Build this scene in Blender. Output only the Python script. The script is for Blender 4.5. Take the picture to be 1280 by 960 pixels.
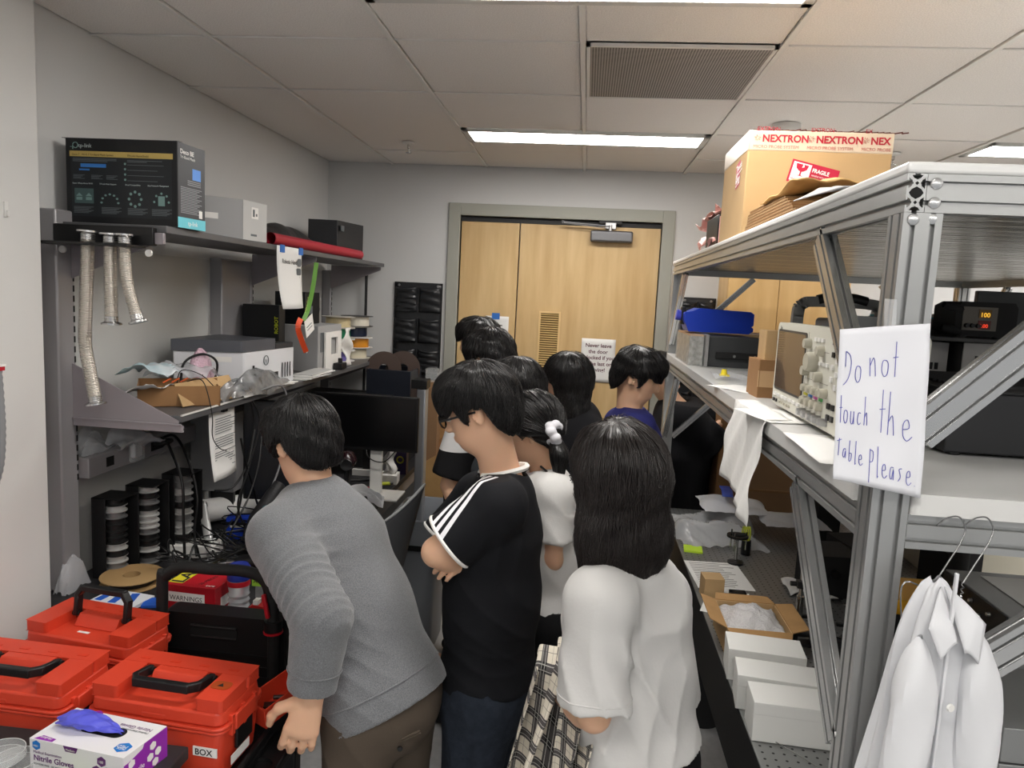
import bpy, bmesh, math, random
import numpy as np
from mathutils import Vector, Matrix

# ---------------------------------------------------------------- camera, world, light
for o in list(bpy.data.objects): bpy.data.objects.remove(o)
SC = bpy.context.scene
COL = SC.collection
PI = math.pi
FPX, YAW, PITCH, ROLL = 910.4, -.09547, .12146, .04945
CAMP = np.array([0., 0., 1.95])
_cy, _sy, _cp, _sp = math.cos(YAW), math.sin(YAW), math.cos(PITCH), math.sin(PITCH)
FWD = np.array([_sy*_cp, _cy*_cp, -_sp])
_r = np.array([_cy, -_sy, 0.]); _u = np.cross(_r, FWD)
RGT = math.cos(ROLL)*_r + math.sin(ROLL)*_u
UPV = -math.sin(ROLL)*_r + math.cos(ROLL)*_u
cd = bpy.data.cameras.new('camera'); cam = bpy.data.objects.new('camera', cd); COL.objects.link(cam)
cd.sensor_fit = 'HORIZONTAL'; cd.sensor_width = 36; cd.lens = 36*FPX/1280; cd.clip_start = .02; cd.clip_end = 60
cam.matrix_world = Matrix(((RGT[0], UPV[0], -FWD[0], CAMP[0]), (RGT[1], UPV[1], -FWD[1], CAMP[1]), (RGT[2], UPV[2], -FWD[2], CAMP[2]), (0, 0, 0, 1)))
SC.camera = cam
SC.view_settings.view_transform = 'Standard'
try: SC.view_settings.look = 'None'
except Exception: pass
SC.view_settings.gamma = 1; SC.view_settings.use_curve_mapping = False
SC.view_settings.exposure = 0.0
wd = bpy.data.worlds.new('world'); SC.world = wd; wd.use_nodes = True
wd.node_tree.nodes['Background'].inputs[0].default_value = (.8, .81, .82, 1)
wd.node_tree.nodes['Background'].inputs[1].default_value = .55
LAMP = 27           # strength of the ceiling light diffusers

def ray(x, y): return FWD + (x-640)/FPX*RGT - (y-480)/FPX*UPV
def aty(x, y, Y): d = ray(x, y); return CAMP + d*((Y-CAMP[1])/d[1])
def atz(x, y, Z): d = ray(x, y); return CAMP + d*((Z-CAMP[2])/d[2])
def atx(x, y, X): d = ray(x, y); return CAMP + d*((X-CAMP[0])/d[0])

# ---------------------------------------------------------------- materials
def lin(c):
    out = []
    for v in c:
        v = v/255.
        out.append(v/12.92 if v <= .04045 else ((v+.055)/1.055)**2.4)
    return (*out, 1)
MATS = {}
def mat(key, col=(128, 128, 128), rough=.5, metal=0, var=0, vscale=20, bump=0, bscale=60, emit=0, trans=0, alpha=1, ior=1.45, spec=.5, stretch=None, col2=None, kind='noise', sheen=0, coat=0):
    if key in MATS: return MATS[key]
    m = bpy.data.materials.new(key); m.use_nodes = True
    nt = m.node_tree; b = nt.nodes['Principled BSDF']
    b.inputs['Base Color'].default_value = lin(col); b.inputs['Roughness'].default_value = rough
    b.inputs['Metallic'].default_value = metal; b.inputs['IOR'].default_value = ior
    b.inputs['Specular IOR Level'].default_value = spec
    if trans: b.inputs['Transmission Weight'].default_value = trans
    if alpha < 1: b.inputs['Alpha'].default_value = alpha
    if sheen: b.inputs['Sheen Weight'].default_value = sheen
    if coat: b.inputs['Coat Weight'].default_value = coat
    if emit:
        b.inputs['Emission Color'].default_value = lin(col); b.inputs['Emission Strength'].default_value = emit
    if var or bump or col2:
        tc = nt.nodes.new('ShaderNodeTexCoord'); mp = nt.nodes.new('ShaderNodeMapping')
        nt.links.new(tc.outputs['Object'], mp.inputs[0])
        if stretch: mp.inputs['Scale'].default_value = stretch
    def tex(scale, det=4):
        if kind == 'wave':
            n = nt.nodes.new('ShaderNodeTexWave'); n.inputs['Scale'].default_value = scale; n.inputs['Distortion'].default_value = 6; n.inputs['Detail'].default_value = 3
        elif kind == 'voronoi':
            n = nt.nodes.new('ShaderNodeTexVoronoi'); n.inputs['Scale'].default_value = scale
            nt.links.new(mp.outputs[0], n.inputs['Vector']); return n.outputs['Distance']
        else:
            n = nt.nodes.new('ShaderNodeTexNoise'); n.inputs['Scale'].default_value = scale; n.inputs['Detail'].default_value = det
        nt.links.new(mp.outputs[0], n.inputs['Vector'])
        return n.outputs['Fac'] if 'Fac' in n.outputs else n.outputs[0]
    if var or col2:
        t = tex(vscale); rp = nt.nodes.new('ShaderNodeValToRGB')
        c = lin(col)
        c2 = lin(col2) if col2 else tuple(v*(1-var) for v in c[:3])+(1,)
        c1 = c if col2 else tuple(min(1, v*(1+var)) for v in c[:3])+(1,)
        rp.color_ramp.elements[0].position = .3; rp.color_ramp.elements[1].position = .7
        rp.color_ramp.elements[0].color = c2; rp.color_ramp.elements[1].color = c1
        nt.links.new(t, rp.inputs[0]); nt.links.new(rp.outputs[0], b.inputs['Base Color'])
    if bump:
        t = tex(bscale); bn = nt.nodes.new('ShaderNodeBump'); bn.inputs['Strength'].default_value = min(1, bump)
        bn.inputs['Distance'].default_value = .004
        nt.links.new(t, bn.inputs['Height']); nt.links.new(bn.outputs[0], b.inputs['Normal'])
    MATS[key] = m
    return m

# ---------------------------------------------------------------- mesh builder
def V3(p): return np.array([float(p[0]), float(p[1]), float(p[2])])
def unit(v): v = V3(v); return v/max(1e-9, np.linalg.norm(v))
def rotz(a): c, s = math.cos(a), math.sin(a); return np.array([[c, -s, 0], [s, c, 0], [0, 0, 1.]])
def frame(d, up=(0, 0, 1)):
    d = unit(d); up = V3(up)
    s = np.cross(up, d)
    if np.linalg.norm(s) < 1e-4: s = np.cross((1., 0, 0), d) if abs(d[0]) < .9 else np.cross((0, 1., 0), d)
    s = unit(s); return s, np.cross(d, s), d      # side, up', dir
class MB:
    def __init__(s): s.v = []; s.f = []; s.m = []; s.sm = []
    def add(s, vs, fs, mi=0, smooth=False):
        o = len(s.v); s.v += [tuple(map(float, v)) for v in vs]
        for f in fs: s.f.append(tuple(o+i for i in f)); s.m.append(mi); s.sm.append(smooth)
        return s
    def box(s, lo, hi, R=None, c=None, mi=0):
        lo = V3(lo); hi = V3(hi)
        vs = [np.array([(lo, hi)[i & 1][0], (lo, hi)[i >> 1 & 1][1], (lo, hi)[i >> 2][2]]) for i in range(8)]
        if R is not None: c = V3(c if c is not None else (0, 0, 0)); vs = [R@v+c for v in vs]
        elif c is not None: vs = [v+V3(c) for v in vs]
        return s.add(vs, [(0, 2, 3, 1), (4, 5, 7, 6), (0, 1, 5, 4), (2, 6, 7, 3), (0, 4, 6, 2), (1, 3, 7, 5)], mi)
    def bar(s, a, b, w, h, up=(0, 0, 1), mi=0):
        a = V3(a); b = V3(b); sd, u, d = frame(b-a, up)
        vs = [p+sd*x*w/2+u*y*h/2 for p in (a, b) for x, y in ((-1, -1), (1, -1), (1, 1), (-1, 1))]
        return s.add(vs, [(3, 2, 1, 0), (4, 5, 6, 7), (0, 1, 5, 4), (1, 2, 6, 5), (2, 3, 7, 6), (3, 0, 4, 7)], mi)
    def tube(s, pts, r, n=8, mi=0, cap=True, closed=False):
        pts = [V3(p) for p in pts]; k = len(pts)
        rs = r if hasattr(r, '__len__') else [r]*k
        vs = []; up = None
        for i, p in enumerate(pts):
            d = pts[min(i+1, k-1)]-pts[max(i-1, 0)] if not closed else pts[(i+1) % k]-pts[i-1]
            d = unit(d)
            if up is None: sd, up, _ = frame(d, (0, 0, 1) if abs(d[2]) < .95 else (0, 1, 0))
            up = unit(up-d*np.dot(up, d)); sd = np.cross(up, d)
            for j in range(n):
                a = 2*PI*j/n; vs.append(p+rs[i]*(math.cos(a)*sd+math.sin(a)*up))
        fs = []
        for i in range(k if closed else k-1):
            for j in range(n):
                a = i*n+j; b = i*n+(j+1) % n; c = ((i+1) % k)*n
                fs.append((b, a, c+j, c+(j+1) % n))
        s.add(vs, fs, mi, True)
        if cap and not closed:
            s.add(vs[:n], [tuple(range(n))], mi); s.add(vs[-n:], [tuple(range(n-1, -1, -1))], mi)
        return s
    def cyl(s, a, b, r, r2=None, n=20, mi=0): return s.tube([a, b], [r, r if r2 is None else r2], n, mi)
    def lathe(s, prof, n=28, c=(0, 0, 0), axis=(0, 0, 1), mi=0, smooth=True):
        sd, u, d = frame(axis, (0, 1, 0) if abs(unit(axis)[2]) > .9 else (0, 0, 1)); c = V3(c); k = len(prof)
        vs = [c+d*z+r*(math.cos(2*PI*j/n)*sd+math.sin(2*PI*j/n)*u) for r, z in prof for j in range(n)]
        fs = [(i*n+j, i*n+(j+1) % n, (i+1)*n+(j+1) % n, (i+1)*n+j) for i in range(k-1) for j in range(n)]
        return s.add(vs, fs, mi, smooth)
    def prism(s, poly, o, ex, ey, ez, t, mi=0, smooth=False):      # 2D outline in ex,ey, extruded t along ez
        o = V3(o); ex = V3(ex); ey = V3(ey); ez = V3(ez); n = len(poly)
        a = [o+ex*x+ey*y for x, y in poly]; b = [p+ez*t for p in a]
        s.add(a, [tuple(range(n-1, -1, -1))], mi); s.add(b, [tuple(range(n))], mi)
        return s.add(a+b, [(i, (i+1) % n, n+(i+1) % n, n+i) for i in range(n)], mi, smooth)
    def quad(s, a, b, c, d, mi=0): return s.add([a, b, c, d], [(0, 1, 2, 3)], mi)
    def grid(s, fn, nu, nv, mi=0, thick=0):
        P = [[V3(fn(i/nu, j/nv)) for j in range(nv+1)] for i in range(nu+1)]
        vs = [p for r in P for p in r]; w = nv+1
        s.add(vs, [(i*w+j, (i+1)*w+j, (i+1)*w+j+1, i*w+j+1) for i in range(nu) for j in range(nv)], mi, True)
        return s
    def build(s, name, mats, parent=None, bevel=0, smooth=None, angle=35, seg=2, solid=0):
        me = bpy.data.meshes.new(name); me.from_pydata(s.v, [], s.f)
        mats = mats if isinstance(mats, (list, tuple)) else [mats]
        for m in mats: me.materials.append(m)
        if len(mats) > 1: me.polygons.foreach_set('material_index', s.m)
        sm = s.sm if smooth is None else [smooth]*len(s.f)
        if any(sm):
            bm = bmesh.new(); bm.from_mesh(me); bmesh.ops.remove_doubles(bm, verts=bm.verts, dist=1e-6); bm.to_mesh(me); bm.free()
            me.polygons.foreach_set('use_smooth', [True]*len(me.polygons)); me.set_sharp_from_angle(angle=math.radians(angle))
        elif bevel:
            bm = bmesh.new(); bm.from_mesh(me); bmesh.ops.recalc_face_normals(bm, faces=bm.faces); bm.to_mesh(me); bm.free()
        me.update()
        o = bpy.data.objects.new(name, me); COL.objects.link(o)
        if bevel:
            md = o.modifiers.new('bevel', 'BEVEL'); md.width = bevel; md.segments = seg; md.limit_method = 'ANGLE'; md.angle_limit = .6
            me.polygons.foreach_set('use_smooth', [True]*len(me.polygons)); me.set_sharp_from_angle(angle=math.radians(50))
            md.harden_normals = False
        if solid:
            md = o.modifiers.new('solid', 'SOLIDIFY'); md.thickness = solid; md.offset = 0
        if parent is not None: attach(o, parent)
        return o
def attach(o, parent):
    o.parent = parent
    if parent.get('_w'): o.matrix_parent_inverse = Matrix.Translation(-parent.location)
    elif parent.parent is not None and parent.parent.get('_w'): pass
def tag(o, label, cat, group=None, kind=None):
    o['label'] = label; o['category'] = cat
    if group: o['group'] = group
    if kind: o['kind'] = kind
    return o
WROOTS = []
def thing(name, label, cat, loc, group=None, world=True, rz=0):
    o = bpy.data.objects.new(name, None); COL.objects.link(o); o.location = [float(v) for v in loc]; o.rotation_euler = (0, 0, rz)
    o.empty_display_size = .05
    if world: o['_w'] = 1
    return tag(o, label, cat, group)
def struct(o): o['kind'] = 'structure'; return o
def sub(mb, name, m, part, **k):       # sub-part in world coordinates below a world-coordinate part (the part sits at the thing's origin shift)
    o = mb.build(name, m, None, **k); o.parent = part; return o
def smp(o):
    for c in o.children: smp(c)
def copy_tree(o, parent=None):
    c = o.copy(); COL.objects.link(c)
    if parent is not None: c.parent = parent
    for ch in o.children: copy_tree(ch, c)
    return c
def text(s, o, ex, ey, size, m, parent, name='lettering', sx=1, off=.0006, align='LEFT', bold=0, extrude=.0001):
    cu = bpy.data.curves.new(name, 'FONT'); cu.body = s; cu.size = size; cu.extrude = extrude; cu.align_x = align; cu.offset = bold; cu.resolution_u = 3
    t = bpy.data.objects.new(name, cu); COL.objects.link(t)
    dg = bpy.context.evaluated_depsgraph_get(); me = bpy.data.meshes.new_from_object(t.evaluated_get(dg)); me.name = name
    bpy.data.objects.remove(t); bpy.data.curves.remove(cu)
    ex = unit(ex); ey = unit(ey); n = np.cross(ex, ey); o = V3(o)+n*off
    me.transform(Matrix(((ex[0]*sx, ey[0], n[0], o[0]), (ex[1]*sx, ey[1], n[1], o[1]), (ex[2]*sx, ey[2], n[2], o[2]), (0, 0, 0, 1))))
    me.materials.clear(); me.materials.append(m)
    ob = bpy.data.objects.new(name, me); COL.objects.link(ob)
    if parent is not None: attach(ob, parent)
    return ob
def decal(mb, o, ex, ey, x0, y0, x1, y1, off=.0006, mi=0):      # a printed rectangle lying on a face
    ex = unit(ex); ey = unit(ey); n = np.cross(ex, ey); o = V3(o)+n*off
    mb.quad(o+ex*x0+ey*y0, o+ex*x1+ey*y0, o+ex*x1+ey*y1, o+ex*x0+ey*y1, mi)
def rrect(w, h, r, n=4, cx=0, cy=0):
    P = []
    for qx, qy, a0 in ((1, 1, 0), (-1, 1, 90), (-1, -1, 180), (1, -1, 270)):
        for i in range(n+1):
            a = math.radians(a0+90*i/n); P.append((cx+qx*(w/2-r)+r*math.cos(a), cy+qy*(h/2-r)+r*math.sin(a)))
    return P
def catmull(P, n=6):
    P = [V3(p) for p in P]; out = []
    for i in range(len(P)-1):
        a = P[max(i-1, 0)]; b = P[i]; c = P[i+1]; d = P[min(i+2, len(P)-1)]
        for j in range(n):
            t = j/n; out.append(.5*((2*b)+(c-a)*t+(2*a-5*b+4*c-d)*t*t+(3*b-a-3*c+d)*t**3))
    out.append(P[-1]); return out

# ================================================================ ROOM
CZ = 2.74; WY = 4.67; WX = -1.70; RX = 3.6; BY = -2.6
m_wall = mat('wall_paint', (206, 206, 205), .85, var=.02, vscale=2, bump=.08, bscale=300)
m_wall2 = mat('wall_paint_light', (214, 213, 210), .85, var=.02, vscale=2, bump=.08, bscale=300)
m_floor = mat('floor_vinyl', (172, 172, 172), .45, var=.08, vscale=30)
m_tile = mat('ceiling_tile', (234, 230, 226), .95, var=.12, vscale=260, bump=.5, bscale=240)
m_tee = mat('ceiling_tee', (228, 226, 222), .6)
m_lens = mat('light_diffuser', (255, 251, 246), .5, emit=LAMP)
m_house = mat('light_housing', (205, 204, 200), .45)
def sbox(name, lo, hi, m, bevel=0):
    return struct(MB().box(lo, hi).build(name, m, bevel=bevel))
sbox('floor', (WX-.3, BY, -.1), (RX+.1, WY+.2, 0), m_floor)
sbox('wall_left', (WX-.12, BY, 0), (WX, WY+.12, CZ+.1), m_wall)
sbox('wall_right', (RX, BY, 0), (RX+.12, WY+.12, CZ+.1), m_wall)
PIX, PIY = -1.60, 2.02
sbox('wall_left_pier', (WX-.1, .9, 0), (PIX, PIY, CZ+.1), m_wall2, .004)
# back wall with the door opening
DX0, DX1, DZ = -.826, .440, 2.437
for lo, hi in (((WX-.12, WY, 0), (DX0, WY+.12, CZ+.1)), ((DX1, WY, 0), (RX+.12, WY+.12, CZ+.1)), ((DX0, WY, DZ), (DX1, WY+.12, CZ+.1))):
    sbox('wall_back', lo, hi, m_wall)
sbox('wall_corridor', (DX0-.4, WY+.3, 0), (DX1+.4, WY+.34, CZ), m_wall)
# ceiling: slab, runners, tiles as single pieces
ceil = sbox('ceiling', (WX-.1, BY, CZ+.03), (RX+.1, WY+.1, CZ+.14), m_tee)
GX = [-1.28+.61*i for i in range(9)]; GY = [-2.484+.61*j for j in range(12)]     # ... 1.176 1.786 2.396 3.006 3.616 4.226
xs = [WX]+[g for g in GX if g < RX]+[RX]
ys = [BY]+[g for g in GY if g < WY]+[WY]
def near(a, b): return abs(a-b) < .02
fix = []      # light fixtures x0,x1,y0,y1
for x0 in (GX[1], GX[5], ):
    for y0 in (1.786, 3.616, -.044, -1.874): fix.append((x0, x0+1.22, y0, y0+.305))
for y0 in (.566,): fix.append((GX[5]-1.22, GX[5], y0-2.44, y0-2.44+.305))
tile_mesh = {}
tee = MB(); tees = []
def infix(x0, x1, y0, y1):
    return any(x0 > f[0]-.02 and x1 < f[1]+.02 and y0 < f[3]-.02 and y1 > f[2]+.02 for f in fix)
def tile(x0, x1, y0, y1):
    w, h = round(x1-x0, 3), round(y1-y0, 3)
    if w < .02 or h < .02: return
    if (w, h) not in tile_mesh:
        g = .007; b = .005
        mb = MB(); a, c = w/2-g, h/2-g
        L0 = [(-a, -c, .0), (a, -c, 0), (a, c, 0), (-a, c, 0)]; L1 = [(-a+b, -c+b, -.004), (a-b, -c+b, -.004), (a-b, c-b, -.004), (-a+b, c-b, -.004)]
        mb.add(L0+L1, [(7, 6, 5, 4)]+[(i, 4+i, 4+(i+1) % 4, (i+1) % 4) for i in range(4)])
        o = mb.build('ceiling_tile', m_tile); tile_mesh[(w, h)] = o.data; first = True
    else:
        o = bpy.data.objects.new('ceiling_tile', tile_mesh[(w, h)]); COL.objects.link(o)
    o.location = ((x0+x1)/2, (y0+y1)/2, CZ+.008+random.Random(x0*7+y0).uniform(-.0015, .0015)); o.parent = ceil
VENT = (GX[2], GX[3], 2.396, 3.006)
for i in range(len(xs)-1):
    rows = list(ys)
    left = xs[i] < GX[1]-.1
    if left: rows = [y for y in rows if not near(y, 3.616)]         # the four-foot tiles along the left wall
    if xs[i] < GX[0]-.1: rows = [y for y in rows if not near(y, 4.226)]
    infx = any(f[0]-.02 < xs[i] and xs[i+1] < f[1]+.02 and near(f[2], 3.616) for f in fix)
    if infx: rows = [y for y in rows if not near(y, 4.226)]
    for j in range(len(rows)-1):
        y0, y1 = rows[j], rows[j+1]
        fx = [f for f in fix if f[0]-.02 < xs[i] and xs[i+1] < f[1]+.02 and y0-.02 < f[2] < y1-.05]
        if near(xs[i], VENT[0]) and near(y0, VENT[2]): continue
        if fx: tile(xs[i], xs[i+1], fx[0][3], y1)
        else: tile(xs[i], xs[i+1], y0, y1)
        if j and not fx:
            MB().bar((xs[i], y0, CZ+.003), (xs[i+1], y0, CZ+.004), .009, .005).build('cross_tee', m_tee, ceil)
for x in xs[1:-1]:
    cuts = sorted((f[2], f[3]) for f in fix if f[0]+.1 < x < f[1]-.1)
    a = BY
    for c0, c1 in cuts+[(WY, None)]:
        t = MB().bar((x, a, CZ-.001), (x, c0, CZ-.001), .018, .006); t.bar((x, a, CZ+.01), (x, c0, CZ+.01), .010, .02)
        t.build('main_tee', m_tee, ceil, bevel=.001); a = c1
for f in fix:
    lab = {(1, 3.616): 'long recessed ceiling light nearest the wooden door', (1, 1.786): 'long ceiling light cut by the top edge of the photo',
           (5, 3.616): 'ceiling light at the far right above the aluminium rack'}.get((1 if f[0] < 0 else 5, round(f[2], 3)), 'recessed ceiling light out of view behind the photographer')
    t = thing('ceiling_light', lab, 'light', (f[0]+.61, f[2]+.15, CZ), 'recessed ceiling lights')
    x0, x1, y0, y1 = f[0]+.012, f[1]-.012, f[2]+.01, f[3]-.01
    h = MB(); h.box((x0, y0, CZ-.006), (x1, y0+.03, CZ+.02)).box((x0, y1-.03, CZ-.006), (x1, y1, CZ+.02)).box((x0, y0, CZ-.006), (x0+.03, y1, CZ+.02)).box((x1-.03, y0, CZ-.006), (x1, y1, CZ+.02))
    h.build('housing', m_house, t, bevel=.002)
    MB().box((x0+.028, y0+.028, CZ-.002), (x1-.028, y1-.028, CZ+.006)).build('diffuser', m_lens, t)
# return air grille
m_vent = bpy.data.materials.new('vent_grille'); m_vent.use_nodes = True
_n = m_vent.node_tree; _b = _n.nodes['Principled BSDF']; _b.inputs['Roughness'].default_value = .6
_tc = _n.nodes.new('ShaderNodeTexCoord'); _v = _n.nodes.new('ShaderNodeTexVoronoi'); _v.inputs['Scale'].default_value = 110; _v.inputs['Randomness'].default_value = 0
_r2 = _n.nodes.new('ShaderNodeValToRGB'); _r2.color_ramp.elements[0].position = .35; _r2.color_ramp.elements[1].position = .42
_r2.color_ramp.elements[0].color = lin((30, 30, 30)); _r2.color_ramp.elements[1].color = lin((165, 160, 156))
_n.links.new(_tc.outputs['Object'], _v.inputs['Vector']); _n.links.new(_v.outputs['Distance'], _r2.inputs[0]); _n.links.new(_r2.outputs[0], _b.inputs['Base Color'])
v = thing('ceiling_vent', 'dark perforated air return panel in the ceiling between the two lights', 'vent', ((VENT[0]+VENT[1])/2, 2.7, CZ))
MB().box((VENT[0]+.013, VENT[2]+.008, CZ-.002), (VENT[1]-.013, VENT[3]-.008, CZ+.004)).build('grille', m_vent, v)
_f = MB(); _x0, _x1, _y0, _y1 = VENT[0]+.012, VENT[1]-.012, VENT[2]+.006, VENT[3]-.006
for lo, hi in (((_x0, _y0, 0), (_x1, _y0+.012, 1)), ((_x0, _y1-.012, 0), (_x1, _y1, 1)), ((_x0, _y0, 0), (_x0+.012, _y1, 1)), ((_x1-.012, _y0, 0), (_x1, _y1, 1))):
    _f.box((lo[0], lo[1], CZ-.004), (hi[0], hi[1], CZ+.006))
_f.build('frame', m_tee, v)
# sprinklers and smoke detector
m_chrome = mat('chrome', (200, 200, 200), .25, 1)
m_white = mat('white_plastic', (225, 224, 220), .4)
for lab, (px, py) in (('small pendent sprinkler in the ceiling left of the lit lamp', (511, 178)), ('small pendent sprinkler in the ceiling right of the big carton', (1117, 192))):
    p = atz(px, py, CZ); s = thing('ceiling_sprinkler', lab, 'sprinkler', p)
    MB().lathe([(0, 0), (.035, 0), (.03, -.008), (.012, -.012), (0, -.012)], 20, p).build('escutcheon', m_white, s)
    MB().lathe([(0, -.01), (.008, -.01), (.008, -.03), (.003, -.034), (.003, -.05), (.016, -.052), (.016, -.055), (0, -.056)], 14, p).build('nozzle', m_chrome, s)
p = atz(983, 156, CZ); s = thing('smoke_detector', 'round smoke detector on the ceiling above the big carton', 'detector', p)
MB().lathe([(0, -.0), (.06, 0), (.06, -.012), (.055, -.02), (.035, -.034), (0, -.036)], 28, p).build('body', m_house, s)
MB().lathe([(.036, -.033), (.034, -.04), (0, -.042)], 20, p).build('cap', m_tee, s)

# ---- door: frame, two leaves
m_frame = mat('door_frame_paint', (158, 158, 148), .5)
m_oak = mat('door_veneer', (214, 184, 134), .42, col2=(194, 160, 110), vscale=2.2, bump=.03, bscale=20, stretch=(7, 7, .8))
m_dark = mat('dark_seal', (38, 38, 38), .6)
fr = MB(); y0 = WY-.02
W = .075
fr.box((DX0-W, y0, 0), (DX0, WY+.12, DZ+W)).box((DX1, y0, 0), (DX1+W, WY+.12, DZ+W)).box((DX0, y0, DZ), (DX1, WY+.12, DZ+W))
fr.box((DX0, WY+.07, 0), (DX0+.016, WY+.12, DZ)).box((DX1-.016, WY+.07, 0), (DX1, WY+.12, DZ)).box((DX0, WY+.06, DZ-.016), (DX1, WY+.12, DZ))
struct(fr.build('trim_1', m_frame, bevel=.003))
GAP = -.446
def leaf(nm, x0, x1):
    d = struct(MB().box((x0+.004, WY+.02, .01), (x1-.004, WY+.062, DZ-.034)).build(nm, m_oak, bevel=.002)); return d
d1 = leaf('door_1', DX0, GAP); d2 = leaf('door_2', GAP, DX1)
MB().box((DX0+.002, WY+.016, DZ-.033), (DX1-.002, WY+.05, DZ-.004)).build('head_seal', m_dark, d2)
# vision louvre in the active leaf
lx0, lx1, lz0, lz1 = -.285, -.170, 1.06, 1.845
m_bead = mat('louvre_frame', (222, 190, 135), .4)
m_slat = mat('louvre_slat', (196, 166, 110), .45)
m_lbk = mat('louvre_back', (120, 98, 62), .7)
fb = MB()
for lo, hi in (((lx0-.012, lz0-.012), (lx0, lz1+.012)), ((lx1, lz0-.012), (lx1+.012, lz1+.012)), ((lx0, lz1), (lx1, lz1+.012)), ((lx0, lz0-.012), (lx1, lz0))):
    fb.box((lo[0], WY+.008, lo[1]), (hi[0], WY+.022, hi[1]))
lo_ = fb.build('louvre_frame', m_bead, d2, bevel=.001)
MB().box((lx0, WY+.0185, lz0), (lx1, WY+.0199, lz1)).build('louvre_back', m_lbk, d2)
sl = MB().bar((lx0, 0, 0), (lx1, 0, 0), .010, .002, up=(0, -.6, .8)).build('louvre_slat', m_slat)
z = lz0+.008; k = 0
while z < lz1-.004:
    o = sl if k == 0 else bpy.data.objects.new('louvre_slat', sl.data)
    if k: COL.objects.link(o)
    o.location = (0, WY+.0135, z); o.parent = d2; z += .0145; k += 1
# door closer on the active leaf
m_closer = mat('closer_grey', (112, 112, 114), .35, .6)
c = thing('door_closer', 'grey box door closer with arm at the top of the wooden door', 'door closer', (.13, WY, 2.35))
cb = MB().box((-.0, WY-.045, 2.305), (.262, WY+.018, 2.375)); cb.build('body', m_closer, c, bevel=.012, seg=4)
MB().box((.09, WY-.03, 2.385), (.155, WY+.0, 2.425)).build('bracket', mat('alu', (190, 190, 190), .35, 1), c, bevel=.002)
MB().box((.05, WY-.022, 2.418), (.19, WY+.015, 2.437)).build('shoe', m_dark, c)
MB().bar((.12, WY-.036, 2.402), (-.185, WY-.05, 2.418), .008, .006).tube([(-.175, WY-.05, 2.408), (-.175, WY-.05, 2.426)], .009, 12).bar((-.18, WY-.05, 2.412), (.10, WY-.05, 2.388), .007, .004).build('arm', m_closer, c)
MB().cyl((.12, WY-.025, 2.37), (.12, WY-.025, 2.41), .012).build('spindle', MATS['alu'], c)
# signs on the doors
m_paper = mat('paper', (232, 231, 228), .8); m_ink = mat('ink', (35, 33, 35), .8)
def paper(name, lab, o, ex, ey, w, h, parent=None, cat='sign', group=None, curl=.0, m=None):
    ex = unit(ex); ey = unit(ey); n = np.cross(ex, ey); o = V3(o)
    t = thing(name, lab, cat, o, group)
    mb = MB().grid(lambda u, v: o+ex*w*u+ey*h*v+n*(.0015+curl*(math.sin(3.1*u+.5)*.5+.5)*(abs(v-.9)**2)), 8, 10)
    mb.build('sheet', m or m_paper, t, solid=.0004)
    return t
X = (1, 0, 0); Z = (0, 0, 1)
p0 = aty(725, 484, WY+.02)
s = paper('door_sign', 'white printed sign asking to keep the door locked, on the wooden door', (-.014, WY+.017, 1.42), X, Z, .216, .279)
for i, ln in enumerate(('Never leave', 'the door', 'unlocked if you', 'are the last one', 'leaving!')):
    text(ln, (-.014+.108, WY+.0145, 1.42+.225-i*.039), X, Z, .034, mat('ink_maroon', (90, 40, 55), .8), s, align='CENTER', bold=.0006)
s = paper('door_notice', 'small white notice with blue tape on the narrow door leaf', (-.64, WY+.017, 1.60), X, Z, .15, .21)
MB().box((-.60, WY+.011, 1.79), (-.55, WY+.014, 1.83)).build('tape', mat('blue_tape', (50, 110, 190), .6), s)
MB().box((-.62, WY+.0132, 1.75), (-.53, WY+.0137, 1.755)).box((-.62, WY+.0132, 1.72), (-.52, WY+.0137, 1.725)).build('print', m_ink, s)

# ================================================================ ALUMINIUM RACK
U = .0254
m_alu = mat('extrusion', (176, 177, 176), .32, .75, var=.03, vscale=8)
m_alu2 = mat('extrusion_bright', (205, 206, 206), .22, .9)
m_cut = mat('cut_end', (215, 215, 215), .3, .8)
m_hole = mat('hole_dark', (12, 12, 12), .8)
def slot_side(w, n):      # points along one side from (0,0) to (w,0), grooves cut toward +y
    P = []
    for k in range(n):
        c = U*(k+.5)
        P += [(c-.0034, 0), (c-.0034, .0022), (c-.0072, .0022), (c-.0038, .0066), (c+.0038, .0066), (c+.0072, .0022), (c+.0034, .0022), (c+.0034, 0)]
    return P
def tslot(nu, nv):
    w, h = nu*U, nv*U; P = [(0, 0)]+slot_side(w, nu)+[(w, 0)]+[(w-y, x) for x, y in slot_side(h, nv)]+[(w, h)]
    P += [(w-x, h-y) for x, y in slot_side(w, nu)]+[(0, h)]+[(y, h-x) for x, y in slot_side(h, nv)]
    return [(x-w/2, y-h/2) for x, y in P]
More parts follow.
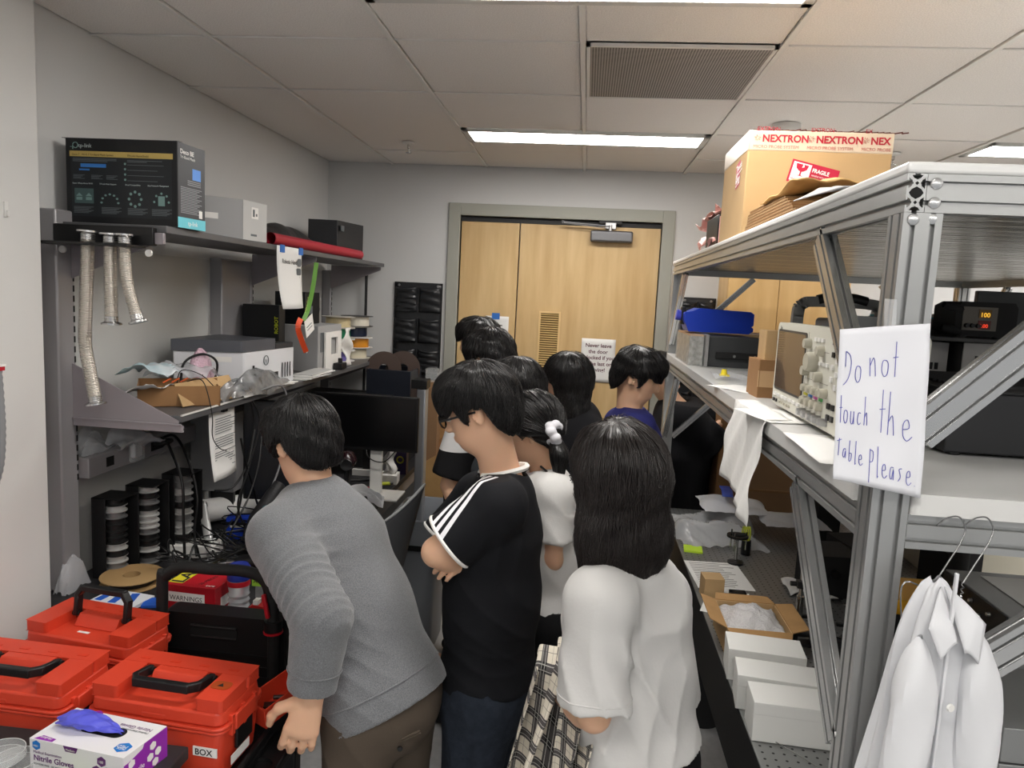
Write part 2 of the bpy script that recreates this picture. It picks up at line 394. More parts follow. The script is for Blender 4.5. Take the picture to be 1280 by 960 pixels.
def extr(name, a, b, ex, nu, nv, parent, m=None, cutcap=False):
    a = V3(a); b = V3(b); d = unit(b-a); ex = unit(V3(ex)-d*np.dot(unit(ex), d)); ey = np.cross(d, ex)
    mb = MB().prism(tslot(nu, nv), a, ex, ey, d, np.linalg.norm(b-a))
    o = mb.build(name, m or m_alu, parent)
    if cutcap:
        c = MB()
        for i in range(nu):
            for j in range(nv):
                cx, cy = (i+.5-nu/2)*U, (j+.5-nv/2)*U
                c.prism([(cx+math.cos(PI/2*k)*.0026, cy+math.sin(PI/2*k)*.0026) for k in range(4)], a-d*.0004, ex, ey, d, .0003)
                for k in range(4):      # voids between the diagonal webs and the corner bosses
                    q = PI/2*k; C, S = math.cos(q), math.sin(q)
                    tri = [(.0048, 0), (.0052, .0012), (.0062, .0018), (.0062, -.0018), (.0052, -.0012)]
                    c.prism([(cx+C*x-S*y, cy+S*x+C*y) for x, y in tri], a-d*.0004, ex, ey, d, .0003)
        if nv > 1:
            c.prism([(-.0095, 0), (-.006, .005), (0, .0082), (.006, .005), (.0095, 0), (.006, -.005), (0, -.0082), (-.006, -.005)], a-d*.0004, ex, ey, d, .0003)
        c.build('cut_end_void', m_hole, o).parent = o
    return o
X0, X1, RY0, RY1 = .418, 1.80, 1.05, 3.72
ZT, ZM = 2.138, 1.672       # upper and lower shelf: top of the beams
rk = thing('instrument_rack', 'tall two-shelf rack of slotted aluminium extrusions right of the aisle', 'rack', (X0, RY0, 0))
UP = (0, 0, 1)
for zt in (ZT, ZM):
    top = zt == ZT
    ya = RY0 if top else RY0+2*U+.001
    for x in (X0+U/2, X1-U/2):
        extr('beam', (x, ya, zt-U), (x, RY1, zt-U), (1, 0, 0), 1, 2, rk, cutcap=(top and x < 1))
    for y in (RY0+U/2, RY1-U/2):
        xa = X0+U+.0006 if top else X0+2*U+.0006
        extr('beam', (xa, y, zt-U), (X1-U-.001, y, zt-U), (0, 1, 0), 1, 2, rk)
m_brd = mat('shelf_laminate', (204, 204, 202), .28)
m_edge = mat('shelf_edge', (222, 222, 220), .3)
for x in (X0, X1-2*U):
    for y in (RY0, RY1-2*U):
        extr('post', (x+U, y+U, 0.0), (x+U, y+U, ZT-2*U-.0006), (1, 0, 0), 2, 2, rk)
# diagonal braces
def brace(a, b, n, parent=rk): extr('brace', a, b, n, 1, 1, parent, m_alu2)
xb = X0+U/2
yb = RY0+U/2+.002
for zt in (ZT, ZM):
    zb = zt-2*U-.003
    for s, ye in ((1, RY0+2*U+.004), (-1, RY1-2*U-.004)):
        if s > 0: extr('brace', (xb, 1.425, zb), (xb, ye, zb-.33), (1, 0, 0), 1, 2, rk, m_alu2)
        else: brace((xb, ye-.33, zb), (xb, ye, zb-.33), (1, 0, 0))
        brace((X1-U/2, ye+s*.33, zb), (X1-U/2, ye, zb-.36), (1, 0, 0))
    for y in (RY0+U/2, RY1-U/2):
        brace((X0+2*U+.34, y, zb-.0), (X0+2*U+.004, y, zb-.34), (0, 1, 0)) if y > 2 else None
        brace((X1-2*U-.34, y, zb), (X1-2*U-.004, y, zb-.34), (0, 1, 0)) if y > 2 else None
# front braces run in two units wide
for a, b in (((.76, yb, 2.07), (X0+2*U+.004, yb, 1.785)), ((.80, yb, 1.62), (X0+2*U+.004, yb, 1.352))):
    extr('brace', a, b, (0, 1, 0), 1, 2, rk, m_alu2)
# top shelf: crosswise planks with a groove each, laminated sheet above
m_plank = mat('plank_alu', (150, 147, 138), .25, .7)
pl = None; y = RY0+.03; k = 0
prof = [(0, 0), (.001, -.022), (.030, -.022), (.032, -.017), (.038, -.017), (.040, -.022), (.069, -.022), (.0715, -.02), (.0715, 0)]
while y < RY1-.09:
    if pl is None:
        mb = MB().prism([(p, q) for p, q in prof], (0, 0, 0), (0, 1, 0), (0, 0, 1), (1, 0, 0), X1-X0-2*U-.004)
        pl = mb.build('shelf_plank', m_plank, rk); o = pl
    else:
        o = bpy.data.objects.new('shelf_plank', pl.data); COL.objects.link(o); o.parent = rk
        o.matrix_parent_inverse = Matrix.Translation(-rk.location)
    o.location = (X0+U+.002, y, ZT-.0005 - (k % 3)*.0006); y += .0745; k += 1
MB().box((X0-.002, RY0-.002, ZT), (X1, RY1, ZT+.016)).build('shelf_board', m_edge, rk, bevel=.005, seg=3)
_q = 2*U+.002
MB().prism([(X0+_q, RY0-.006), (X1-_q, RY0-.006), (X1-_q, RY0+_q), (X1+.004, RY0+_q), (X1+.004, RY1-_q), (X1-_q, RY1-_q), (X1-_q, RY1+.006), (X0+_q, RY1+.006), (X0+_q, RY1-_q), (X0-.006, RY1-_q), (X0-.006, RY0+_q), (X0+_q, RY0+_q)], (0, 0, ZM), (1, 0, 0), (0, 1, 0), (0, 0, 1), .030).build('shelf_board', m_brd, rk, bevel=.011, seg=5)
# button head screws at the visible corner
sc = None
for p, n in (((X0+U+.012, RY0-.0005, ZT-.5*U), (0, -1, 0)), ((X0+U+.012, RY0-.0005, ZT-1.5*U), (0, -1, 0)), ((X0+.5*U, RY0-.0005, ZT-2*U-.010), (0, -1, 0)), ((X0+1.5*U, RY0+.002, ZT-2*U-.008), (0, -1, 0))):
    MB().lathe([(0, .0022), (.004, .0024), (.007, .0016), (.0082, 0)], 20, p, n).lathe([(0, .0028), (.0026, .0026), (.0026, .0018)], 6, p, n, smooth=False).build('screw', m_alu2, rk)
ST = ZT+.016; SM = ZM+.030      # shelf surfaces

# ---------------- things on the top shelf
m_card = mat('cardboard', (186, 154, 110), .85, var=.06, vscale=6)
m_card2 = mat('cardboard_dark', (150, 112, 74), .88, var=.08, vscale=9)
m_cardin = mat('cardboard_inside', (168, 130, 84), .9, var=.06)
m_red = mat('print_red', (176, 34, 52), .6); m_red2 = mat('sticker_red', (186, 30, 62), .5)
m_tape = mat('printed_tape', (214, 196, 172), .3, coat=.3)
m_wp = mat('white_print', (238, 236, 232), .6)
bx = thing('shipping_carton', 'large brown shipping carton with red printed tape and fragile sticker on top shelf', 'box', (.43, 2.2, ST))
B0, B1 = np.array([.432, 2.2, ST]), np.array([.828, 2.56, 2.449])
MB().box(B0, B1).build('body', m_card, bx, bevel=.004)
MB().box((B0[0]-.0012, B0[1]-.0012, 2.392), (B1[0]+.0012, B1[1]+.0012, B1[2]+.0012)).build('packing_tape', m_tape, bx, bevel=.004)
for i in range(3):
    ox = .443+.148*i
    text('NEX' if i == 2 else 'NEXTRON', (ox+.026, B0[1], 2.418), X, Z, .0275, m_red, bx, bold=.0009, off=.002, sx=.97)
    text('MICRO PROBE' if i == 2 else 'MICRO PROBE SYSTEM', (ox+.002, B0[1], 2.400), X, Z, .0125, mat('print_red_pale', (190, 110, 100), .6), bx, off=.002, sx=1.0)
    st = MB()
    for q in range(7):
        a = 2*PI*q/7+.2; st.bar((ox+.013+.003*math.cos(a), B0[1]-.002, 2.428+.003*math.sin(a)), (ox+.013+.009*math.cos(a), B0[1]-.002, 2.428+.009*math.sin(a)), .0026, .0004)
    st.build('emblem', m_red, bx)
    text('EXTRON' if i < 2 else 'EX', (ox+.01, B0[1]+.001, 2.448), X, Z, .016, m_red, bx, off=.002)
# torn seam along the top
rs = random.Random(4); sm_ = MB()
for i in range(26):
    x = B0[0]+.01+.0162*i; sm_.bar((x, B0[1]+.002, B1[2]+.001), (x+.018, B0[1]+.002+rs.uniform(-.002, .003), B1[2]+rs.uniform(.001, .006)), .003, .003)
sm_.build('torn_seam', mat('seam_brown', (90, 45, 40), .8), bx)
# fragile sticker (front) and the same on the side
def fragile(o, ex, ey, w, h, parent, full=True):
    nrm = np.cross(unit(ex), unit(ey)); o = V3(o); ex = unit(ex); ey = unit(ey)
    s = MB(); decal(s, o, ex, ey, 0, 0, w, h, .0012); a = s.build('sticker', m_red2, parent)
    g = MB(); decal(g, o, ex, ey, .04*w, .08*h, .42*w, .92*h, .0016); decal(g, o, ex, ey, .46*w, .08*h, .96*w, .36*h, .0016); sub(g, 'sticker_panel', m_wp, a)
    q = MB(); c = o+ex*.23*w+ey*.58*h+nrm*.002
    q.prism([(-.13*w, .28*h), (-.11*w, .08*h), (-.05*w, -.02*h), (-.015*w, -.04*h), (-.015*w, -.2*h), (-.07*w, -.24*h), (.07*w, -.24*h), (.015*w, -.2*h), (.015*w, -.04*h), (.05*w, -.02*h), (.11*w, .08*h), (.13*w, .28*h), (.03*w, .28*h), (.05*w, .18*h), (0, .12*h), (.01*w, .28*h)], c, ex, ey, nrm, .0002)
    for i in range(3): q.prism([(0, 0), (.035*w, 0), (.0175*w, .12*h)] if i != 2 else [(0, 0), (.04*w, 0), (.04*w, .13*h), (0, .13*h)], o+ex*(.53*w+.14*w*i)+ey*.15*h+nrm*.002, ex, ey, nrm, .0002)
    sub(q, 'glass_symbol', m_red2, a)
    t = text('FRAGILE', o+ex*.45*w+ey*.64*h, ex, ey, .24*h, m_wp, None, sx=.86, off=.002, bold=.0004); t.parent = a
    t = text('HANDLE WITH CARE', o+ex*.46*w+ey*.47*h, ex, ey, .095*h, m_wp, None, off=.002, sx=.9); t.parent = a
    t = text('FRAGILE', o+ex*.06*w+ey*.12*h, ex, ey, .13*h, m_red2, None, sx=.9, off=.0024); t.parent = a
a_ = math.radians(-13)
fragile((.545, B0[1], 2.312), (math.cos(a_), 0, math.sin(a_)), (-math.sin(a_), 0, math.cos(a_)), .135, .063, bx)
fragile((B0[0], 2.335, 2.30), (0, -math.cos(.5), math.sin(.5)*.3), (0, .15, .98), .06, .075, bx)
# flattened cartons stacked at the shelf edge
rs = random.Random(11)
cor = mat('corrugated', (166, 136, 96), .9, var=.12, vscale=90, bump=.5, bscale=160, stretch=(1, 1, 3))
for i in range(7):
    z = ST+.0095*i; L0 = .33-.02*i; yy = 1.62+.035*i+rs.uniform(-.01, .01)
    o = thing('flattened_carton', ['lowest flattened cardboard sheet lying on the rack top', 'second lowest flattened cardboard sheet on the rack top', 'third flattened cardboard sheet up from the rack top', 'middle flattened cardboard sheet of the stack beside the big carton', 'fifth flattened cardboard sheet up from the rack top', 'flattened cardboard sheet just under the topmost one of the stack', 'topmost flattened cardboard sheet of the stack under the envelope'][i], 'cardboard', (.43, yy, z), 'flattened cartons stacked on the rack')
    zz = z+.0012
    mb = MB().box((.424+rs.uniform(0, .008)+.004*i, yy, z), (.66+rs.uniform(-.03, .03), min(yy+.50-.02*i, 2.19), z+.0016)).build('lower_liner', cor, o)
    f = MB(); n = 40; x0 = .426+.004*i; y1 = min(yy+.50-.02*i, 2.19)
    f.box((x0+.001, yy+.003, z+.0012), (.63, y1, z+.0068)); f.build('fluting', m_card2, o)
    MB().box((x0, yy+rs.uniform(0, .004), z+.0064), (.64+rs.uniform(-.02, .02), y1-.002, z+.0084)).build('upper_liner', cor, o)
zt_ = ST+.0095*7+.002
e = thing('padded_envelope', 'crumpled tan paper envelope lying on the flattened cartons', 'envelope', (.46, 1.7, zt_))
MB().grid(lambda u, v: (.44+.20*u, 1.66+.36*v, zt_+.004+.010*math.sin(3*u+4*v)*math.sin(9*v)+.004*math.sin(17*u+5*v)), 14, 18).build('paper', mat('tan_paper', (214, 172, 112), .75, var=.1), e, solid=.003)
e = thing('plastic_wrap', 'folded translucent white wrapping draped at the edge of the rack top', 'wrap', (.43, 1.45, ST))
m_film = mat('milky_film', (214, 214, 216), .35, alpha=.9)
MB().grid(lambda u, v: (.4175+.20*u, 1.30+.31*v, ST+.004+.045*v*(.35+.65*min(1, u*4))+.004*math.sin(11*v+5*u)*math.sin(6*u)*v), 16, 30).build('film', m_film, e, solid=.002)
# small radio-like instrument wrapped in pink film
e = thing('wrapped_instrument', 'black two-knob instrument half wrapped in crinkled pink film on rack top', 'instrument', (.45, 2.75, ST))
p0 = aty(860, 316, 2.62); p1 = aty(898, 277, 2.62)
MB().box((.435, 2.62, ST), (.56, 2.86, 2.262)).build('case', mat('black_gloss', (16, 16, 17), .3), e, bevel=.003)
MB().box((.4395, 2.6185, ST+.006), (.470, 2.62, 2.255)).build('front_panel', mat('pink_panel', (226, 176, 166), .5), e)
for zz in (2.225, 2.195):
    MB().lathe([(.011, 0), (.010, .012), (.009, .014), (0, .014)], 20, (.456, 2.6185, zz), (0, -1, 0)).build('knob', MATS['black_gloss'], e)
rs = random.Random(5)
m_pink = mat('pink_film', (234, 170, 160), .4, alpha=.93)
def crumple(u, v): return .02*math.sin(7*u+3*v)+.012*math.sin(15*u-11*v+1)+.008*math.sin(29*v+13*u)
MB().grid(lambda u, v: (.418+.07*math.sin(PI*u)*(1-v*.4)+crumple(u, v)*.6+.02*v, 2.64+.42*v+.02*math.sin(9*u), ST+.003+(.125-.04*v)*math.sin(PI*min(1, u*1.02)*.5)+abs(crumple(v, u))), 14, 16).build('pink_film', m_pink, e, solid=.001)
MB().grid(lambda u, v: (.43+.16*u, 2.66+.30*v+crumple(u, v), 2.268+.018*abs(math.sin(6*u+4*v))), 10, 10).build('pink_film', m_pink, e, solid=.001)

# ================================================================ LOWER RACK SHELF
def prismbox(name, lab, cat, pix, z0, z1, m, group=None, bevel=.002, part='body'):
    """box whose footprint is given by ground points (x,y) in order"""
    c = np.mean(pix, axis=0); t = thing(name, lab, cat, (c[0], c[1], z0), group)
    MB().prism([(p[0], p[1]) for p in pix], (0, 0, z0), (1, 0, 0), (0, 1, 0), (0, 0, 1), z1-z0).build(part, m, t, bevel=bevel)
    return t
def rect(cx, cy, w, d, a=0):
    c, s = math.cos(a), math.sin(a)
    return [(cx+c*x-s*y, cy+s*x+c*y) for x, y in ((-w/2, -d/2), (w/2, -d/2), (w/2, d/2), (-w/2, d/2))]
m_blk = mat('black_plastic', (22, 22, 23), .4); m_blk2 = mat('black_matte', (30, 30, 31), .75)
m_steel = mat('steel', (170, 170, 170), .3, .9); m_grey = mat('grey_case', (132, 134, 136), .5)
# --- oscilloscope; front panel faces the aisle (-x)
m_beige = mat('scope_beige', (206, 204, 192), .5); m_scr = mat('scope_screen', (92, 78, 68), .12, coat=.6)
m_knob = mat('scope_knob', (176, 172, 156), .5)
SX, SY0, SY1, SZ0, SZ1 = .486, 1.40, 1.885, SM+.012, SM+.214
s = thing('oscilloscope', 'beige bench oscilloscope with brown screen and many knobs on the rack shelf', 'oscilloscope', (SX+.07, 1.64, SM))
# local frame of the front: ex runs from far (left in view) to near
ex = np.array([0, -1., 0]); ez = np.array([0, 0, 1.]); nn = np.array([-1., 0, 0])
O = np.array([SX, SY1, SZ0]); Wd, Hd = SY1-SY0, .236; KV = (SZ1-SZ0)/.236; ez = ez*KV
def F(u, v, w=0): return O+ex*u+ez*v+nn*w
MB().prism(rrect(Wd, Hd, .016, 4, Wd/2, Hd/2), F(0, 0, -.03), ex, ez, nn, .034).build('front_bezel', m_beige, s, bevel=.004, seg=3)
MB().prism(rrect(Wd-.02, Hd-.016, .012, 3, Wd/2, Hd/2), F(0, 0, -.15), ex, ez, nn, .121).build('case', m_beige, s, bevel=.003)
sb = MB().prism(rrect(.232, .172, .008, 3, .014+.116, .045+.086), F(0, 0, .0035), ex, ez, nn, .0022).build('screen_frame', mat('scope_dark', (70, 68, 64), .4), s)
sub(MB().prism(rrect(.222, .160, .004, 2, .014+.116, .045+.086), F(0, 0, .0052), ex, ez, nn, .0012), 'screen', m_scr, sb)
def knob(u, v, r, h=.016, m=None, nm='knob'):
    return MB().lathe([(r, 0), (r*.98, h*.7), (r*.86, h), (0, h)], 18, F(u, v, .003), nn).build(nm, m or m_knob, s)
def btn(u, v, w=.013, h=.008, m=None, nm='button', d=.0035):
    return MB().box((-w/2, -h/2, 0), (w/2, h/2, d), R=np.array([ex, ez, nn]).T, c=F(u, v, .004)).build(nm, m or m_white, s)
kx = .262
knob(kx+.055, .150, .021, .022); knob(kx+.010, .192, .011); knob(kx+.010, .124, .011); knob(kx+.098, .180, .011); knob(kx+.098, .118, .011); knob(kx+.14, .085, .010)
chcol = [(200, 196, 60), (80, 130, 200), (190, 90, 160), (90, 170, 100)]
for i in range(4):
    knob(kx+.014+.034*i, .082, .0085, .014); knob(kx+.014+.034*i, .050, .0095, .014)
    btn(kx+.014+.034*i, .0665, .016, .007, mat('channel_%d' % i, chcol[i], .5)); knob(kx+.014+.034*i, .020, .0085, .018, m_steel, 'bnc_connector')
knob(kx+.155, .020, .0085, .018, m_steel, 'bnc_connector')
for i in range(3): btn(kx+.05+.022*i, .205, .014, .009); btn(kx+.09+.022*i, .150, .013, .008)
for i in range(4): btn(kx+.165, .205-.028*i, .012, .012, m_blk if i < 2 else m_white); btn(kx+.19, .195-.03*i, .012, .012)
for i in range(7): btn(.028+.033*i, .030, .020, .008)
for i in range(4): btn(kx+.165+.024*(i % 2), .06-.026*(i//2), .013, .013, m_blk)
btn(.022, .013, .012, .009, m_blk); btn(.045, .013, .010, .009, m_blk)
for i in range(5): btn(.075+.02*i, .013, .012, .006, m_knob)
for u, v, w, h in ((kx+.085, .178, .10, .001), (kx+.07, .105, .15, .001), (kx-.006, .12, .001, .2)): btn(u, v, w, h, mat('panel_line', (120, 116, 106), .6), 'panel_line', .0004)
text('Tek', F(.022, .217, .004), ex, ez, .011, m_ink, s, sx=1)
for u in (.05, Wd-.06):
    for w in (-.02, -.12): MB().cyl(F(u, -.012/KV, w), F(u, .002, w), .012).build('foot', m_beige, s)
# handle of an instrument behind
h = thing('carry_handle_instrument', 'grey instrument with arched carry handle and black grip behind the oscilloscope', 'instrument', (.78, 2.25, SM))
MB().box((.74, 2.10, SM+.012), (.86, 2.46, SM+.225)).build('case', m_grey, h, bevel=.012, seg=3)
m_hg = mat('handle_grey', (128, 130, 130), .45)
pts = catmull([(.615, 2.2, SM+.02), (.612, 2.2, 1.93), (.625, 2.2, 1.966), (.66, 2.2, 1.974), (.80, 2.2, 1.974), (.838, 2.2, 1.962), (.845, 2.2, 1.93), (.845, 2.2, SM+.02)], 6)
hm = MB()
for i in range(len(pts)-1): hm.bar(pts[i], pts[i+1]+(pts[i+1]-pts[i])*.12, .030, .022, up=(0, 1, 0))
hm.build('handle', m_hg, h)
MB().tube(catmull([(.665, 2.2, 1.978), (.70, 2.2, 1.986), (.76, 2.2, 1.986), (.80, 2.2, 1.978)], 5), .016, 12).build('grip', m_blk, h)
MB().box((.742, 2.094, 1.76), (.83, 2.10, 1.94)).build('front_panel', mat('pale_panel', (188, 190, 192), .5), h, bevel=.002)
MB().box((.60, 2.06, SM+.0), (.875, 2.34, SM+.018)).build('base', m_hg, h, bevel=.004)
# two small cartons
c1 = prismbox('small_carton', 'small brown carton standing left of the oscilloscope, lower of two', 'box', rect(.545, 2.11, .13, .11, .05), SM, SM+.105, m_card2, 'small cartons left of the oscilloscope')
MB().box((.482, 2.052, SM+.03), (.53, 2.0545, SM+.075)).build('label', mat('pale_tape', (196, 160, 118), .4), c1); MB().box((.592, 2.0545, SM+.05), (.609, 2.058, SM+.10)).build('red_mark', m_red, c1)
prismbox('small_carton', 'upper small brown carton on top of the one left of the oscilloscope', 'box', rect(.555, 2.115, .11, .10, -.04), SM+.105, SM+.185, m_card, 'small cartons left of the oscilloscope')
# far end: dark metal case, acrylic box of foil, blue canister
t = thing('metal_case', 'dark grey metal instrument case at the far end of the rack shelf', 'case', (.62, 3.15, SM))
MB().box((.50, 3.0, SM), (.90, 3.34, SM+.125)).build('body', mat('dark_steel', (76, 78, 80), .45, .4), t, bevel=.003)
MB().box((.53, 2.985, SM+.035), (.80, 3.0, SM+.062)).build('rail', m_blk2, t, bevel=.002)
MB().box((.486, 2.98, SM), (.498, 3.34, SM+.13)).build('side_plate', MATS['alu'], t, bevel=.001)
for k in range(3): MB().cyl((.60+.08*k, 2.982, SM+.048), (.60+.08*k, 2.975, SM+.048), .006, n=10).build('screw', m_alu2, t)
t = thing('clear_box', 'clear plastic box of crinkled silver foil at the shelf corner near the door', 'box', (.455, 3.25, SM))
MB().box((.428, 3.02, SM), (.482, 3.42, SM+.118)).build('foil', mat('foil', (190, 186, 176), .3, .5, col2=(96, 92, 84), vscale=45, bump=1, bscale=45), t)
MB().box((.424, 3.012, SM), (.484, 3.43, SM+.128)).build('acrylic', mat('acrylic', (235, 240, 240), .05, alpha=.25), t)
MB().box((.428, 3.02, SM+.119), (.482, 3.42, SM+.126)).build('wood_strip', mat('wood_strip', (190, 140, 84), .6), t)
t = thing('blue_canister', 'bright blue plastic canister lying on the clear box and dark case', 'canister', (.56, 3.2, SM+.13))
m_blue = mat('canister_blue', (22, 62, 190), .35)
bp = [(0, 0), (.245, -.0), (.262, .012), (.262, .025), (.252, .03), (.262, .036), (.262, .082), (.248, .092), (.04, .098), (.012, .085), (-.02, .078), (-.02, .045), (-.012, .028)]
MB().prism(bp, (.43, 3.10, SM+.134), (1, 0, 0), (0, 0, 1), (0, 1, 0), .17).build('body', m_blue, t, bevel=.012, seg=3)
MB().cyl((.418, 3.18, SM+.195), (.385, 3.18, SM+.20), .022).build('cap', mat('cap_blue', (70, 80, 200), .4), t)
MB().box((.404, 3.155, SM+.16), (.424, 3.205, SM+.235)).build('collar', m_blk, t, bevel=.003)
# paper, zip bag with yellow fitting
m_clear = mat('clear_film', (238, 240, 242), .12, alpha=.28)
for i, (px, py, w, d, a, lab) in enumerate(((915, 486, .13, .18, .5, 'crumpled white sheet lying on the shelf left of the small cartons'), (955, 520, .13, .20, .2, 'white sheet under the hanging paper on the rack shelf'), (1010, 560, .09, .28, -.05, 'printed data sheet lying in front of the oscilloscope'))):
    p = atz(px, py, SM); t = thing('paper_sheet', lab, 'paper', (p[0]+.02, p[1], SM), 'papers on the rack shelf'); R = rotz(a)
    MB().grid(lambda u, v: R@np.array([w*(u-.5), d*(v-.5), 0])+np.array([p[0]+.03, p[1], SM+.0012+.0015*abs(math.sin(7*u+5*v+i))]), 8, 8).build('sheet', m_paper, t, solid=.0004)
t = thing('zip_bag', 'small clear zip bag with a yellow fitting on the rack shelf', 'bag', (.48, 2.55, SM))
MB().grid(lambda u, v: (.44+.14*u, 2.45+.15*v, SM+.004+.014*abs(math.sin(5*u+2*v))), 10, 8).build('film', m_clear, t)
MB().tube([(.475, 2.50, SM+.012), (.475, 2.50, SM+.035)], [.012, .008], 12).box((.462, 2.49, SM+.012), (.492, 2.512, SM+.018)).build('yellow_fitting', mat('yellow', (226, 206, 40), .5), t)
# hanging tissue
t = thing('hanging_paper_towel', 'creased white paper towel draped over the shelf edge', 'paper towel', (X0, 1.72, SM))
def towel(u, v):      # v along the drop
    y = 1.96-.34*u
    if v < .25: return np.array([X0+.05-.065*v/.25+.0, y+.02*(1-v/.25), SM+.003+.001*math.sin(20*u)])
    w = (v-.25)/.75; L = .20+.035*u
    return np.array([X0-.012-.012*math.sin(6*u+3*w)*w-.02*w+.004*math.sin(23*u+11*w), y-.0*w+.01*w*math.sin(5*w), SM-.001-w*L])
MB().grid(towel, 16, 22).build('towel', mat('tissue', (228, 227, 224), .9, bump=.35, bscale=28), t, solid=.0006)
# right part of the shelf: rack instruments, black case, meter
m_face = mat('instrument_face', (150, 148, 146), .4, .3); 
def rackunit(name, lab, cat, lo, hi, extras=True, g=None):
    t = thing(name, lab, cat, ((lo[0]+hi[0])/2, lo[1], lo[2]), g)
    MB().box((lo[0], lo[1]+.004, lo[2]), hi).build('case', mat('case_dark', (64, 64, 66), .45, .3), t, bevel=.003)
    MB().box((lo[0], lo[1], lo[2]), (hi[0], lo[1]+.004, hi[2])).build('front_panel', m_face, t, bevel=.001)
    if extras:
        w, h = hi[0]-lo[0], hi[2]-lo[2]
        for k in range(6): MB().lathe([(.010, 0), (.009, .012), (0, .012)], 14, (lo[0]+w*(.12+.13*k), lo[1], lo[2]+h*.24), (0, -1, 0)).build('knob', m_blk, t)
        MB().box((lo[0]+w*.1, lo[1]-.002, lo[2]+h*.5), (lo[0]+w*.5, lo[1], lo[2]+h*.82)).build('display', m_blk, t)
        for k in range(5): MB().box((lo[0]+w*(.56+.07*k), lo[1]-.003, lo[2]+h*.6), (lo[0]+w*(.60+.07*k), lo[1], lo[2]+h*.7)).build('button', m_blk2, t)
    return t
rackunit('rack_instrument', 'grey knobbed instrument partly behind the handwritten sheet, left of its twin', 'instrument', (.76, 2.02, SM+.001), (.955, 2.35, 1.882), g='grey instruments on the rack shelf')
rackunit('rack_instrument', 'wide grey instrument with dark display under the black power meter', 'instrument', (.972, 1.98, SM+.001), (1.27, 2.35, 1.886), g='grey instruments on the rack shelf')
t = thing('shelf_plate', 'dark plate resting across the two grey instruments', 'plate', (1.0, 2.15, 1.888))
MB().box((.76, 1.97, 1.8875), (1.45, 2.36, 1.898)).build('plate', mat('dark_plate', (84, 84, 84), .5), t, bevel=.002)
t = thing('power_meter', 'black rubber-cornered meter with amber and red digits', 'meter', (1.01, 2.0, 1.899))
MB().prism([(.0, .012), (.02, 0), (.14, 0), (.15, .012), (.15, .075), (.142, .088), (.02, .088), (0, .076)], (.945, 1.985, 1.903), (1, 0, 0), (0, 0, 1), (0, 1, 0), .12).build('case', m_blk2, t, bevel=.006, seg=3)
for zz in (1.915, 1.972): MB().lathe([(.008, -.02), (.012, 0), (.012, .02), (.008, .03)], 10, (.945, 1.99, zz+.002), (-1, 0, .2)).build('corner_bumper', m_blk2, t)
MB().box((.962, 1.982, 1.918), (1.045, 1.985, 1.978)).build('front_panel', mat('meter_panel', (118, 112, 104), .5), t)
MB().box((1.0, 1.980, 1.95), (1.03, 1.9835, 1.972)).build('amber_display', mat('amber', (120, 90, 30), .3), t)
MB().box((1.0, 1.980, 1.922), (1.03, 1.9835, 1.944)).build('red_display', mat('deepred', (100, 30, 24), .3), t)
text('100', (1.002, 1.9795, 1.953), X, Z, .016, mat('amber_digit', (255, 190, 60), .4, emit=1.2), t); text('0.00', (1.001, 1.9795, 1.926), X, Z, .013, mat('red_digit', (255, 70, 40), .4, emit=1.2), t)
for k in range(3): MB().lathe([(.006, 0), (.005, .008), (0, .008)], 12, (.972+.014*k, 1.982, 1.93), (0, -1, 0)).build('terminal', m_blk, t)
for xx in (.96, 1.05): MB().cyl((xx+.01, 2.0, 1.898), (xx+.01, 2.0, 1.905), .012).build('foot', m_blk, t)
t = thing('flat_monitor', 'dark grey flat panel standing behind the black meter', 'monitor', (1.4, 2.3, 1.90))
MB().box((1.14, 2.28, 1.915), (1.60, 2.30, 2.03)).build('panel', mat('dark_panel', (62, 64, 66), .4), t, bevel=.003)
MB().box((1.14, 2.27, 1.898), (1.60, 2.31, 1.914)).build('white_base', m_wp, t, bevel=.002)
t = thing('grey_roll', 'grey cardboard tube lying behind the power meter', 'tube', (.93, 2.2, 1.92))
MB().cyl((.80, 2.17, 1.92), (1.12, 2.17, 1.92), .021).build('tube', mat('roll_grey', (112, 112, 110), .6), t)
t = thing('thin_blue_box', 'thin white and turquoise box lying behind the grey tube', 'box', (.93, 2.3, 1.93))
MB().box((.86, 2.21, 1.899), (1.06, 2.32, 1.955)).build('white_body', m_wp, t); MB().box((.858, 2.208, 1.938), (1.062, 2.322, 1.946)).build('turquoise_band', mat('turq', (70, 160, 180), .5), t)
t = thing('amplifier_case', 'large black box on the near right end of the rack shelf', 'amplifier', (1.0, 1.5, SM))
MB().box((.655, 1.36, SM+.006), (1.12, 1.78, SM+.115)).build('case', mat('case_black', (27, 28, 31), .42), t, bevel=.003)
MB().box((.655, 1.36, SM+.1155), (1.12, 1.78, SM+.120)).build('lid', m_blk2, t, bevel=.001)
rb = None
for k in range(14):
    o = MB().box((0, 0, 0), (.40, .006, .006)).build('vent_rib', m_blk2, None) if rb is None else bpy.data.objects.new('vent_rib', rb.data)
    if rb is not None: COL.objects.link(o)
    rb = rb or o; o.location = (.69, 1.42+.022*k, SM+.120); o.parent = t; o.matrix_parent_inverse = Matrix.Translation(-t.location)
for xx in (.68, 1.09):
    for yy in (1.38, 1.76): MB().cyl((xx, yy, SM), (xx, yy, SM+.007), .012, n=12).build('foot', m_blk, t)
t = thing('white_card', 'white sheet lying on the black box beside the diagonal brace', 'paper', (1.05, 1.7, SM+.13))
MB().box((.92, 1.60, SM+.1275), (1.10, 1.77, SM+.1285)).build('sheet', m_paper, t)

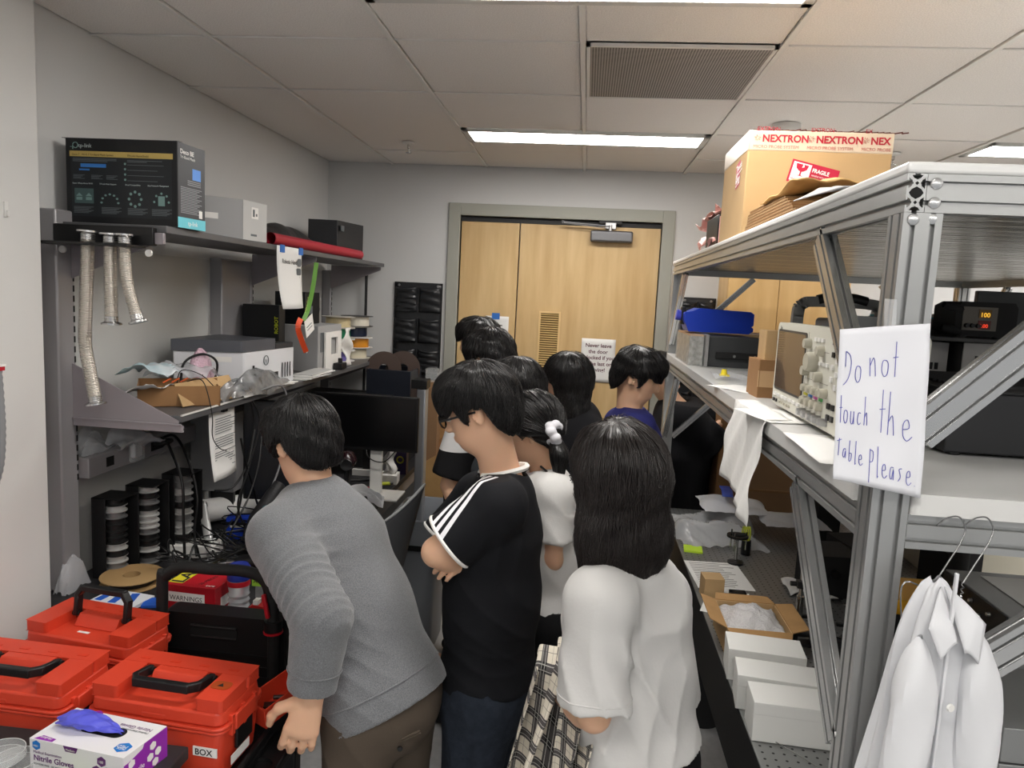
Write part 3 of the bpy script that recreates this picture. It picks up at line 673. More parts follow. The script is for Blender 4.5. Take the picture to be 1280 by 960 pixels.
# --- handwritten sheet taped on the near post
sg = thing('handwritten_sign', 'crinkled white sheet with blue handwriting taped to the rack post', 'sign', (.41, RY0-.01, 1.82))
PO = np.array([.355, RY0-.016, 1.719]); exs = unit((.113, 0, .002)); eys = unit((-.012, 0, .21))
Wp, Hp = .118, .207
def sheet(u, v, off=0):
    bend = -.010*(abs(u-.55)**2)*2+.0015*math.sin(9*u+4*v)+.001*math.sin(13*v-5*u)
    skew = -.022*u*(1-v)
    return PO+exs*Wp*u+eys*(Hp*v+skew+.012*u*v)+np.array([0, bend-off, 0])
MB().grid(sheet, 16, 24).build('sheet', mat('sign_paper', (218, 219, 224), .85, bump=.15, bscale=20), sg, solid=.0003)
m_pen = mat('blue_pen', (96, 98, 176), .7)
G = {  # strokes per letter in a unit cell, baseline y=0
 'D': [[(.1, 1), (.5, .85), (.62, .5), (.4, .1), (0, -.1)], [(.08, 1), (.1, .5)]],
 'o': [[(.5, .5), (.2, .5), (.1, .2), (.3, 0), (.55, .1), (.6, .4), (.45, .52)]],
 'n': [[(.05, .6), (.1, 0)], [(.1, .35), (.35, .6), (.5, .4), (.55, 0)]],
 't': [[(.35, 1.1), (.3, 0)], [(.0, .6), (.7, .62)]],
 'u': [[(.1, .5), (.1, .1), (.35, .0), (.5, .3), (.5, .5), (.55, 0)]],
 'c': [[(.5, .45), (.2, .45), (.1, .15), (.3, 0), (.55, .08)]],
 'h': [[(.15, 1.1), (.1, 0)], [(.1, .3), (.35, .5), (.45, .3), (.5, 0)]],
 'e': [[(.1, .25), (.5, .3), (.4, .5), (.15, .4), (.15, .1), (.4, -.02), (.7, .1)]],
 'T': [[(.35, .9), (.3, 0)], [(0, .75), (.7, .85)]],
 'a': [[(.5, .45), (.2, .45), (.08, .15), (.3, .02), (.5, .4), (.52, 0)]],
 'b': [[(.1, 1), (.1, 0), (.4, .05), (.45, .35), (.12, .35)]],
 'l': [[(.2, 1.1), (.15, .0), (.3, 0)]],
 'P': [[(.15, .95), (.1, -.35)], [(.12, .9), (.5, .85), (.45, .5), (.12, .45)]],
 's': [[(.5, .5), (.2, .45), (.4, .2), (.15, .02)]],
 '.': [[(.2, .02), (.26, .04)]]}
def write(word, u0, v0, cell, hgt, rise=0):
    mb = MB(); cu_ = u0
    for k, ch in enumerate(word):
        wv = cell*(.55 if ch in 'lt.' else 1)
        for st in G[ch]:
            pts = catmull([sheet(cu_+x*wv, v0+rise*(cu_-u0)+y*hgt, .0008) for x, y in st], 3)
            mb.tube(pts, .00055, 4)
        cu_ += wv*.95
    return mb.build('handwriting', m_pen, sg)
write('Do', .07, .655, .125, .20); write('not', .36, .695, .14, .19)
write('touch', .04, .385, .082, .165); write('the', .50, .35, .17, .24, -.1)
write('Table', .03, .165, .075, .13, -.15); write('Please.', .40, .085, .098, .165, -.05)
MB().grid(lambda u, v: (.405+.016*u, RY0-.0012-(1-v)*.012, 1.905+.065*v), 2, 4).build('clear_tape', m_clear, sg)

# ================================================================ OPTICAL TABLE
m_bread = bpy.data.materials.new('breadboard'); m_bread.use_nodes = True
_n = m_bread.node_tree; _b = _n.nodes['Principled BSDF']; _b.inputs['Roughness'].default_value = .38; _b.inputs['Metallic'].default_value = .55
_tc = _n.nodes.new('ShaderNodeTexCoord'); _v = _n.nodes.new('ShaderNodeTexVoronoi'); _v.voronoi_dimensions = '2D'; _v.inputs['Scale'].default_value = 40; _v.inputs['Randomness'].default_value = 0
_r2 = _n.nodes.new('ShaderNodeValToRGB'); _r2.color_ramp.elements[0].position = .12; _r2.color_ramp.elements[1].position = .15
_r2.color_ramp.elements[0].color = lin((18, 18, 18)); _r2.color_ramp.elements[1].color = lin((138, 139, 138))
_n.links.new(_tc.outputs['Object'], _v.inputs['Vector']); _n.links.new(_v.outputs['Distance'], _r2.inputs[0]); _n.links.new(_r2.outputs[0], _b.inputs['Base Color'])
TX0, TY0, TX1, TY1, TZ = .458, 1.13, 1.78, 3.68, .914
tb = thing('optical_table', 'long optical table with perforated steel top and black sides under the rack', 'table', (TX0, TY0, 0))
MB().box((TX0, TY0, TZ-.006), (TX1, TY1, TZ)).build('breadboard', m_bread, tb, bevel=.0015)
MB().box((TX0+.001, TY0+.001, TZ-.21), (TX1-.001, TY1-.001, TZ-.0065)).build('side_skirt', mat('table_black', (24, 24, 25), .55), tb, bevel=.002)
for x in (TX0+.2, TX1-.2):
    for y in (TY0+.35, TY1-.35): MB().cyl((x, y, 0), (x, y, TZ-.212), .09, n=24).build('leg', m_blk2, tb)
# three white cardboard boxes
m_wbox = mat('white_box', (226, 226, 222), .6)
GW = 'long white cardboard boxes on the optical table'
def whitebox(lab, cx, cy, a, w=.205, d=.105, h=.092):
    t = thing('white_carton', lab, 'box', (cx, cy, TZ+.001), GW)
    R = rotz(a)
    MB().box((-w/2, -d/2, 0), (w/2, d/2, h), R=R, c=(cx, cy, TZ+.001)).build('body', m_wbox, t, bevel=.002)
    MB().box((-w/2-.0006, -d/2-.0006, h-.030), (w/2+.0006, d/2+.0006, h+.0012), R=R, c=(cx, cy, TZ+.001)).build('lid_flap', m_wbox, t, bevel=.0015)
whitebox('long white carton nearest the photographer on the optical table', .565, 1.735, -.05, .21, .10, .098)
whitebox('middle long white carton partly hidden by the nearest one', .560, 1.865, -.12, .215, .10, .092)
whitebox('long white carton farthest back, touching the open box of bubble wrap', .560, 2.02, -.10, .205, .11, .09)
# open carton of bubble wrap
t = thing('open_carton', 'open brown carton with flaps out, filled with bubble wrap', 'box', (.58, 2.28, TZ))
bm_ = MB(); x0, x1, y0, y1, z1 = .475, .665, 2.12, 2.33, TZ+.085; w = .003
bm_.box((x0, y0, TZ+.001), (x1, y1, TZ+.005)).box((x0, y0, TZ+.005), (x0+w, y1, z1)).box((x1-w, y0, TZ+.005), (x1, y1, z1)).box((x0+w, y0, TZ+.005), (x1-w, y0+w, z1)).box((x0+w, y1-w, TZ+.005), (x1-w, y1, z1))
bm_.build('body', m_card, t)
def flap(a, b, out, L, lift):
    a = V3(a); b = V3(b); o = unit(out)*L+np.array([0, 0, lift]); n = np.array([0, 0, .003])
    mb = MB(); ins = (b-a)*.06; P = [a, b, b+o-ins, a+o+ins]; mb.add([p for p in P]+[p+n for p in P], [(3, 2, 1, 0), (4, 5, 6, 7)]+[(i, (i+1) % 4, 4+(i+1) % 4, 4+i) for i in range(4)])
    mb.build('flap', m_cardin, t)
flap((x0, y0, z1), (x0, y1, z1), (-1, 0, 0), .05, .02); flap((x1, y0, z1), (x1, y1, z1), (1, 0, 0), .05, .01); flap((x0, y1, z1), (x1, y1, z1), (0, 1, 0), .055, .0); flap((x0, y0, z1), (x1, y0, z1), (0, -1, 0), .035, -.02)
m_bub = mat('bubble_wrap', (222, 220, 220), .18, bump=1, bscale=170, kind='voronoi', alpha=.85)
MB().grid(lambda u, v: (x0+.008+.17*u, y0+.01+.19*v, z1-.015+.045*math.sin(PI*u)*math.sin(PI*v)+.006*math.sin(21*u+8*v)*math.sin(17*v)), 22, 24).build('bubble_wrap', m_bub, t, solid=.004)
MB().box((x0+.03, y0-.004, z1-.03), (x1-.01, y0-.0005, z1-.002)).build('white_label', m_wp, t)
m_clear2 = mat('clear_bag', (236, 238, 240), .1, alpha=.42, bump=.9, bscale=22)
# small carton, papers, sticky notes
prismbox('small_brown_box', 'small closed brown box standing on papers on the optical table', 'box', rect(.507, 2.56, .07, .07, .08), TZ+.003, TZ+.078, m_card)
for i, (cx, cy, w, d, a, lab) in enumerate(((.57, 2.78, .21, .28, .06, 'white printed document in front of the clear bag on the optical table'), (.55, 2.52, .14, .24, -.3, 'glossy photo print sheet under the small brown box'), (.515, 2.42, .05, .30, .12, 'narrow white printed strip beside the open carton'))):
    t = thing('printed_sheet', lab, 'paper', (cx, cy, TZ), 'papers on the optical table'); R = rotz(a)
    zz = TZ+.0006*(i+1)
    MB().box((-w/2, -d/2, 0), (w/2, d/2, .0005), R=R, c=(cx, cy, zz)).build('sheet', m_paper, t)
    p = MB()
    for k in range(14 if i != 1 else 0):
        p.box((-w*.42, d*.42-.018*k, .0006), (w*random.Random(k).uniform(.1, .4), d*.42-.018*k+.005, .0008), R=R, c=(cx, cy, zz))
    if i == 1:
        for k in range(18): q = random.Random(k+3); x_, y_ = q.uniform(-.4, .2)*w, q.uniform(-.45, .35)*d; p.prism(rrect(.03, .022, .01, 2), R@np.array([x_, y_, .0006+.00001*k])+np.array([cx, cy, zz]), (1, 0, 0), (0, 1, 0), (0, 0, 1), .0002)
    p.build('print', mat('print_grey', (120, 116, 112), .7), t)
t = thing('sticky_note_pad', 'bright yellow green pad of sticky notes near the table edge', 'sticky notes', (.50, 3.06, TZ))
MB().box((-.038, -.038, 0), (.038, .038, .008), R=rotz(-.1), c=(.513, 3.05, TZ+.001)).build('pad', mat('sticky', (196, 232, 60), .6), t)
# clear bags
def bag(name, lab, P, s, m, seed, cat='bag', amp=.012, h=.10):
    t = thing(name, lab, cat, (P[0], P[1], P[2]))
    q = random.Random(seed); ph = [q.uniform(0, 6) for _ in range(8)]
    def f(u, v):
        e = math.sin(PI*u)*math.sin(PI*v)
        return (P[0]+s[0]*(u-.5)+amp*.4*math.sin(9*v+ph[0]), P[1]+s[1]*(v-.5)+amp*.4*math.sin(8*u+ph[1]), P[2]+.004+h*e**.6*(.6+.25*math.sin(7*u+ph[2])+.25*math.sin(9*v+5*u+ph[3]))+amp*.25*abs(math.sin(19*u+13*v+ph[4])))
    MB().grid(f, 26, 26).build('film', m, t)
    return t
bag('clear_plastic_bag', 'large crinkled clear plastic bag at the far end of the optical table', (.64, 3.30, TZ), (.36, .42), m_clear2, 3, h=.13, amp=.045)
t = bag('blue_striped_pouch', 'white plastic pouch with blue printed stripe on the clear bag', (.74, 3.42, TZ+.10), (.30, .26), mat('white_film', (216, 217, 220), .3), 8, h=.05)
MB().grid(lambda u, v: (.665+.05*u+.03*v, 3.30+.24*v, TZ+.175+.01*math.sin(5*v)+.002), 3, 8).build('blue_stripe', mat('stripe_blue', (60, 84, 180), .4), t, solid=.001)
t = bag('patterned_pouch', 'white pouch with scattered grey marks beside the striped pouch', (.98, 3.30, TZ+.08), (.28, .20), mat('white_film', ()), 18, h=.06)
t = thing('white_cloth_pad', 'white folded cloth lying on the table behind the tall post', 'cloth', (.87, 2.75, TZ))
MB().grid(lambda u, v: (.80+.16*u, 2.62+.14*v+.02*math.sin(5*u), TZ+.006+.012*abs(math.sin(5*u+4*v))), 10, 8).build('cloth', m_paper, t, solid=.002)
# post mounts
m_post = mat('post_steel', (168, 168, 166), .2, .95)
def postmount(lab, x, y, h, top, g='post mounts on the optical table'):
    t = thing('post_mount', lab, 'optical mount', (x, y, TZ), g)
    MB().lathe([(0, 0), (.032, 0), (.032, .008), (.020, .012), (.0, .012)], 26, (x, y, TZ+.0005)).build('base', m_blk, t)
    MB().cyl((x, y, TZ+.012), (x, y, TZ+h), .0064, n=14).build('post', m_post, t)
    if top == 'ring':
        MB().lathe([(.028, -.004), (.042, -.004), (.042, .004), (.028, .004), (.028, -.004)], 28, (x, y, TZ+h)).build('ring', m_blk, t)
        for a in (0, 2.1, 4.2): MB().cyl((x+.035*math.cos(a), y+.035*math.sin(a), TZ+h-.055), (x+.035*math.cos(a), y+.035*math.sin(a), TZ+h+.018), .003, n=8).build('rod', m_post, t)
        MB().cyl((x-.02, y, TZ+h+.002), (x+.03, y, TZ+h+.006), .010, n=14).build('stage', m_blk, t)
    elif top == 'clamp':
        MB().box((x-.016, y-.014, TZ+h*.62), (x+.016, y+.014, TZ+h*.72)).build('clamp', m_blk, t, bevel=.003)
        MB().cyl((x-.035, y, TZ+h*.67), (x+.04, y, TZ+h*.67), .008, n=12).build('thumbscrew', m_blk, t)
        MB().cyl((x, y, TZ+.012), (x, y, TZ+h*.5), .0115, n=18).build('post_holder', m_post, t)
        MB().box((x-.05, y-.006, TZ+.045), (x+.05, y+.006, TZ+.056)).build('crossbar', m_blk, t, bevel=.002)
    return t
postmount('round-based post mount with a black ring near the clear bag', .665, 2.93, .115, 'ring')
postmount('tall steel post mount with clamp behind the open carton', .745, 2.34, .235, 'clamp')
postmount('shorter post mount behind the lower rack brace', .90, 2.30, .19, 'clamp')
t = thing('yellow_optic', 'yellow-green springy cable tie roll standing behind the ring mount', 'cable', (.72, 3.02, TZ))
for k in range(4): MB().tube([(.715+.008*k+.0, 3.05+.02*math.cos(a*PI/6), TZ+.09+.03*math.sin(a*PI/6)) for a in range(12)], .003, 6, closed=True).build('coil', mat('yellowgreen', (190, 200, 50), .4), t)
MB().cyl((.73, 3.05, TZ+.001), (.73, 3.05, TZ+.062), .02, n=14).build('stand', m_blk, t)
def cplate(lab, c, s, m=m_blk):
    t = thing('kinematic_mount', lab, 'optical mount', c, 'small black mounts')
    x, y, z = c; w, d, h = s
    MB().box((x-w/2, y-d/2, z), (x-w/2+.012, y+d/2, z+h)).box((x+w/2-.012, y-d/2, z), (x+w/2, y+d/2, z+h)).box((x-w/2, y-d/2, z+h-.012), (x+w/2, y+d/2, z+h)).box((x-w/2, y-d/2, z), (x+w/2, y+d/2, z+.01)).build('frame', m, t, bevel=.002)
    MB().cyl((x+w*.2, y-d/2-.012, z+h*.7), (x+w*.2, y-d/2, z+h*.7), .005, n=10).build('adjuster', m_post, t)
cplate('black open mount on the photo print behind the open carton', (.585, 2.50, TZ+.003), (.055, .03, .05))
cplate('black block mount at the foot of the tall post', (.735, 2.24, TZ+.001), (.07, .04, .045))
cplate('black mount beside the white cloth under the rack', (.85, 2.48, TZ+.001), (.06, .05, .06))
t = thing('black_lens_tube', 'black lens tube standing near the lower rack brace', 'lens', (.84, 2.2, TZ))
MB().lathe([(0, 0), (.026, 0), (.026, .05), (.022, .052), (.022, .07), (.018, .072), (.018, .066), (0, .066)], 24, (.80, 2.14, TZ+.001)).build('barrel', m_blk, t)
t = thing('sheet_stack', 'two white sheets with a binder clip right of the white cartons', 'paper', (.83, 1.95, TZ))
MB().box((-.05, -.09, 0), (.05, .09, .001), R=rotz(.5), c=(.755, 1.99, TZ+.0005)).build('sheet', m_paper, t); MB().bar((.73, 1.93, TZ+.006), (.77, 1.90, TZ+.006), .012, .008).build('clip', m_post, t)
prismbox('brown_box_corner', 'brown carton wedge right of the middle white carton', 'box', [(.683, 1.81), (.76, 1.81), (.76, 1.90), (.683, 1.87)], TZ+.001, TZ+.085, m_card)
t = thing('index_card', 'small black card lying on the perforated table top', 'card', (.60, 1.50, TZ))
MB().box((-.022, -.013, 0), (.022, .013, .001), R=rotz(-.1), c=(.585, 1.55, TZ+.0003)).build('card', m_blk, t)
t = thing('wire_hook', 'thin bent steel wire lying on the near end of the table', 'wire', (.55, 1.5, TZ))
MB().tube(catmull([atz(1030, 924, TZ+.004), atz(985, 922, TZ+.004), atz(962, 917, TZ+.006), atz(966, 925, TZ+.006), atz(1000, 945, TZ+.004), atz(1024, 960, TZ+.004)], 6), .0012, 6).build('wire', m_post, t)
t = thing('folded_white_cloth', 'white cloth piece hanging low beside the rack post', 'cloth', (.61, 1.45, TZ))
MB().grid(lambda u, v: (.60+.035*u+.006*math.sin(7*v), 1.42+.02*math.sin(5*u+3*v), TZ+.004+.13*v), 6, 10).build('cloth', m_paper, t, solid=.003)
# gear further right
def stackunit(lab, lo, hi, g):
    t = thing('driver_unit', lab, 'instrument', ((lo[0]+hi[0])/2, lo[1], lo[2]), g)
    MB().box((lo[0]+.006, lo[1], lo[2]+.002), hi).build('case', mat('silver_case', (150, 152, 152), .4, .5), t, bevel=.002)
    MB().box((lo[0], lo[1]+.004, lo[2]+.004), (lo[0]+.006, hi[1]-.004, hi[2]-.002)).build('front_panel', m_blk, t, bevel=.001)
    for k in range(7): MB().lathe([(.006, 0), (.005, .008), (0, .008)], 12, (lo[0], lo[1]+.03+(hi[1]-lo[1]-.06)*k/6, lo[2]+(hi[2]-lo[2])*(.35+.3*(k % 2))), (-1, 0, 0)).build('knob', m_steel, t)
    for k in (.25, .75): MB().cyl((lo[0]+(hi[0]-lo[0])*k, lo[1]-.001, lo[2]+.5*(hi[2]-lo[2])), (lo[0]+(hi[0]-lo[0])*k, lo[1]+.001, lo[2]+.5*(hi[2]-lo[2])), .005, n=12).build('screw', m_hole, t)
G3 = 'stacked silver and black driver units right of the hanging lab coat'
gz = TZ+.001
stackunit('topmost silver driver unit with black front right of the lab coat hanger', (1.06, 1.80, gz+.245), (1.44, 2.12, gz+.320), G3)
stackunit('silver driver unit directly under the topmost one', (1.08, 1.81, gz+.165), (1.46, 2.13, gz+.243), G3)
stackunit('third silver driver unit from the top, behind the low brace', (1.07, 1.80, gz+.083), (1.45, 2.12, gz+.163), G3)
stackunit('lowest silver driver unit standing on the table', (1.08, 1.80, gz), (1.46, 2.12, gz+.081), G3)
G4 = 'low black driver units near the table front'
stackunit('upper low driver unit with black front near the cable tangle', (.84, 1.40, gz+.185), (1.20, 1.66, gz+.258), G4)
stackunit('lower low driver unit with black front near the cable tangle', (.84, 1.40, gz+.11), (1.20, 1.66, gz+.183), G4)
t = thing('paper_on_unit', 'white sheet on top of the topmost driver unit', 'paper', (1.25, 1.95, gz+.321))
MB().box((1.14, 1.84, gz+.3215), (1.36, 2.08, gz+.3225)).build('sheet', m_paper, t)
t = thing('yellow_tray', 'yellow plastic tray behind the wire hangers', 'tray', (1.05, 2.3, TZ))
MB().box((.93, 2.15, TZ+.16), (1.18, 2.35, TZ+.205)).build('tray', mat('tray_yellow', (228, 168, 30), .45), t, bevel=.004)
MB().box((.93, 2.16, TZ+.001), (1.18, 2.34, TZ+.1595)).build('box_below', m_blk2, t, bevel=.003)
t = thing('lens_hood', 'black ribbed round housing hanging behind the wire hangers', 'lens', (1.12, 2.5, TZ+.35))
MB().lathe([(0, 0), (.05, 0), (.075, .012), (.078, .03), (.07, .034), (.07, .045), (.076, .05), (.072, .06), (0, .06)], 32, (1.27, 2.45, TZ+.33)).build('housing', m_blk, t)
MB().cyl((1.27, 2.45, TZ+.001), (1.27, 2.45, TZ+.33), .03, n=18).build('column', m_blk2, t)
t = thing('power_strip', 'white power strip standing upright behind the yellow tray', 'power strip', (1.14, 2.6, TZ))
MB().box((1.06, 2.56, TZ+.001), (1.12, 2.60, TZ+.31)).build('strip', m_white, t, bevel=.003)
for k in range(6): MB().box((1.078, 2.5575, TZ+.05+.042*k), (1.102, 2.56, TZ+.072+.042*k)).build('socket', m_blk2, t)
t = thing('beige_cabinet', 'pale beige cabinet with wire handle far right under the rack shelf', 'cabinet', (1.75, 3.0, TZ))
MB().box((1.42, 2.9, TZ+.001), (1.77, 3.3, TZ+.40)).build('body', mat('beige_cab', (214, 208, 190), .5), t, bevel=.003)
MB().tube([(1.52, 2.898, TZ+.30), (1.52, 2.88, TZ+.30), (1.52, 2.88, TZ+.33), (1.55, 2.88, TZ+.33), (1.55, 2.88, TZ+.30), (1.55, 2.898, TZ+.30)], .0025, 6).build('handle', m_post, t)
t = thing('grey_pipe', 'grey vertical pipe behind the near rack post', 'pipe', (.86, 1.9, TZ))
MB().cyl((.80, 1.85, TZ+.001), (.80, 1.85, 1.60), .024, n=20).build('pipe', m_grey, t)
MB().box((.76, 1.82, 1.601), (.84, 1.88, 1.615)).build('flange', m_grey, t)
rs = random.Random(21)
m_cab = mat('cable_black', (14, 14, 15), .45); m_cabg = mat('cable_grey', (120, 120, 122), .5); m_redc = mat('cable_red', (170, 50, 40), .5)
for i in range(9):
    t = thing('cable', 'tangled cables behind and beside the lab coat under the rack', 'cable', (.9, 1.6, TZ), 'tangled cables under the rack')
    P = [(rs.uniform(.70, .95), rs.uniform(1.3, 1.9), TZ+rs.uniform(.01, .16)) for _ in range(5)]
    P = [P[0]]+sorted(P[1:], key=lambda p: p[0])
    MB().tube(catmull([(p[0]-.02, p[1], max(p[2]-.02*k, TZ+.01)) for k, p in enumerate(P)], 6), .004 if i % 3 else .003, 7).build('cable', [m_cab, m_cab, m_redc if i == 2 else m_cabg][i % 3], t)
t = thing('cable_reel', 'small grey reel with dark centre at the lower right corner', 'reel', (.83, 1.25, TZ))
MB().lathe([(.006, -.01), (.034, -.01), (.034, -.008), (.018, -.006), (.018, .006), (.034, .008), (.034, .010), (.006, .010), (.006, -.01)], 28, (.80, 1.30, TZ+.035), (-.25, -1, .0)).build('reel', m_grey, t)
# small black equipment filling the dim area behind the posts
for i, (x, y, w, d, h, lab) in enumerate(((1.02, 1.53, .34, .24, .108, 'black box under the two low driver units'), (.95, 2.72, .16, .18, .16, 'black box equipment behind the white cloth on the table'), (1.16, 2.95, .20, .2, .13, 'black box equipment deep under the rack right of the pouches'), (.93, 2.05, .10, .12, .10, 'small black box equipment right of the short post mount'), (1.35, 2.66, .14, .14, .22, 'black box equipment behind the silver driver units'))):
    t = prismbox('black_equipment', lab, 'instrument', rect(x, y, w, d, .1*i), TZ+.001, TZ+h, m_blk2, 'black boxes under the rack', .004)
    MB().cyl((x, y-d/2-.01, TZ+h*.6), (x, y-d/2+.02, TZ+h*.6), .018, n=18).build('port', m_blk, t)
t = thing('silver_duct', 'crinkled silver duct hose deep under the rack', 'hose', (1.05, 3.2, TZ))
MB().tube([(1.10+.02*k, 3.35-.03*k, TZ+.30-.012*k) for k in range(12)], [.04 if k % 2 else .033 for k in range(12)], 16).build('duct', mat('foil', ()), t)
MB().box((1.09, 3.3, TZ+.001), (1.19, 3.38, TZ+.262)).build('support', m_blk2, t)

# cartons beyond the table and wall cabinets
m_cardw = mat('carton_wide', (150, 116, 84), .85, var=.06, vscale=5)
t = thing('tall_carton', 'tall brown carton standing on the floor beyond the optical table', 'box', (1.0, 4.0, 0))
MB().box((.86, 3.80, .001), (1.44, 4.35, 1.50)).build('body', m_cardw, t, bevel=.004)
MB().box((.858, 3.798, 1.0), (1.442, 3.8, 1.012)).build('seam', m_card2, t)
t = thing('tall_carton', 'narrow tall brown carton at the left of the wide one by the wall', 'box', (.78, 4.1, 0))
MB().box((.735, 3.84, .001), (.85, 4.3, 1.42)).build('body', m_card2, t, bevel=.004)
t = thing('wall_cabinet', 'maple wall cabinet with two doors behind the rack on the back wall', 'cabinet', (1.15, 4.5, 1.80))
m_maple = mat('maple', (222, 186, 128), .4, col2=(206, 166, 108), vscale=2, stretch=(6, 6, 1))
cx0, cx1, cz0, cz1 = .81, 1.49, 1.80, 2.50
MB().box((cx0, 4.37, cz0), (cx1, WY, cz1)).build('carcass', m_maple, t, bevel=.002)
for a, b in ((cx0+.002, 1.094), (1.097, cx1-.002)): MB().box((a, 4.349, cz0+.003), (b, 4.369, cz1-.003)).build('door', m_maple, t, bevel=.0015)
# black multi pocket organisers (left one by the door, right one behind the rack)
m_vinyl = mat('black_vinyl', (40, 41, 43), .3, bump=.5, bscale=30)
def organiser(lab, x0, x1, zt, zb, rows):
    t = thing('pocket_organiser', lab, 'organiser', ((x0+x1)/2, WY, zt), 'black pocket organisers on the back wall')
    MB().grid(lambda u, v: (x0+(x1-x0)*u, WY-.006-.004*math.sin(9*v), zb+(zt-zb)*v), 8, 24).build('backing', m_vinyl, t, solid=.003)
    ph = (zt-zb)/rows; pw = (x1-x0)/2
    for r in range(rows):
        for c_ in range(2):
            a0 = x0+pw*c_+.006; b0 = zb+ph*r+.01; q = random.Random(r*5+c_)
            k1, k2 = q.uniform(2, 5), q.uniform(0, 6)
            MB().grid(lambda u, v: (a0+(pw-.012)*u, WY-.012-.030*math.sin(PI*u)**.5*(.25+.9*v**1.3)-.004*math.sin(k1*6*v+k2+4*u), b0+(ph*.80)*v+(-.012*math.sin(PI*u))*(v > .9)), 12, 12).build('pocket', m_vinyl, t, solid=.0015)
    for xx in (x0+.03, x1-.03): MB().lathe([(.004, 0), (.008, .001), (.008, .003), (0, .004)], 14, (xx, WY-.012, zt-.02), (0, -1, 0)).build('grommet', m_steel, t)
    MB().box((x0, WY-.012, zb), (x0+.006, WY-.004, zt)).box((x1-.006, WY-.012, zb), (x1, WY-.004, zt)).build('binding', m_blk, t)
organiser('black vinyl pocket organiser on the back wall left of the door', -1.24, -.925, 2.0, 1.20, 4)
organiser('black vinyl pocket organiser on the back wall behind the blue canister', .58, .80, 1.99, 1.25, 4)
# ---------------- hanging lab coat on wire hangers
m_coat = mat('lab_coat', (208, 209, 212), .85, bump=.12, bscale=8)
ct = thing('lab_coat', 'white lab coat hanging from wire hangers on the rack beam', 'coat', (.51, 1.0, 1.62))
C0 = np.array([.495, 1.005, 0]); axd = unit((1, .35, 0)); ayd = np.array([-axd[1], axd[0], 0])
prof = [(1.596, .008, .008, 0.0), (1.588, .018, .014, 0), (1.570, .028, .022, -.002), (1.545, .040, .030, -.004), (1.515, .048, .034, -.004), (1.47, .053, .038, -.004), (1.40, .058, .042, -.002), (1.30, .070, .046, .002), (1.18, .088, .050, .008), (1.02, .100, .055, .012), (.86, .108, .055, .016), (.72, .110, .055, .016)]
def coat(u, v):
    a = 2*PI*u; k = v*(len(prof)-1); i = min(int(k), len(prof)-2); f = k-i
    z, rx, ry, dx = [prof[i][j]*(1-f)+prof[i+1][j]*f for j in range(4)]
    fo = 1+(.10+.20*v)*math.sin(5*a+2.2*v)+(.06+.08*v)*math.sin(9*a-3*v+1)+.03*math.sin(14*a+9*v)
    return C0+axd*(rx*math.cos(a)*fo-dx)+ayd*(ry*math.sin(a)*fo)*.75+np.array([0, 0, z+.004*math.sin(3*a)])
MB().grid(coat, 72, 60).build('body', m_coat, ct)
def sleeve(sgn, off):
    def f(u, v):
        a = 2*PI*u; z = 1.53-.50*v; r = (.030+.004*math.sin(17*v+3*a)+.006*(1-v))*min(1, v*7+.03)**.5
        cx = (.046+.030*v)*sgn; return C0+axd*(cx+r*math.cos(a)*.9)+ayd*(-.030-.012*math.sin(PI*v)+off+r*math.sin(a)*.6)+np.array([0, 0, z+.003*math.sin(2*a)])
    MB().grid(f, 20, 40).build('sleeve', m_coat, ct)
sleeve(1, -.004); sleeve(-1, .0)
def lapel(sg, w):
    def f(u, v):      # from the neck outward and down
        return C0+axd*(sg*(.003+.042*u*(1-.45*v)+.004*v))+ayd*(-.012-.030*min(1, u+v)-.010*v)+np.array([0, 0, 1.590-.042*u**1.3-w*v*(1-.35*u)])
    MB().grid(f, 8, 12).build('collar', m_coat, ct, solid=.0025)
lapel(1, .075); lapel(-1, .06)
MB().box((.498, .962, 1.30), (.502, .968, 1.62)).build('placket', m_coat, ct, bevel=.001)
for zz in (1.44, 1.33, 1.22): MB().lathe([(0, .003), (.005, .003), (.0055, 0)], 14, C0-ayd*.05+np.array([0, 0, zz])-axd*.004, -ayd).build('button', m_white, ct)
m_wire = mat('hanger_wire', (150, 150, 150), .25, .95)
for i, (hx, top, dx, lab) in enumerate(((.512, 1.672, 0, 'steel wire hanger holding the lab coat, left of the pair'), (.548, 1.674, .035, 'steel wire hanger beside the lab coat hook, right of the pair'))):
    t = thing('wire_hanger', lab, 'hanger', (hx, RY0-.01, top), 'wire hangers on the rack beam')
    yb_ = RY0-.008
    P = catmull([(hx-.004, yb_+.006, top-.014), (hx+.004, yb_-.002, top), (hx+.018, yb_-.006, top+.004), (hx+.026, yb_-.010, top-.010), (hx+.020, yb_-.014, top-.030), (hx+.004, yb_-.018, top-.06), (hx-.010, yb_-.022, top-.085)], 6)
    MB().tube(P, .0011, 6).build('hook', m_wire, t)
    e = P[-1]
    MB().tube([e+np.array([.0016*math.cos(k), .0016*math.sin(k), -.0012*k]) for k in range(18)], .0009, 5).build('twist', m_wire, t)
    b = e+np.array([0, 0, -.02])
    if i == 0: Q = [b, b+np.array([-.045, -.012, .02]), b+np.array([-.048, -.02, -.03]), b+np.array([-.020, -.04, -.22]), b+np.array([-.006, -.045, -.245]), b+np.array([.002, -.045, -.22]), b+np.array([0, -.02, -.03]), b]
    else: Q = [b, b+np.array([-.002, -.004, -.03]), b+np.array([.016, -.002, -.05]), b+np.array([.022, .0, -.09])]
    MB().tube(catmull(Q, 5), .0012, 6).build('shoulder_wire', m_wire, t)

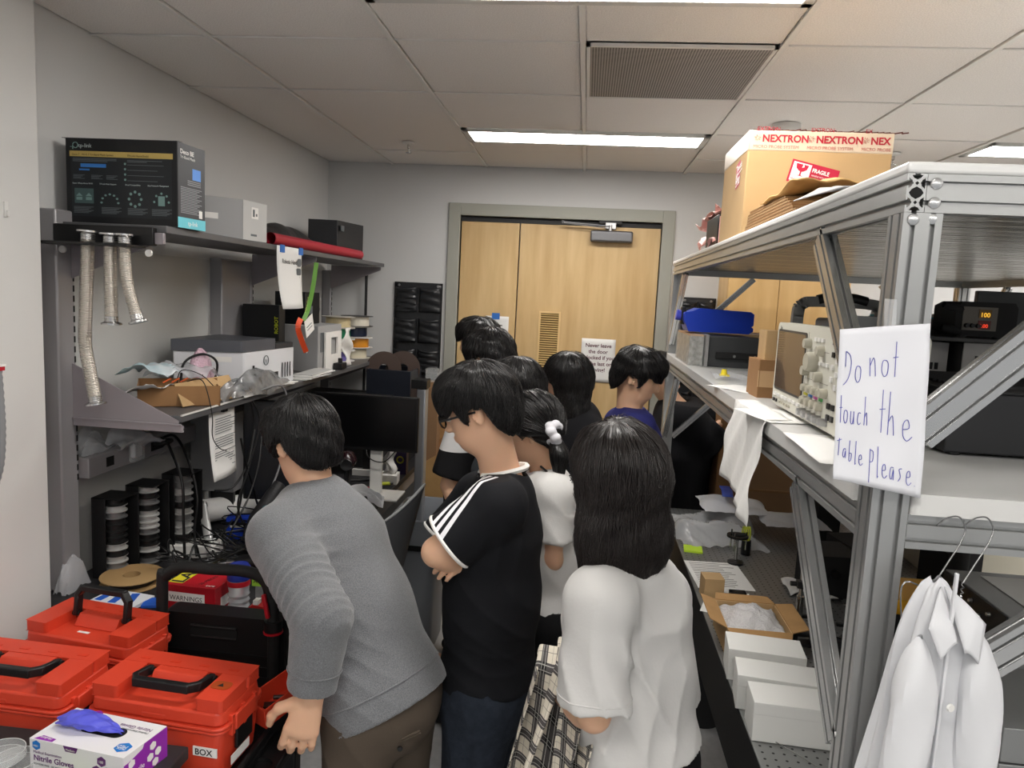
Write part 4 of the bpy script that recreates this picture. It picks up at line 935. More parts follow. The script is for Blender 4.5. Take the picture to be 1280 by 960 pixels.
# ================================================================ LEFT BENCH AND SHELVING
BZ = .914
m_post2 = mat('upright_paint', (150, 148, 150), .4, .3); m_shelf = mat('shelf_paint', (96, 96, 98), .45, .2); m_brk = mat('bracket_paint', (150, 144, 148), .45, .2)
m_btop = mat('bench_top', (40, 40, 42), .5)
bt = thing('lab_bench', 'long black-topped lab bench under the shelves on the left wall', 'bench', (-1.3, 1.99, 0))
MB().box((-1.69, 2.03, BZ-.03), (-.95, 4.60, BZ)).build('worktop', m_btop, bt, bevel=.003)
for y in (2.06, 3.3, 4.55):
    for x in (-1.66, -1.0): MB().box((x-.025, y-.025, 0), (x+.025, y+.025, BZ-.0305)).build('leg', m_post2, bt)
MB().box((-1.66, 2.09, BZ-.12), (-1.0, 2.11, BZ-.031)).box((-1.0, 2.09, BZ-.12), (-.98, 4.5, BZ-.031)).build('apron', m_post2, bt)
sh = thing('wall_shelving', 'grey steel bench shelving with slotted uprights along the left wall', 'shelving', (-1.66, 2.2, BZ))
def upright(y0, y1, top, slots=True):
    MB().box((-1.695, y0, BZ+.001), (-1.635, y1, top)).build('upright', m_post2, sh, bevel=.006)
    if slots:
        s = MB(); z = BZ+.36
        while z < top-.03: s.box((-1.640, y1-.010, z), (-1.6335, y1-.004, z+.020)); z += .0325
        s.build('slot_row', m_hole, sh)
upright(2.125, 2.205, 2.145); upright(3.16, 3.44, 2.05, False); upright(3.445, 3.475, 2.05); upright(4.57, 4.60, 2.05)
MB().box((-1.697, 2.21, BZ+.001), (-1.690, 4.56, 2.04)).build('back_panel', mat('back_panel', (186, 186, 183), .35), sh)
# upper shelf and lower shelf, brackets
US, LS = 2.108, 1.512
MB().box((-1.63, 2.15, US-.022), (-1.29, 4.58, US)).build('shelf', m_shelf, sh, bevel=.002)
MB().box((-1.63, 2.19, LS-.022), (-1.27, 4.60, LS)).build('shelf', m_shelf, sh, bevel=.002)
MB().box((-1.272, 2.19, LS-.001), (-1.266, 3.1, LS+.004)).build('shelf_edge_strip', m_white, sh)
def bracket(y, z, h, x1, m=m_brk): MB().prism([(-1.634, 0), (x1, 0), (x1, .020), (-1.634, h)], (0, y, z), (1, 0, 0), (0, 0, 1), (0, 1, 0), .004).build('bracket', m, sh)
bracket(2.183, LS-.035, .185, -1.275)
MB().box((-1.634, 2.180, LS-.052), (-1.262, 2.192, LS-.030)).box((-1.634, 2.176, LS-.030), (-1.262, 2.182, LS-.024)).build('bracket_rail', m_brk, sh, bevel=.001)
for y in (3.455, 4.57):
    for z, x1 in ((US-.024, -1.31), (LS-.024, -1.31)): MB().prism([(-1.634, 0), (x1, 0), (x1, -.02), (-1.634, -.15)], (0, y, z), (1, 0, 0), (0, 0, 1), (0, 1, 0), .004).build('bracket', m_brk, sh)
MB().prism([(-1.634, 0), (-1.33, 0), (-1.33, -.02), (-1.634, -.15)], (0, 2.19, US-.024), (1, 0, 0), (0, 0, 1), (0, 1, 0), .004).build('bracket', m_brk, sh)
rw = MB().box((-1.69, 2.21, 1.275), (-1.605, 3.15, 1.345)).build('service_raceway', m_post2, sh, bevel=.003)
sub(MB().box((-1.6055, 2.30, 1.295), (-1.6035, 2.34, 1.328)), 'outlet', m_hole, rw); sub(MB().box((-1.6055, 2.56, 1.295), (-1.6035, 2.64, 1.328)), 'outlet', m_hole, rw)
MB().cyl((-1.6, 2.48, 1.30), (-1.606, 2.48, 1.30), .007).build('knockout', m_steel, sh)
# plugs and cords in the raceway
for i, (y, P) in enumerate(((2.58, [(-1.60, 2.58, 1.33), (-1.56, 2.57, 1.345), (-1.50, 2.52, 1.31), (-1.43, 2.47, 1.21), (-1.42, 2.46, 1.08), (-1.41, 2.45, .93)]), (2.62, [(-1.60, 2.62, 1.335), (-1.54, 2.61, 1.35), (-1.46, 2.56, 1.28), (-1.40, 2.52, 1.15), (-1.40, 2.5, 1.02), (-1.38, 2.48, .93)]))):
    t = thing('mains_lead', ['left black power cord plugged into the grey raceway', 'right black power cord plugged into the grey raceway'][i], 'cord', (-1.6, y, 1.33))
    MB().tube([(-1.606, y, 1.318), (-1.57, y, 1.325), (-1.555, y, 1.33)], [.015, .014, .007], 10).build('plug', m_blk, t)
    MB().tube(catmull(P, 6), .0052, 8).build('cord', m_cab, t)
MB().cyl((-1.42, 4.63, BZ+.001), (-1.42, 4.63, 2.08), .009, n=12).build('black_rod', m_blk, sh)
# ---- hanging hose rack
hr = thing('hose_rack', 'black forked holder with metal bellows hoses at the upper shelf end', 'holder', (-1.45, 2.12, 2.08))
MB().box((-1.645, 2.125, 2.045), (-1.32, 2.149, 2.10)).build('plate', m_blk, hr, bevel=.002)
MB().box((-1.66, 2.03, 2.035), (-1.34, 2.124, 2.043)).build('fork', m_blk, hr, bevel=.002)
MB().box((-1.32, 2.135, 2.05), (-1.292, 2.149, 2.085)).build('end_plate', m_brk, hr, bevel=.002)
for x in (-1.61, -1.33): MB().cyl((x, 2.118, 2.022), (x, 2.124, 2.022), .011).build('bumper', m_white, hr)
m_bel = mat('bellows', (222, 218, 212), .28, .85)
def bellows(lab, P, r, fl=True):
    t = thing('bellows_hose', lab, 'hose', P[0], 'metal bellows hoses')
    pts = catmull(P, 10); L = sum(np.linalg.norm(pts[i+1]-pts[i]) for i in range(len(pts)-1)); n = int(L/.0052)
    # resample evenly
    d = [0]
    for i in range(len(pts)-1): d.append(d[-1]+np.linalg.norm(pts[i+1]-pts[i]))
    A = np.array(pts); q = np.linspace(0, d[-1], n*2)
    R = np.stack([np.interp(q, d, A[:, k]) for k in range(3)], 1)
    MB().tube(list(R), [r if i % 2 else r*.84 for i in range(len(R))], 14).build('bellows', m_bel, t)
    for e, f in ((pts[0], pts[1]), (pts[-1], pts[-2])):
        ax = unit(f-e)
        MB().lathe([(0, -.004), (r*1.5, -.004), (r*1.5, .001), (r*.95, .006), (r*.95, .022), (r*.8, .024)], 24, e, ax).build('flange', m_chrome, t)
    return t
bellows('longest metal bellows hose hanging down to the lower shelf bracket', [(-1.50, 2.085, 2.075), (-1.502, 2.083, 2.0), (-1.51, 2.083, 1.86), (-1.515, 2.083, 1.74), (-1.50, 2.085, 1.64), (-1.485, 2.085, 1.555)], .0205)
bellows('middle straight metal bellows hose of the three', [(-1.43, 2.085, 2.070), (-1.43, 2.085, 1.95), (-1.43, 2.085, 1.805)], .0195)
bellows('right metal bellows hose bending towards its open lower end', [(-1.385, 2.087, 2.07), (-1.384, 2.087, 1.99), (-1.373, 2.087, 1.91), (-1.345, 2.087, 1.815)], .0185)
# ---- router carton on the upper shelf
m_tp = mat('carton_black', (17, 19, 22), .35); m_tpside = mat('carton_slate', (62, 64, 68), .4)
tp = thing('router_carton', 'glossy black printed product carton at the near end of the upper shelf', 'box', (-1.46, 2.28, US))
a = (-1.652, 2.20); b = (-1.283, 2.20); c = (-1.272, 2.345); d = (-1.64, 2.345)
MB().prism([a, b, c, d], (0, 0, US+.001), (1, 0, 0), (0, 1, 0), (0, 0, 1), .260).build('body', m_tp, tp, bevel=.0015)
MB().quad((a[0]-.012, 2.1995, US+.262), (b[0], 2.1995, US+.262), (b[0], 2.23, US+.264), (a[0]-.012, 2.23, US+.264)).build('top_flap', m_tp, tp, solid=.001)
fo = (a[0], 2.20, US+.001); W_, H_ = .369, .26
p = MB(); decal(p, fo, X, Z, .018, .022, W_-.018, .212, .0006); p.build('dark_panel', mat('panel_dark', (30, 34, 38), .4), tp)
p = MB(); decal(p, fo, X, Z, .014, .205, W_-.014, .222, .0011); p.build('gold_band', mat('gold_band', (196, 170, 96), .4), tp)
m_lt = mat('print_light', (190, 200, 200), .5); m_gr = mat('print_dim', (96, 102, 106), .5); m_sky = mat('print_blue', (52, 120, 196), .5); m_teal = mat('print_teal', (120, 150, 146), .5)
text('tp-link', (a[0]+.044, 2.20, US+.234), X, Z, .017, m_lt, tp, off=.0012)
lg = MB().tube([V3((a[0]+.034+.0085*math.cos(q), 2.1985, US+.2405+.0085*math.sin(q))) for q in np.linspace(-2.2, 3.0, 14)], .0013, 5)
lg.bar((a[0]+.0255, 2.1985, US+.240), (a[0]+.0255, 2.1985, US+.228), .0026, .001, up=(0, 1, 0)).bar((a[0]+.017, 2.1985, US+.235), (a[0]+.03, 2.1985, US+.235), .0026, .001, up=(0, 0, 1))
lg.build('logo', m_teal, tp)
text('Deco 7   Wi-Fi 7 Tri-Band Mesh System', (a[0]+.022, 2.20, US+.2095), X, Z, .0085, mat('print_brown', (70, 56, 24), .5), tp, off=.0016)
text('TP-Link HomeShield', (a[0]+.205, 2.20, US+.2095), X, Z, .0085, MATS['print_brown'], tp, off=.0016)
p = MB(); decal(p, fo, X, Z, .05, .173, .135, .184, .0012); decal(p, fo, X, Z, .045, .163, .08, .168, .0012); p.build('speed_bar', m_sky, tp)
p = MB()
for k in range(3): decal(p, fo, X, Z, .024, .198-.004*k, .17-.03*(k == 2), .200-.004*k, .0012)
for k in range(4): decal(p, fo, X, Z, .205, .183-.016*k, .325-.02*(k % 2), .1845-.016*k, .0012)
for cx in (.025, .085, .135):
    for k in range(4): decal(p, fo, X, Z, cx, .148-.0035*k, cx+.038-.006*(k % 3), .1495-.0035*k, .0012)
for cx in (.025, .118, .205, .285):
    for k in range(6): decal(p, fo, X, Z, cx, .050-.0036*k, cx+.066-.008*(k % 3), .0518-.0036*k, .0012)
for k in range(2): decal(p, fo, X, Z, .205, .196-.004*k, .32-.05*k, .198-.004*k, .0012)
p.build('small_print', m_gr, tp)
for s_, cx in (('Faster Whole Home Wi-Fi', .022), ('TP-Link Mesh Support', .112), ('Broad Compatibility', .198), ('Easy Network Management', .272)): text(s_, (a[0]+cx, 2.20, US+.122), X, Z, .0062, m_lt, tp, off=.0014)
p = MB(); decal(p, fo, X, Z, .028, .062, .092, .108, .001); p.build('picture_tile', mat('pic', (70, 92, 92), .5), tp)
p = MB()
for cx, cz in ((.044, .084), (.076, .084)): p.prism([(-.011, 0), (0, .010), (.011, 0)], V3(fo)+np.array([cx, -.0013, cz]), (1, 0, 0), (0, 0, 1), (0, -1, 0), .0003); decal(p, fo, X, Z, cx-.010, cz-.012, cx+.010, cz-.003, .0014)
for k in range(8): q = 2*PI*k/8; p.prism(rrect(.009, .009, .0044, 3), V3(fo)+np.array([.230+.020*math.cos(q), -.0013, .080+.022*math.sin(q)]), (1, 0, 0), (0, 0, 1), (0, -1, 0), .0003)
for k in range(7): q = PI*k/6; p.prism(rrect(.008, .006, .0028, 2), V3(fo)+np.array([.146+.028*math.cos(q), -.0013, .066+.026*math.sin(q)]), (1, 0, 0), (0, 0, 1), (0, -1, 0), .0003)
decal(p, fo, X, Z, .306, .062, .328, .092, .0014)
for k in range(5): q = PI*k/4; p.prism(rrect(.007, .007, .003, 2), V3(fo)+np.array([.317+.024*math.cos(q), -.0013, .074+.026*math.sin(q)]), (1, 0, 0), (0, 0, 1), (0, -1, 0), .0003)
for k in range(4): p.prism(rrect(.007, .007, .003, 2), V3(fo)+np.array([.198, -.0013, .1865-.016*k]), (1, 0, 0), (0, 0, 1), (0, -1, 0), .0003)
p.build('icons', m_teal, tp)['kind'] = 'stuff'
so = (b[0], 2.20, US+.001); sx_ = unit((c[0]-b[0], c[1]-b[1], 0)); SL = .1455
p = MB(); decal(p, so, sx_, Z, .002, .004, SL-.002, .258, .0008); p.build('side_panel', m_tpside, tp)
p = MB(); decal(p, so, sx_, Z, 0, .0, SL, .033, .0013); p.build('turquoise_band', mat('turq_band', (110, 200, 214), .5), tp)
text('tp-link', V3(so)+sx_*.05+np.array([0, 0, .010]), sx_, Z, .020, m_wp, tp, off=.0018)
text('Deco BE', V3(so)+sx_*.012+np.array([0, 0, .228]), sx_, Z, .020, m_wp, tp, off=.0014, bold=.0004); text('Tri-Band Mesh', V3(so)+sx_*.012+np.array([0, 0, .214]), sx_, Z, .013, m_wp, tp, off=.0014)
p = MB(); decal(p, so, sx_, Z, .075, .155, .12, .19, .0012); p.build('side_picture', mat('side_blue', (96, 150, 226), .5), tp)
p = MB()
for k in range(16): decal(p, so, sx_, Z, .014, .125-.0052*k, .125-.012*(k % 3), .1275-.0052*k, .0012)
for k in range(3): decal(p, so, sx_, Z, .05, .148-.006*k, .12, .151-.006*k, .0012)
p.build('side_print', mat('side_print', (140, 142, 146), .5), tp)
p = MB(); decal(p, so, sx_, Z, .11, .038, .128, .062, .0013); p.build('barcode', m_wp, tp)
# grey long carton
t = thing('grey_carton', 'pale grey carton with white label beside the black printed carton', 'box', (-1.38, 2.6, US))
m_gc = mat('carton_grey', (160, 160, 160), .6); m_gc2 = mat('carton_grey_light', (196, 196, 194), .6)
g0, g1, g2, g3 = (-1.62, 2.46), (-1.315, 2.70), (-1.292, 2.86), (-1.60, 2.90)
MB().prism([g0, g1, g2, g3], (0, 0, US+.001), (1, 0, 0), (0, 1, 0), (0, 0, 1), .150).build('body', m_gc, t, bevel=.002)
ge = unit((g2[0]-g1[0], g2[1]-g1[1], 0)); go = (g1[0], g1[1], US+.001)
p = MB(); decal(p, go, ge, Z, .001, .001, .159, .149, .0012); p.build('light_end', m_gc2, t)
p = MB(); decal(p, go, ge, Z, .055, .085, .10, .128, .002); p.build('shipping_label', m_wp, t)
p = MB(); decal(p, go, ge, Z, .062, .092, .075, .120, .0026); decal(p, go, ge, Z, .082, .095, .092, .105, .0026); decal(p, go, ge, Z, .05, .018, .09, .026, .002); p.build('label_print', m_gr, t)
gf = unit((g1[0]-g0[0], g1[1]-g0[1], 0))
p = MB(); decal(p, (g0[0], g0[1], US), gf, Z, .12, .070, .30, .092, .0012); p.build('white_strip', m_wp, t)
# red poster tube, crumpled black bag, black carton
t = thing('red_poster_tube', 'long red cardboard tube lying along the upper shelf edge', 'tube', (-1.30, 3.5, US))
MB().tube([(-1.318, 2.95, US+.026), (-1.302, 4.10, US+.026)], .025, 20, cap=False).lathe([(.0245, 0), (.021, 0), (.021, -.05), (0, -.05)], 20, (-1.302, 4.10, US+.026), (0, 1, 0)).build('tube', mat('tube_red', (164, 30, 48), .4), t)
t = thing('black_bag', 'crumpled glossy black plastic bag lying behind the red tube', 'bag', (-1.45, 3.4, US))
MB().grid(lambda u, v: (-1.36-.22*u+.01*math.sin(9*v), 2.95+.95*v, US+.006+(.10*math.sin(PI*min(1, u*1.6))**.7)*(math.sin(PI*min(1, v*1.1+.05))**.6)+.012*abs(math.sin(12*v+4*u))*math.sin(5*u)), 20, 30).build('film', mat('black_bag', (24, 24, 26), .3, bump=.8, bscale=20), t, solid=.002)
t = thing('black_carton', 'black carton with small logo at the far end of the upper shelf', 'box', (-1.4, 4.1, US))
MB().prism([(-1.56, 3.98), (-1.40, 4.00), (-1.345, 4.30), (-1.55, 4.30)], (0, 0, US+.001), (1, 0, 0), (0, 1, 0), (0, 0, 1), .205).build('body', mat('carton_charcoal', (40, 41, 44), .45), t, bevel=.002)
MB().box((-1.385, 4.01, US+.15), (-1.38, 4.06, US+.18)).build('logo', m_gr, t)
# taped instruction sheet on the upper shelf edge
t = paper('taped_sheet', 'white printed sheet taped with blue tape under the upper shelf edge', (-1.284, 2.935, 1.845), (.0, 1, 0), Z, .265, .262, curl=.05)
for y in (2.965, 3.165): MB().box((-1.282, y, 2.08), (-1.279, y+.045, 2.112)).build('blue_tape', MATS['blue_tape'], t)
text('Robotic Hand', (-1.281, 2.985, 2.035), (0, 1, 0), Z, .028, m_ink, t, off=.001); text('Workbench', (-1.281, 3.01, 1.998), (0, 1, 0), Z, .028, m_ink, t, off=.001)
p = MB()
for k in range(11): decal(p, (-1.281, 2.955, 1.98), (0, 1, 0), Z, .01, -.0105*k, .22-.04*(k % 3), .002-.0105*k, .002)
p.build('small_print', m_ink, t)
MB().prism(rrect(.045, .035, .012, 3), (-1.2785, 3.165, 2.045), (0, 1, 0), (0, 0, 1), (1, 0, 0), .0004).prism(rrect(.05, .03, .01, 3), (-1.2785, 3.16, 2.005), (0, 1, 0), (0, 0, 1), (1, 0, 0), .0004).build('picture', m_gr, t)
# lanyard with badge
t = thing('lanyard', 'green to orange printed lanyard with white badge hanging from the upper shelf', 'lanyard', (-1.28, 3.3, 2.05))
m_lgrn = mat('lanyard_green', (96, 150, 50), .5); m_lorg = mat('lanyard_orange', (236, 86, 44), .5)
def strap(P, w, m, nm): 
    pts = catmull(P, 6); mb = MB()
    for i in range(len(pts)-1): mb.bar(pts[i], pts[i+1], w, .002, up=(.5, -.86, 0))
    return mb.build(nm, m, t)
strap([(-1.262, 3.33, 2.055), (-1.262, 3.29, 1.94), (-1.262, 3.235, 1.84), (-1.262, 3.18, 1.79)], .020, m_lgrn, 'green_strap')
strap([(-1.262, 3.15, 1.80), (-1.262, 3.12, 1.76), (-1.260, 3.16, 1.70), (-1.258, 3.21, 1.645)], .024, m_lorg, 'orange_strap')
MB().box((-.05, -.001, -.04), (.05, .001, .04), R=np.array([[0, -1, 0], [.93, 0, -.36], [.36, 0, .93]]), c=(-1.255, 3.235, 1.765)).build('badge', m_wp, t)
MB().bar((-1.2535, 3.20, 1.757), (-1.2535, 3.255, 1.778), .001, .006, up=(1, 0, 0)).bar((-1.2535, 3.21, 1.744), (-1.2535, 3.265, 1.765), .001, .004, up=(1, 0, 0)).build('badge_print', m_gr, t)
text('YOUTOO', (-1.2575, 3.165, 1.71), unit((0, .55, -.83)), unit((0, .83, .55)), .020, m_wp, t, off=.001)
text('VQLCTCA', (-1.2610, 3.20, 1.82), unit((0, .42, .9)), unit((0, -.9, .42)), .018, mat('lan_yel', (200, 220, 120), .5), t, off=.001)
# ---- printer on the lower shelf
pr = thing('printer', 'white multifunction printer with dark grey scanner lid on the lower shelf', 'printer', (-1.42, 2.95, LS))
PF = [(-1.60, 2.70), (-1.345, 2.78), (-1.30, 3.17), (-1.60, 3.20)]
MB().prism(PF, (0, 0, LS+.006), (1, 0, 0), (0, 1, 0), (0, 0, 1), .150).build('body', mat('printer_white', (226, 227, 230), .4), pr, bevel=.006)
MB().prism([(-1.605, 2.692), (-1.35, 2.770), (-1.32, 3.02), (-1.60, 3.08)], (0, 0, LS+.158), (1, 0, 0), (0, 1, 0), (0, 0, 1), .045).build('scanner_lid', mat('lid_grey', (84, 86, 92), .45), pr, bevel=.006)
MB().prism([(-1.60, 3.085), (-1.322, 3.025), (-1.302, 3.165), (-1.60, 3.19)], (0, 0, LS+.157), (1, 0, 0), (0, 1, 0), (0, 0, 1), .022).build('control_panel', mat('lid_dark', (60, 61, 64), .45), pr, bevel=.004)
pe = unit((.045, .39, 0)); po = V3((-1.345, 2.78, LS))
p = MB(); decal(p, po, pe, Z, .085, .012, .255, .060, .003); p.build('output_slot', m_hole, pr)
p = MB(); decal(p, po, pe, Z, .055, .075, .07, .10, .003); [decal(p, po, pe, Z, .285+.022*k, .03, .293+.022*k, .095, .003) for k in range(4)]; p.build('vent', m_hole, pr)
MB().tube([po+pe*(.155+.018*math.cos(q))+np.array([.004, 0, .115+.020*math.sin(q)]) for q in np.linspace(0, 2*PI, 18)[:-1]], .0018, 5, closed=True).build('round_logo', m_gr, pr)
text('hp', po+pe*.143+np.array([.002, 0, .108]), pe, Z, .022, m_gr, pr, off=.002)
MB().prism([po[:2]+pe[:2]*.09, po[:2]+pe[:2]*.25, po[:2]+pe[:2]*.30+np.array([.07, 0]), po[:2]+pe[:2]*.10+np.array([.07, 0])], (0, 0, LS+.012), (1, 0, 0), (0, 1, 0), (0, 0, 1), .005).build('paper_tray', m_wp, pr)
pf = unit((.255, .08, 0)); p = MB(); decal(p, (-1.60, 2.70, LS), pf, Z, .14, .118, .22, .138, .003); p.build('side_grip', m_wp, pr)
for x, y in ((-1.57, 2.75), (-1.38, 2.82), (-1.57, 3.15), (-1.34, 3.12)): MB().cyl((x, y, LS), (x, y, LS+.007), .012, n=12).build('foot', m_blk, pr)
# carton, black boxes behind printer
t = thing('robot_kit_box', 'black box with yellow vertical lettering behind the printer', 'box', (-1.4, 3.3, LS))
MB().box((-1.62, 3.33, LS+.001), (-1.44, 3.40, LS+.335)).build('body', m_tp, t, bevel=.002)
text('ROBOT', (-1.445, 3.328, LS+.20), (0, 0, 1), (-1, 0, 0), .024, mat('print_yellow', (214, 226, 50), .5), t, off=.001, bold=.0005)
t = thing('grey_shelf_box', 'grey electronics box with vent grille behind the printer', 'box', (-1.4, 3.6, LS))
MB().box((-1.60, 3.55, LS+.001), (-1.33, 3.90, LS+.235)).build('body', m_gc, t, bevel=.003)
for k in range(6): MB().box((-1.329, 3.58+.014*k, LS+.10), (-1.328, 3.586+.014*k, LS+.20)).build('vent', m_gr, t)
t = thing('white_sleeve_box', 'white 3D printed panel with dark opening on the lower shelf', 'panel', (-1.32, 3.8, LS))
MB().box((-1.325, 3.62, LS+.005), (-1.315, 3.70, LS+.20)).box((-1.325, 3.80, LS+.005), (-1.315, 3.86, LS+.20)).box((-1.325, 3.70, LS+.17), (-1.315, 3.80, LS+.20)).box((-1.325, 3.70, LS+.005), (-1.315, 3.80, LS+.08)).build('panel', m_wp, t)
t = thing('crumpled_white_print', 'crumpled white bracket standing beside the filament spools', 'panel', (-1.30, 3.95, LS))
MB().grid(lambda u, v: (-1.31+.015*math.sin(9*v+3*u), 3.88+.13*u+.02*math.sin(7*v), LS+.004+.205*v), 6, 10).build('shell', m_wp, t, solid=.006)
t = thing('camera_box', 'black camera box standing on the grey box under the upper shelf', 'box', (-1.5, 4.0, 1.78))
MB().box((-1.58, 3.60, LS+.236), (-1.42, 3.80, LS+.40)).build('body', m_tp, t, bevel=.002); MB().box((-1.42, 3.63, LS+.29), (-1.4185, 3.70, LS+.33)).build('picture', m_gr, t)
t = thing('lens_box', 'small beige box with lens picture beside the black camera box', 'box', (-1.48, 4.0, 1.78))
MB().box((-1.56, 3.805, LS+.236), (-1.44, 3.86, LS+.38)).build('body', mat('taupe', (130, 120, 106), .5), t, bevel=.002); MB().lathe([(.022, 0), (.018, .004), (0, .004)], 18, (-1.44, 3.832, LS+.31), (1, 0, 0)).build('picture', m_blk, t)
# filament spools
m_spf = mat('spool_flange', (190, 186, 176), .5, alpha=1); m_spd = mat('spool_dark', (70, 70, 70), .5)
def spool(lab, x, y, z, r, h, col, fl, g='filament spools stacked on the lower shelf', ax=(0, 0, 1), rc=None, name='filament_spool'):
    t = thing(name, lab, 'spool', (x, y, z), g); c = V3((x, y, z)); ax = unit(ax); rc = rc or r*.72
    for a_ in (0, h-.003): MB().lathe([(r*.28, 0), (r, 0), (r, .003), (r*.28, .003), (r*.28, 0)], 32, c+ax*a_, ax, smooth=False).build('flange', fl, t)
    MB().lathe([(rc, .003), (rc*1.01, h*.3), (rc, h*.6), (rc, h-.003)], 32, c, ax).build('filament', col, t)
    MB().lathe([(r*.28, 0), (r*.28, h)], 24, c, ax).build('hub', fl, t)
    return t
fc = lambda k, c_: mat('fil_'+k, c_, .35, bump=.2, bscale=200)
col_ = [('cream', (222, 214, 190), 'cream filament spool lying at the bottom of the far stack'), ('amber', (206, 136, 36), 'amber filament spool in the middle of the far stack'), ('navy', (22, 32, 56), 'navy blue filament spool of the far stack'), ('ivory', (226, 220, 204), 'ivory filament spool on top of the far stack')]
for k, (nm, c_, lab) in enumerate(col_): spool(lab, -1.425+.012*(k % 2), 4.43, LS+.001+.066*k, .10, .064, fc(nm, c_), [m_spf, m_wp, m_spf, m_spd][k], rc=.075)
for k, (nm, c_, lab) in enumerate((('violet', (110, 100, 170), 'violet filament spool at the bottom of the near stack'), ('black', (24, 24, 24), 'black filament spool of the near stack'), ('green', (20, 120, 80), 'green filament spool of the near stack'), ('sand', (206, 190, 150), 'sand coloured filament spool on top of the near stack'))):
    spool(lab, -1.45, 4.19, LS+.001+.066*k, .10, .064, fc(nm, c_), [m_wp, m_wp, m_spf, m_spf][k], rc=.072)
# clutter at the near end of the lower shelf
t = thing('open_cardboard_box', 'torn open cardboard box with cables at the lower shelf edge', 'box', (-1.37, 2.42, LS))
R = rotz(.55)
MB().box((-.13, -.075, 0), (.13, -.071, .070), R=R, c=(-1.41, 2.42, LS+.001)).box((-.13, .071, 0), (.13, .075, .08), R=R, c=(-1.41, 2.42, LS+.001)).box((-.13, -.075, 0), (-.126, .075, .075), R=R, c=(-1.41, 2.42, LS+.001)).box((.126, -.075, 0), (.13, .075, .06), R=R, c=(-1.41, 2.42, LS+.001)).box((-.13, -.075, 0), (.13, .075, .003), R=R, c=(-1.41, 2.42, LS+.001)).build('body', m_card2, t)
MB().add([(-1.345, 2.33, LS+.004), (-1.275, 2.60, LS+.006), (-1.33, 2.62, LS+.085), (-1.40, 2.37, LS+.075)], [(0, 1, 2, 3)]).build('flap', m_card, t, solid=.004)
t = thing('foam_block', 'small grey foam block inside the torn cardboard box', 'foam', (-1.4, 2.4, LS)); MB().box((-.03, -.02, 0), (.05, .02, .035), R=R, c=(-1.43, 2.37, LS+.005)).build('block', m_grey, t)
t = thing('headband_cable', 'black arched cable rising from the open cardboard box', 'cable', (-1.4, 2.45, LS))
MB().tube(catmull([(-1.43, 2.47, LS+.02), (-1.44, 2.50, LS+.13), (-1.40, 2.56, LS+.165), (-1.37, 2.61, LS+.13), (-1.38, 2.60, LS+.04)], 8), .0045, 8).build('cable', m_cab, t)
for i in range(3):
    t = thing('thin_wire', ['thin black wire looping over the cardboard flap', 'thin black wire hanging over the shelf edge to a white plug', 'thin black wire curled beside the arched cable'][i], 'wire', (-1.35, 2.4, LS+.05), 'thin wires at the lower shelf')
    P = [[(-1.42, 2.42, LS+.05), (-1.39, 2.40, LS+.12), (-1.34, 2.45, LS+.10), (-1.30, 2.50, LS+.03)], [(-1.38, 2.42, LS+.08), (-1.30, 2.38, LS+.09), (-1.262, 2.37, LS-.02), (-1.26, 2.37, LS-.10), (-1.262, 2.42, LS-.15), (-1.262, 2.47, LS-.17)], [(-1.46, 2.50, LS+.06), (-1.42, 2.47, LS+.11), (-1.38, 2.50, LS+.09), (-1.35, 2.47, LS+.10)]][i]
    MB().tube(catmull(P, 8), .0018, 6).build('wire', m_cab, t)
    if i == 1: MB().bar(P[-1], V3(P[-1])+np.array([0, .03, -.01]), .008, .006).build('plug', m_white, t)
for i in range(3): 
    t = thing('orange_connector', 'small orange wire connector in the torn cardboard box', 'connector', (-1.42, 2.42, LS+.07), 'orange connectors in the torn box')
    MB().bar((-1.44+.02*i, 2.37+.02*i, LS+.078), (-1.42+.02*i, 2.385+.02*i, LS+.092), .006, .004).build('connector', mat('connector_orange', (214, 90, 30), .5), t)
def bag2(name, lab, f, m, cat='bag', nu=18, nv=18, solid=0):
    P = [V3(f(u/6., v/6.)) for u in range(7) for v in range(7)]; c = np.mean(P, axis=0)
    t = thing(name, lab, cat, c); MB().grid(f, nu, nv).build('film', m, t, solid=solid); return t
def rr(u, v, s): return math.sin(7*u+s)*math.sin(6*v+2*s)+.5*math.sin(15*u+11*v+3*s)+.25*math.sin(31*u-23*v+s)
m_film2 = mat('wrinkled_film', (226, 228, 232), .12, alpha=.45, bump=.8, bscale=30)
bag2('white_sheet', 'white printed leaflet sticking out over the near end of the lower shelf', lambda u, v: (-1.60+.20*u, 2.26+.18*v-.05*u, LS+.03+.06*u*(1-v*.4)+.006*rr(u, v, 1)), m_paper, 'paper', solid=.0005)
bag2('pale_blue_sheet', 'pale blue and green printed wrapper at the near end of the lower shelf', lambda u, v: (-1.61+.18*u, 2.36+.14*v, LS+.10+.03*math.sin(3*u)+.008*rr(u, v, 2)), mat('pale_blue', (176, 206, 214), .4, col2=(216, 220, 224), vscale=12), 'wrapper', solid=.001)
bag2('clear_wrap', 'crinkled clear wrap on top of the open cardboard box', lambda u, v: (-1.56+.22*u, 2.44+.16*v, LS+.10+.035*math.sin(PI*u)*math.sin(PI*v)+.014*rr(u, v, 4)), m_film2)
def pinkbag(u, v):
    a = 2*PI*u; r = .055*math.sin(PI*min(.98, v*.9+.08))**.7*(1+.12*rr(u, v, 5)); return (-1.42+r*.6*math.cos(a), 2.60+r*1.15*math.sin(a)-.02*v, LS+.01+.175*v)
bag2('pink_antistatic_bag', 'pink translucent antistatic bubble bag leaning on the printer', pinkbag, mat('pink_bag', (226, 190, 206), .2, alpha=.8, bump=1, bscale=120, kind='voronoi'), nu=28, nv=22)
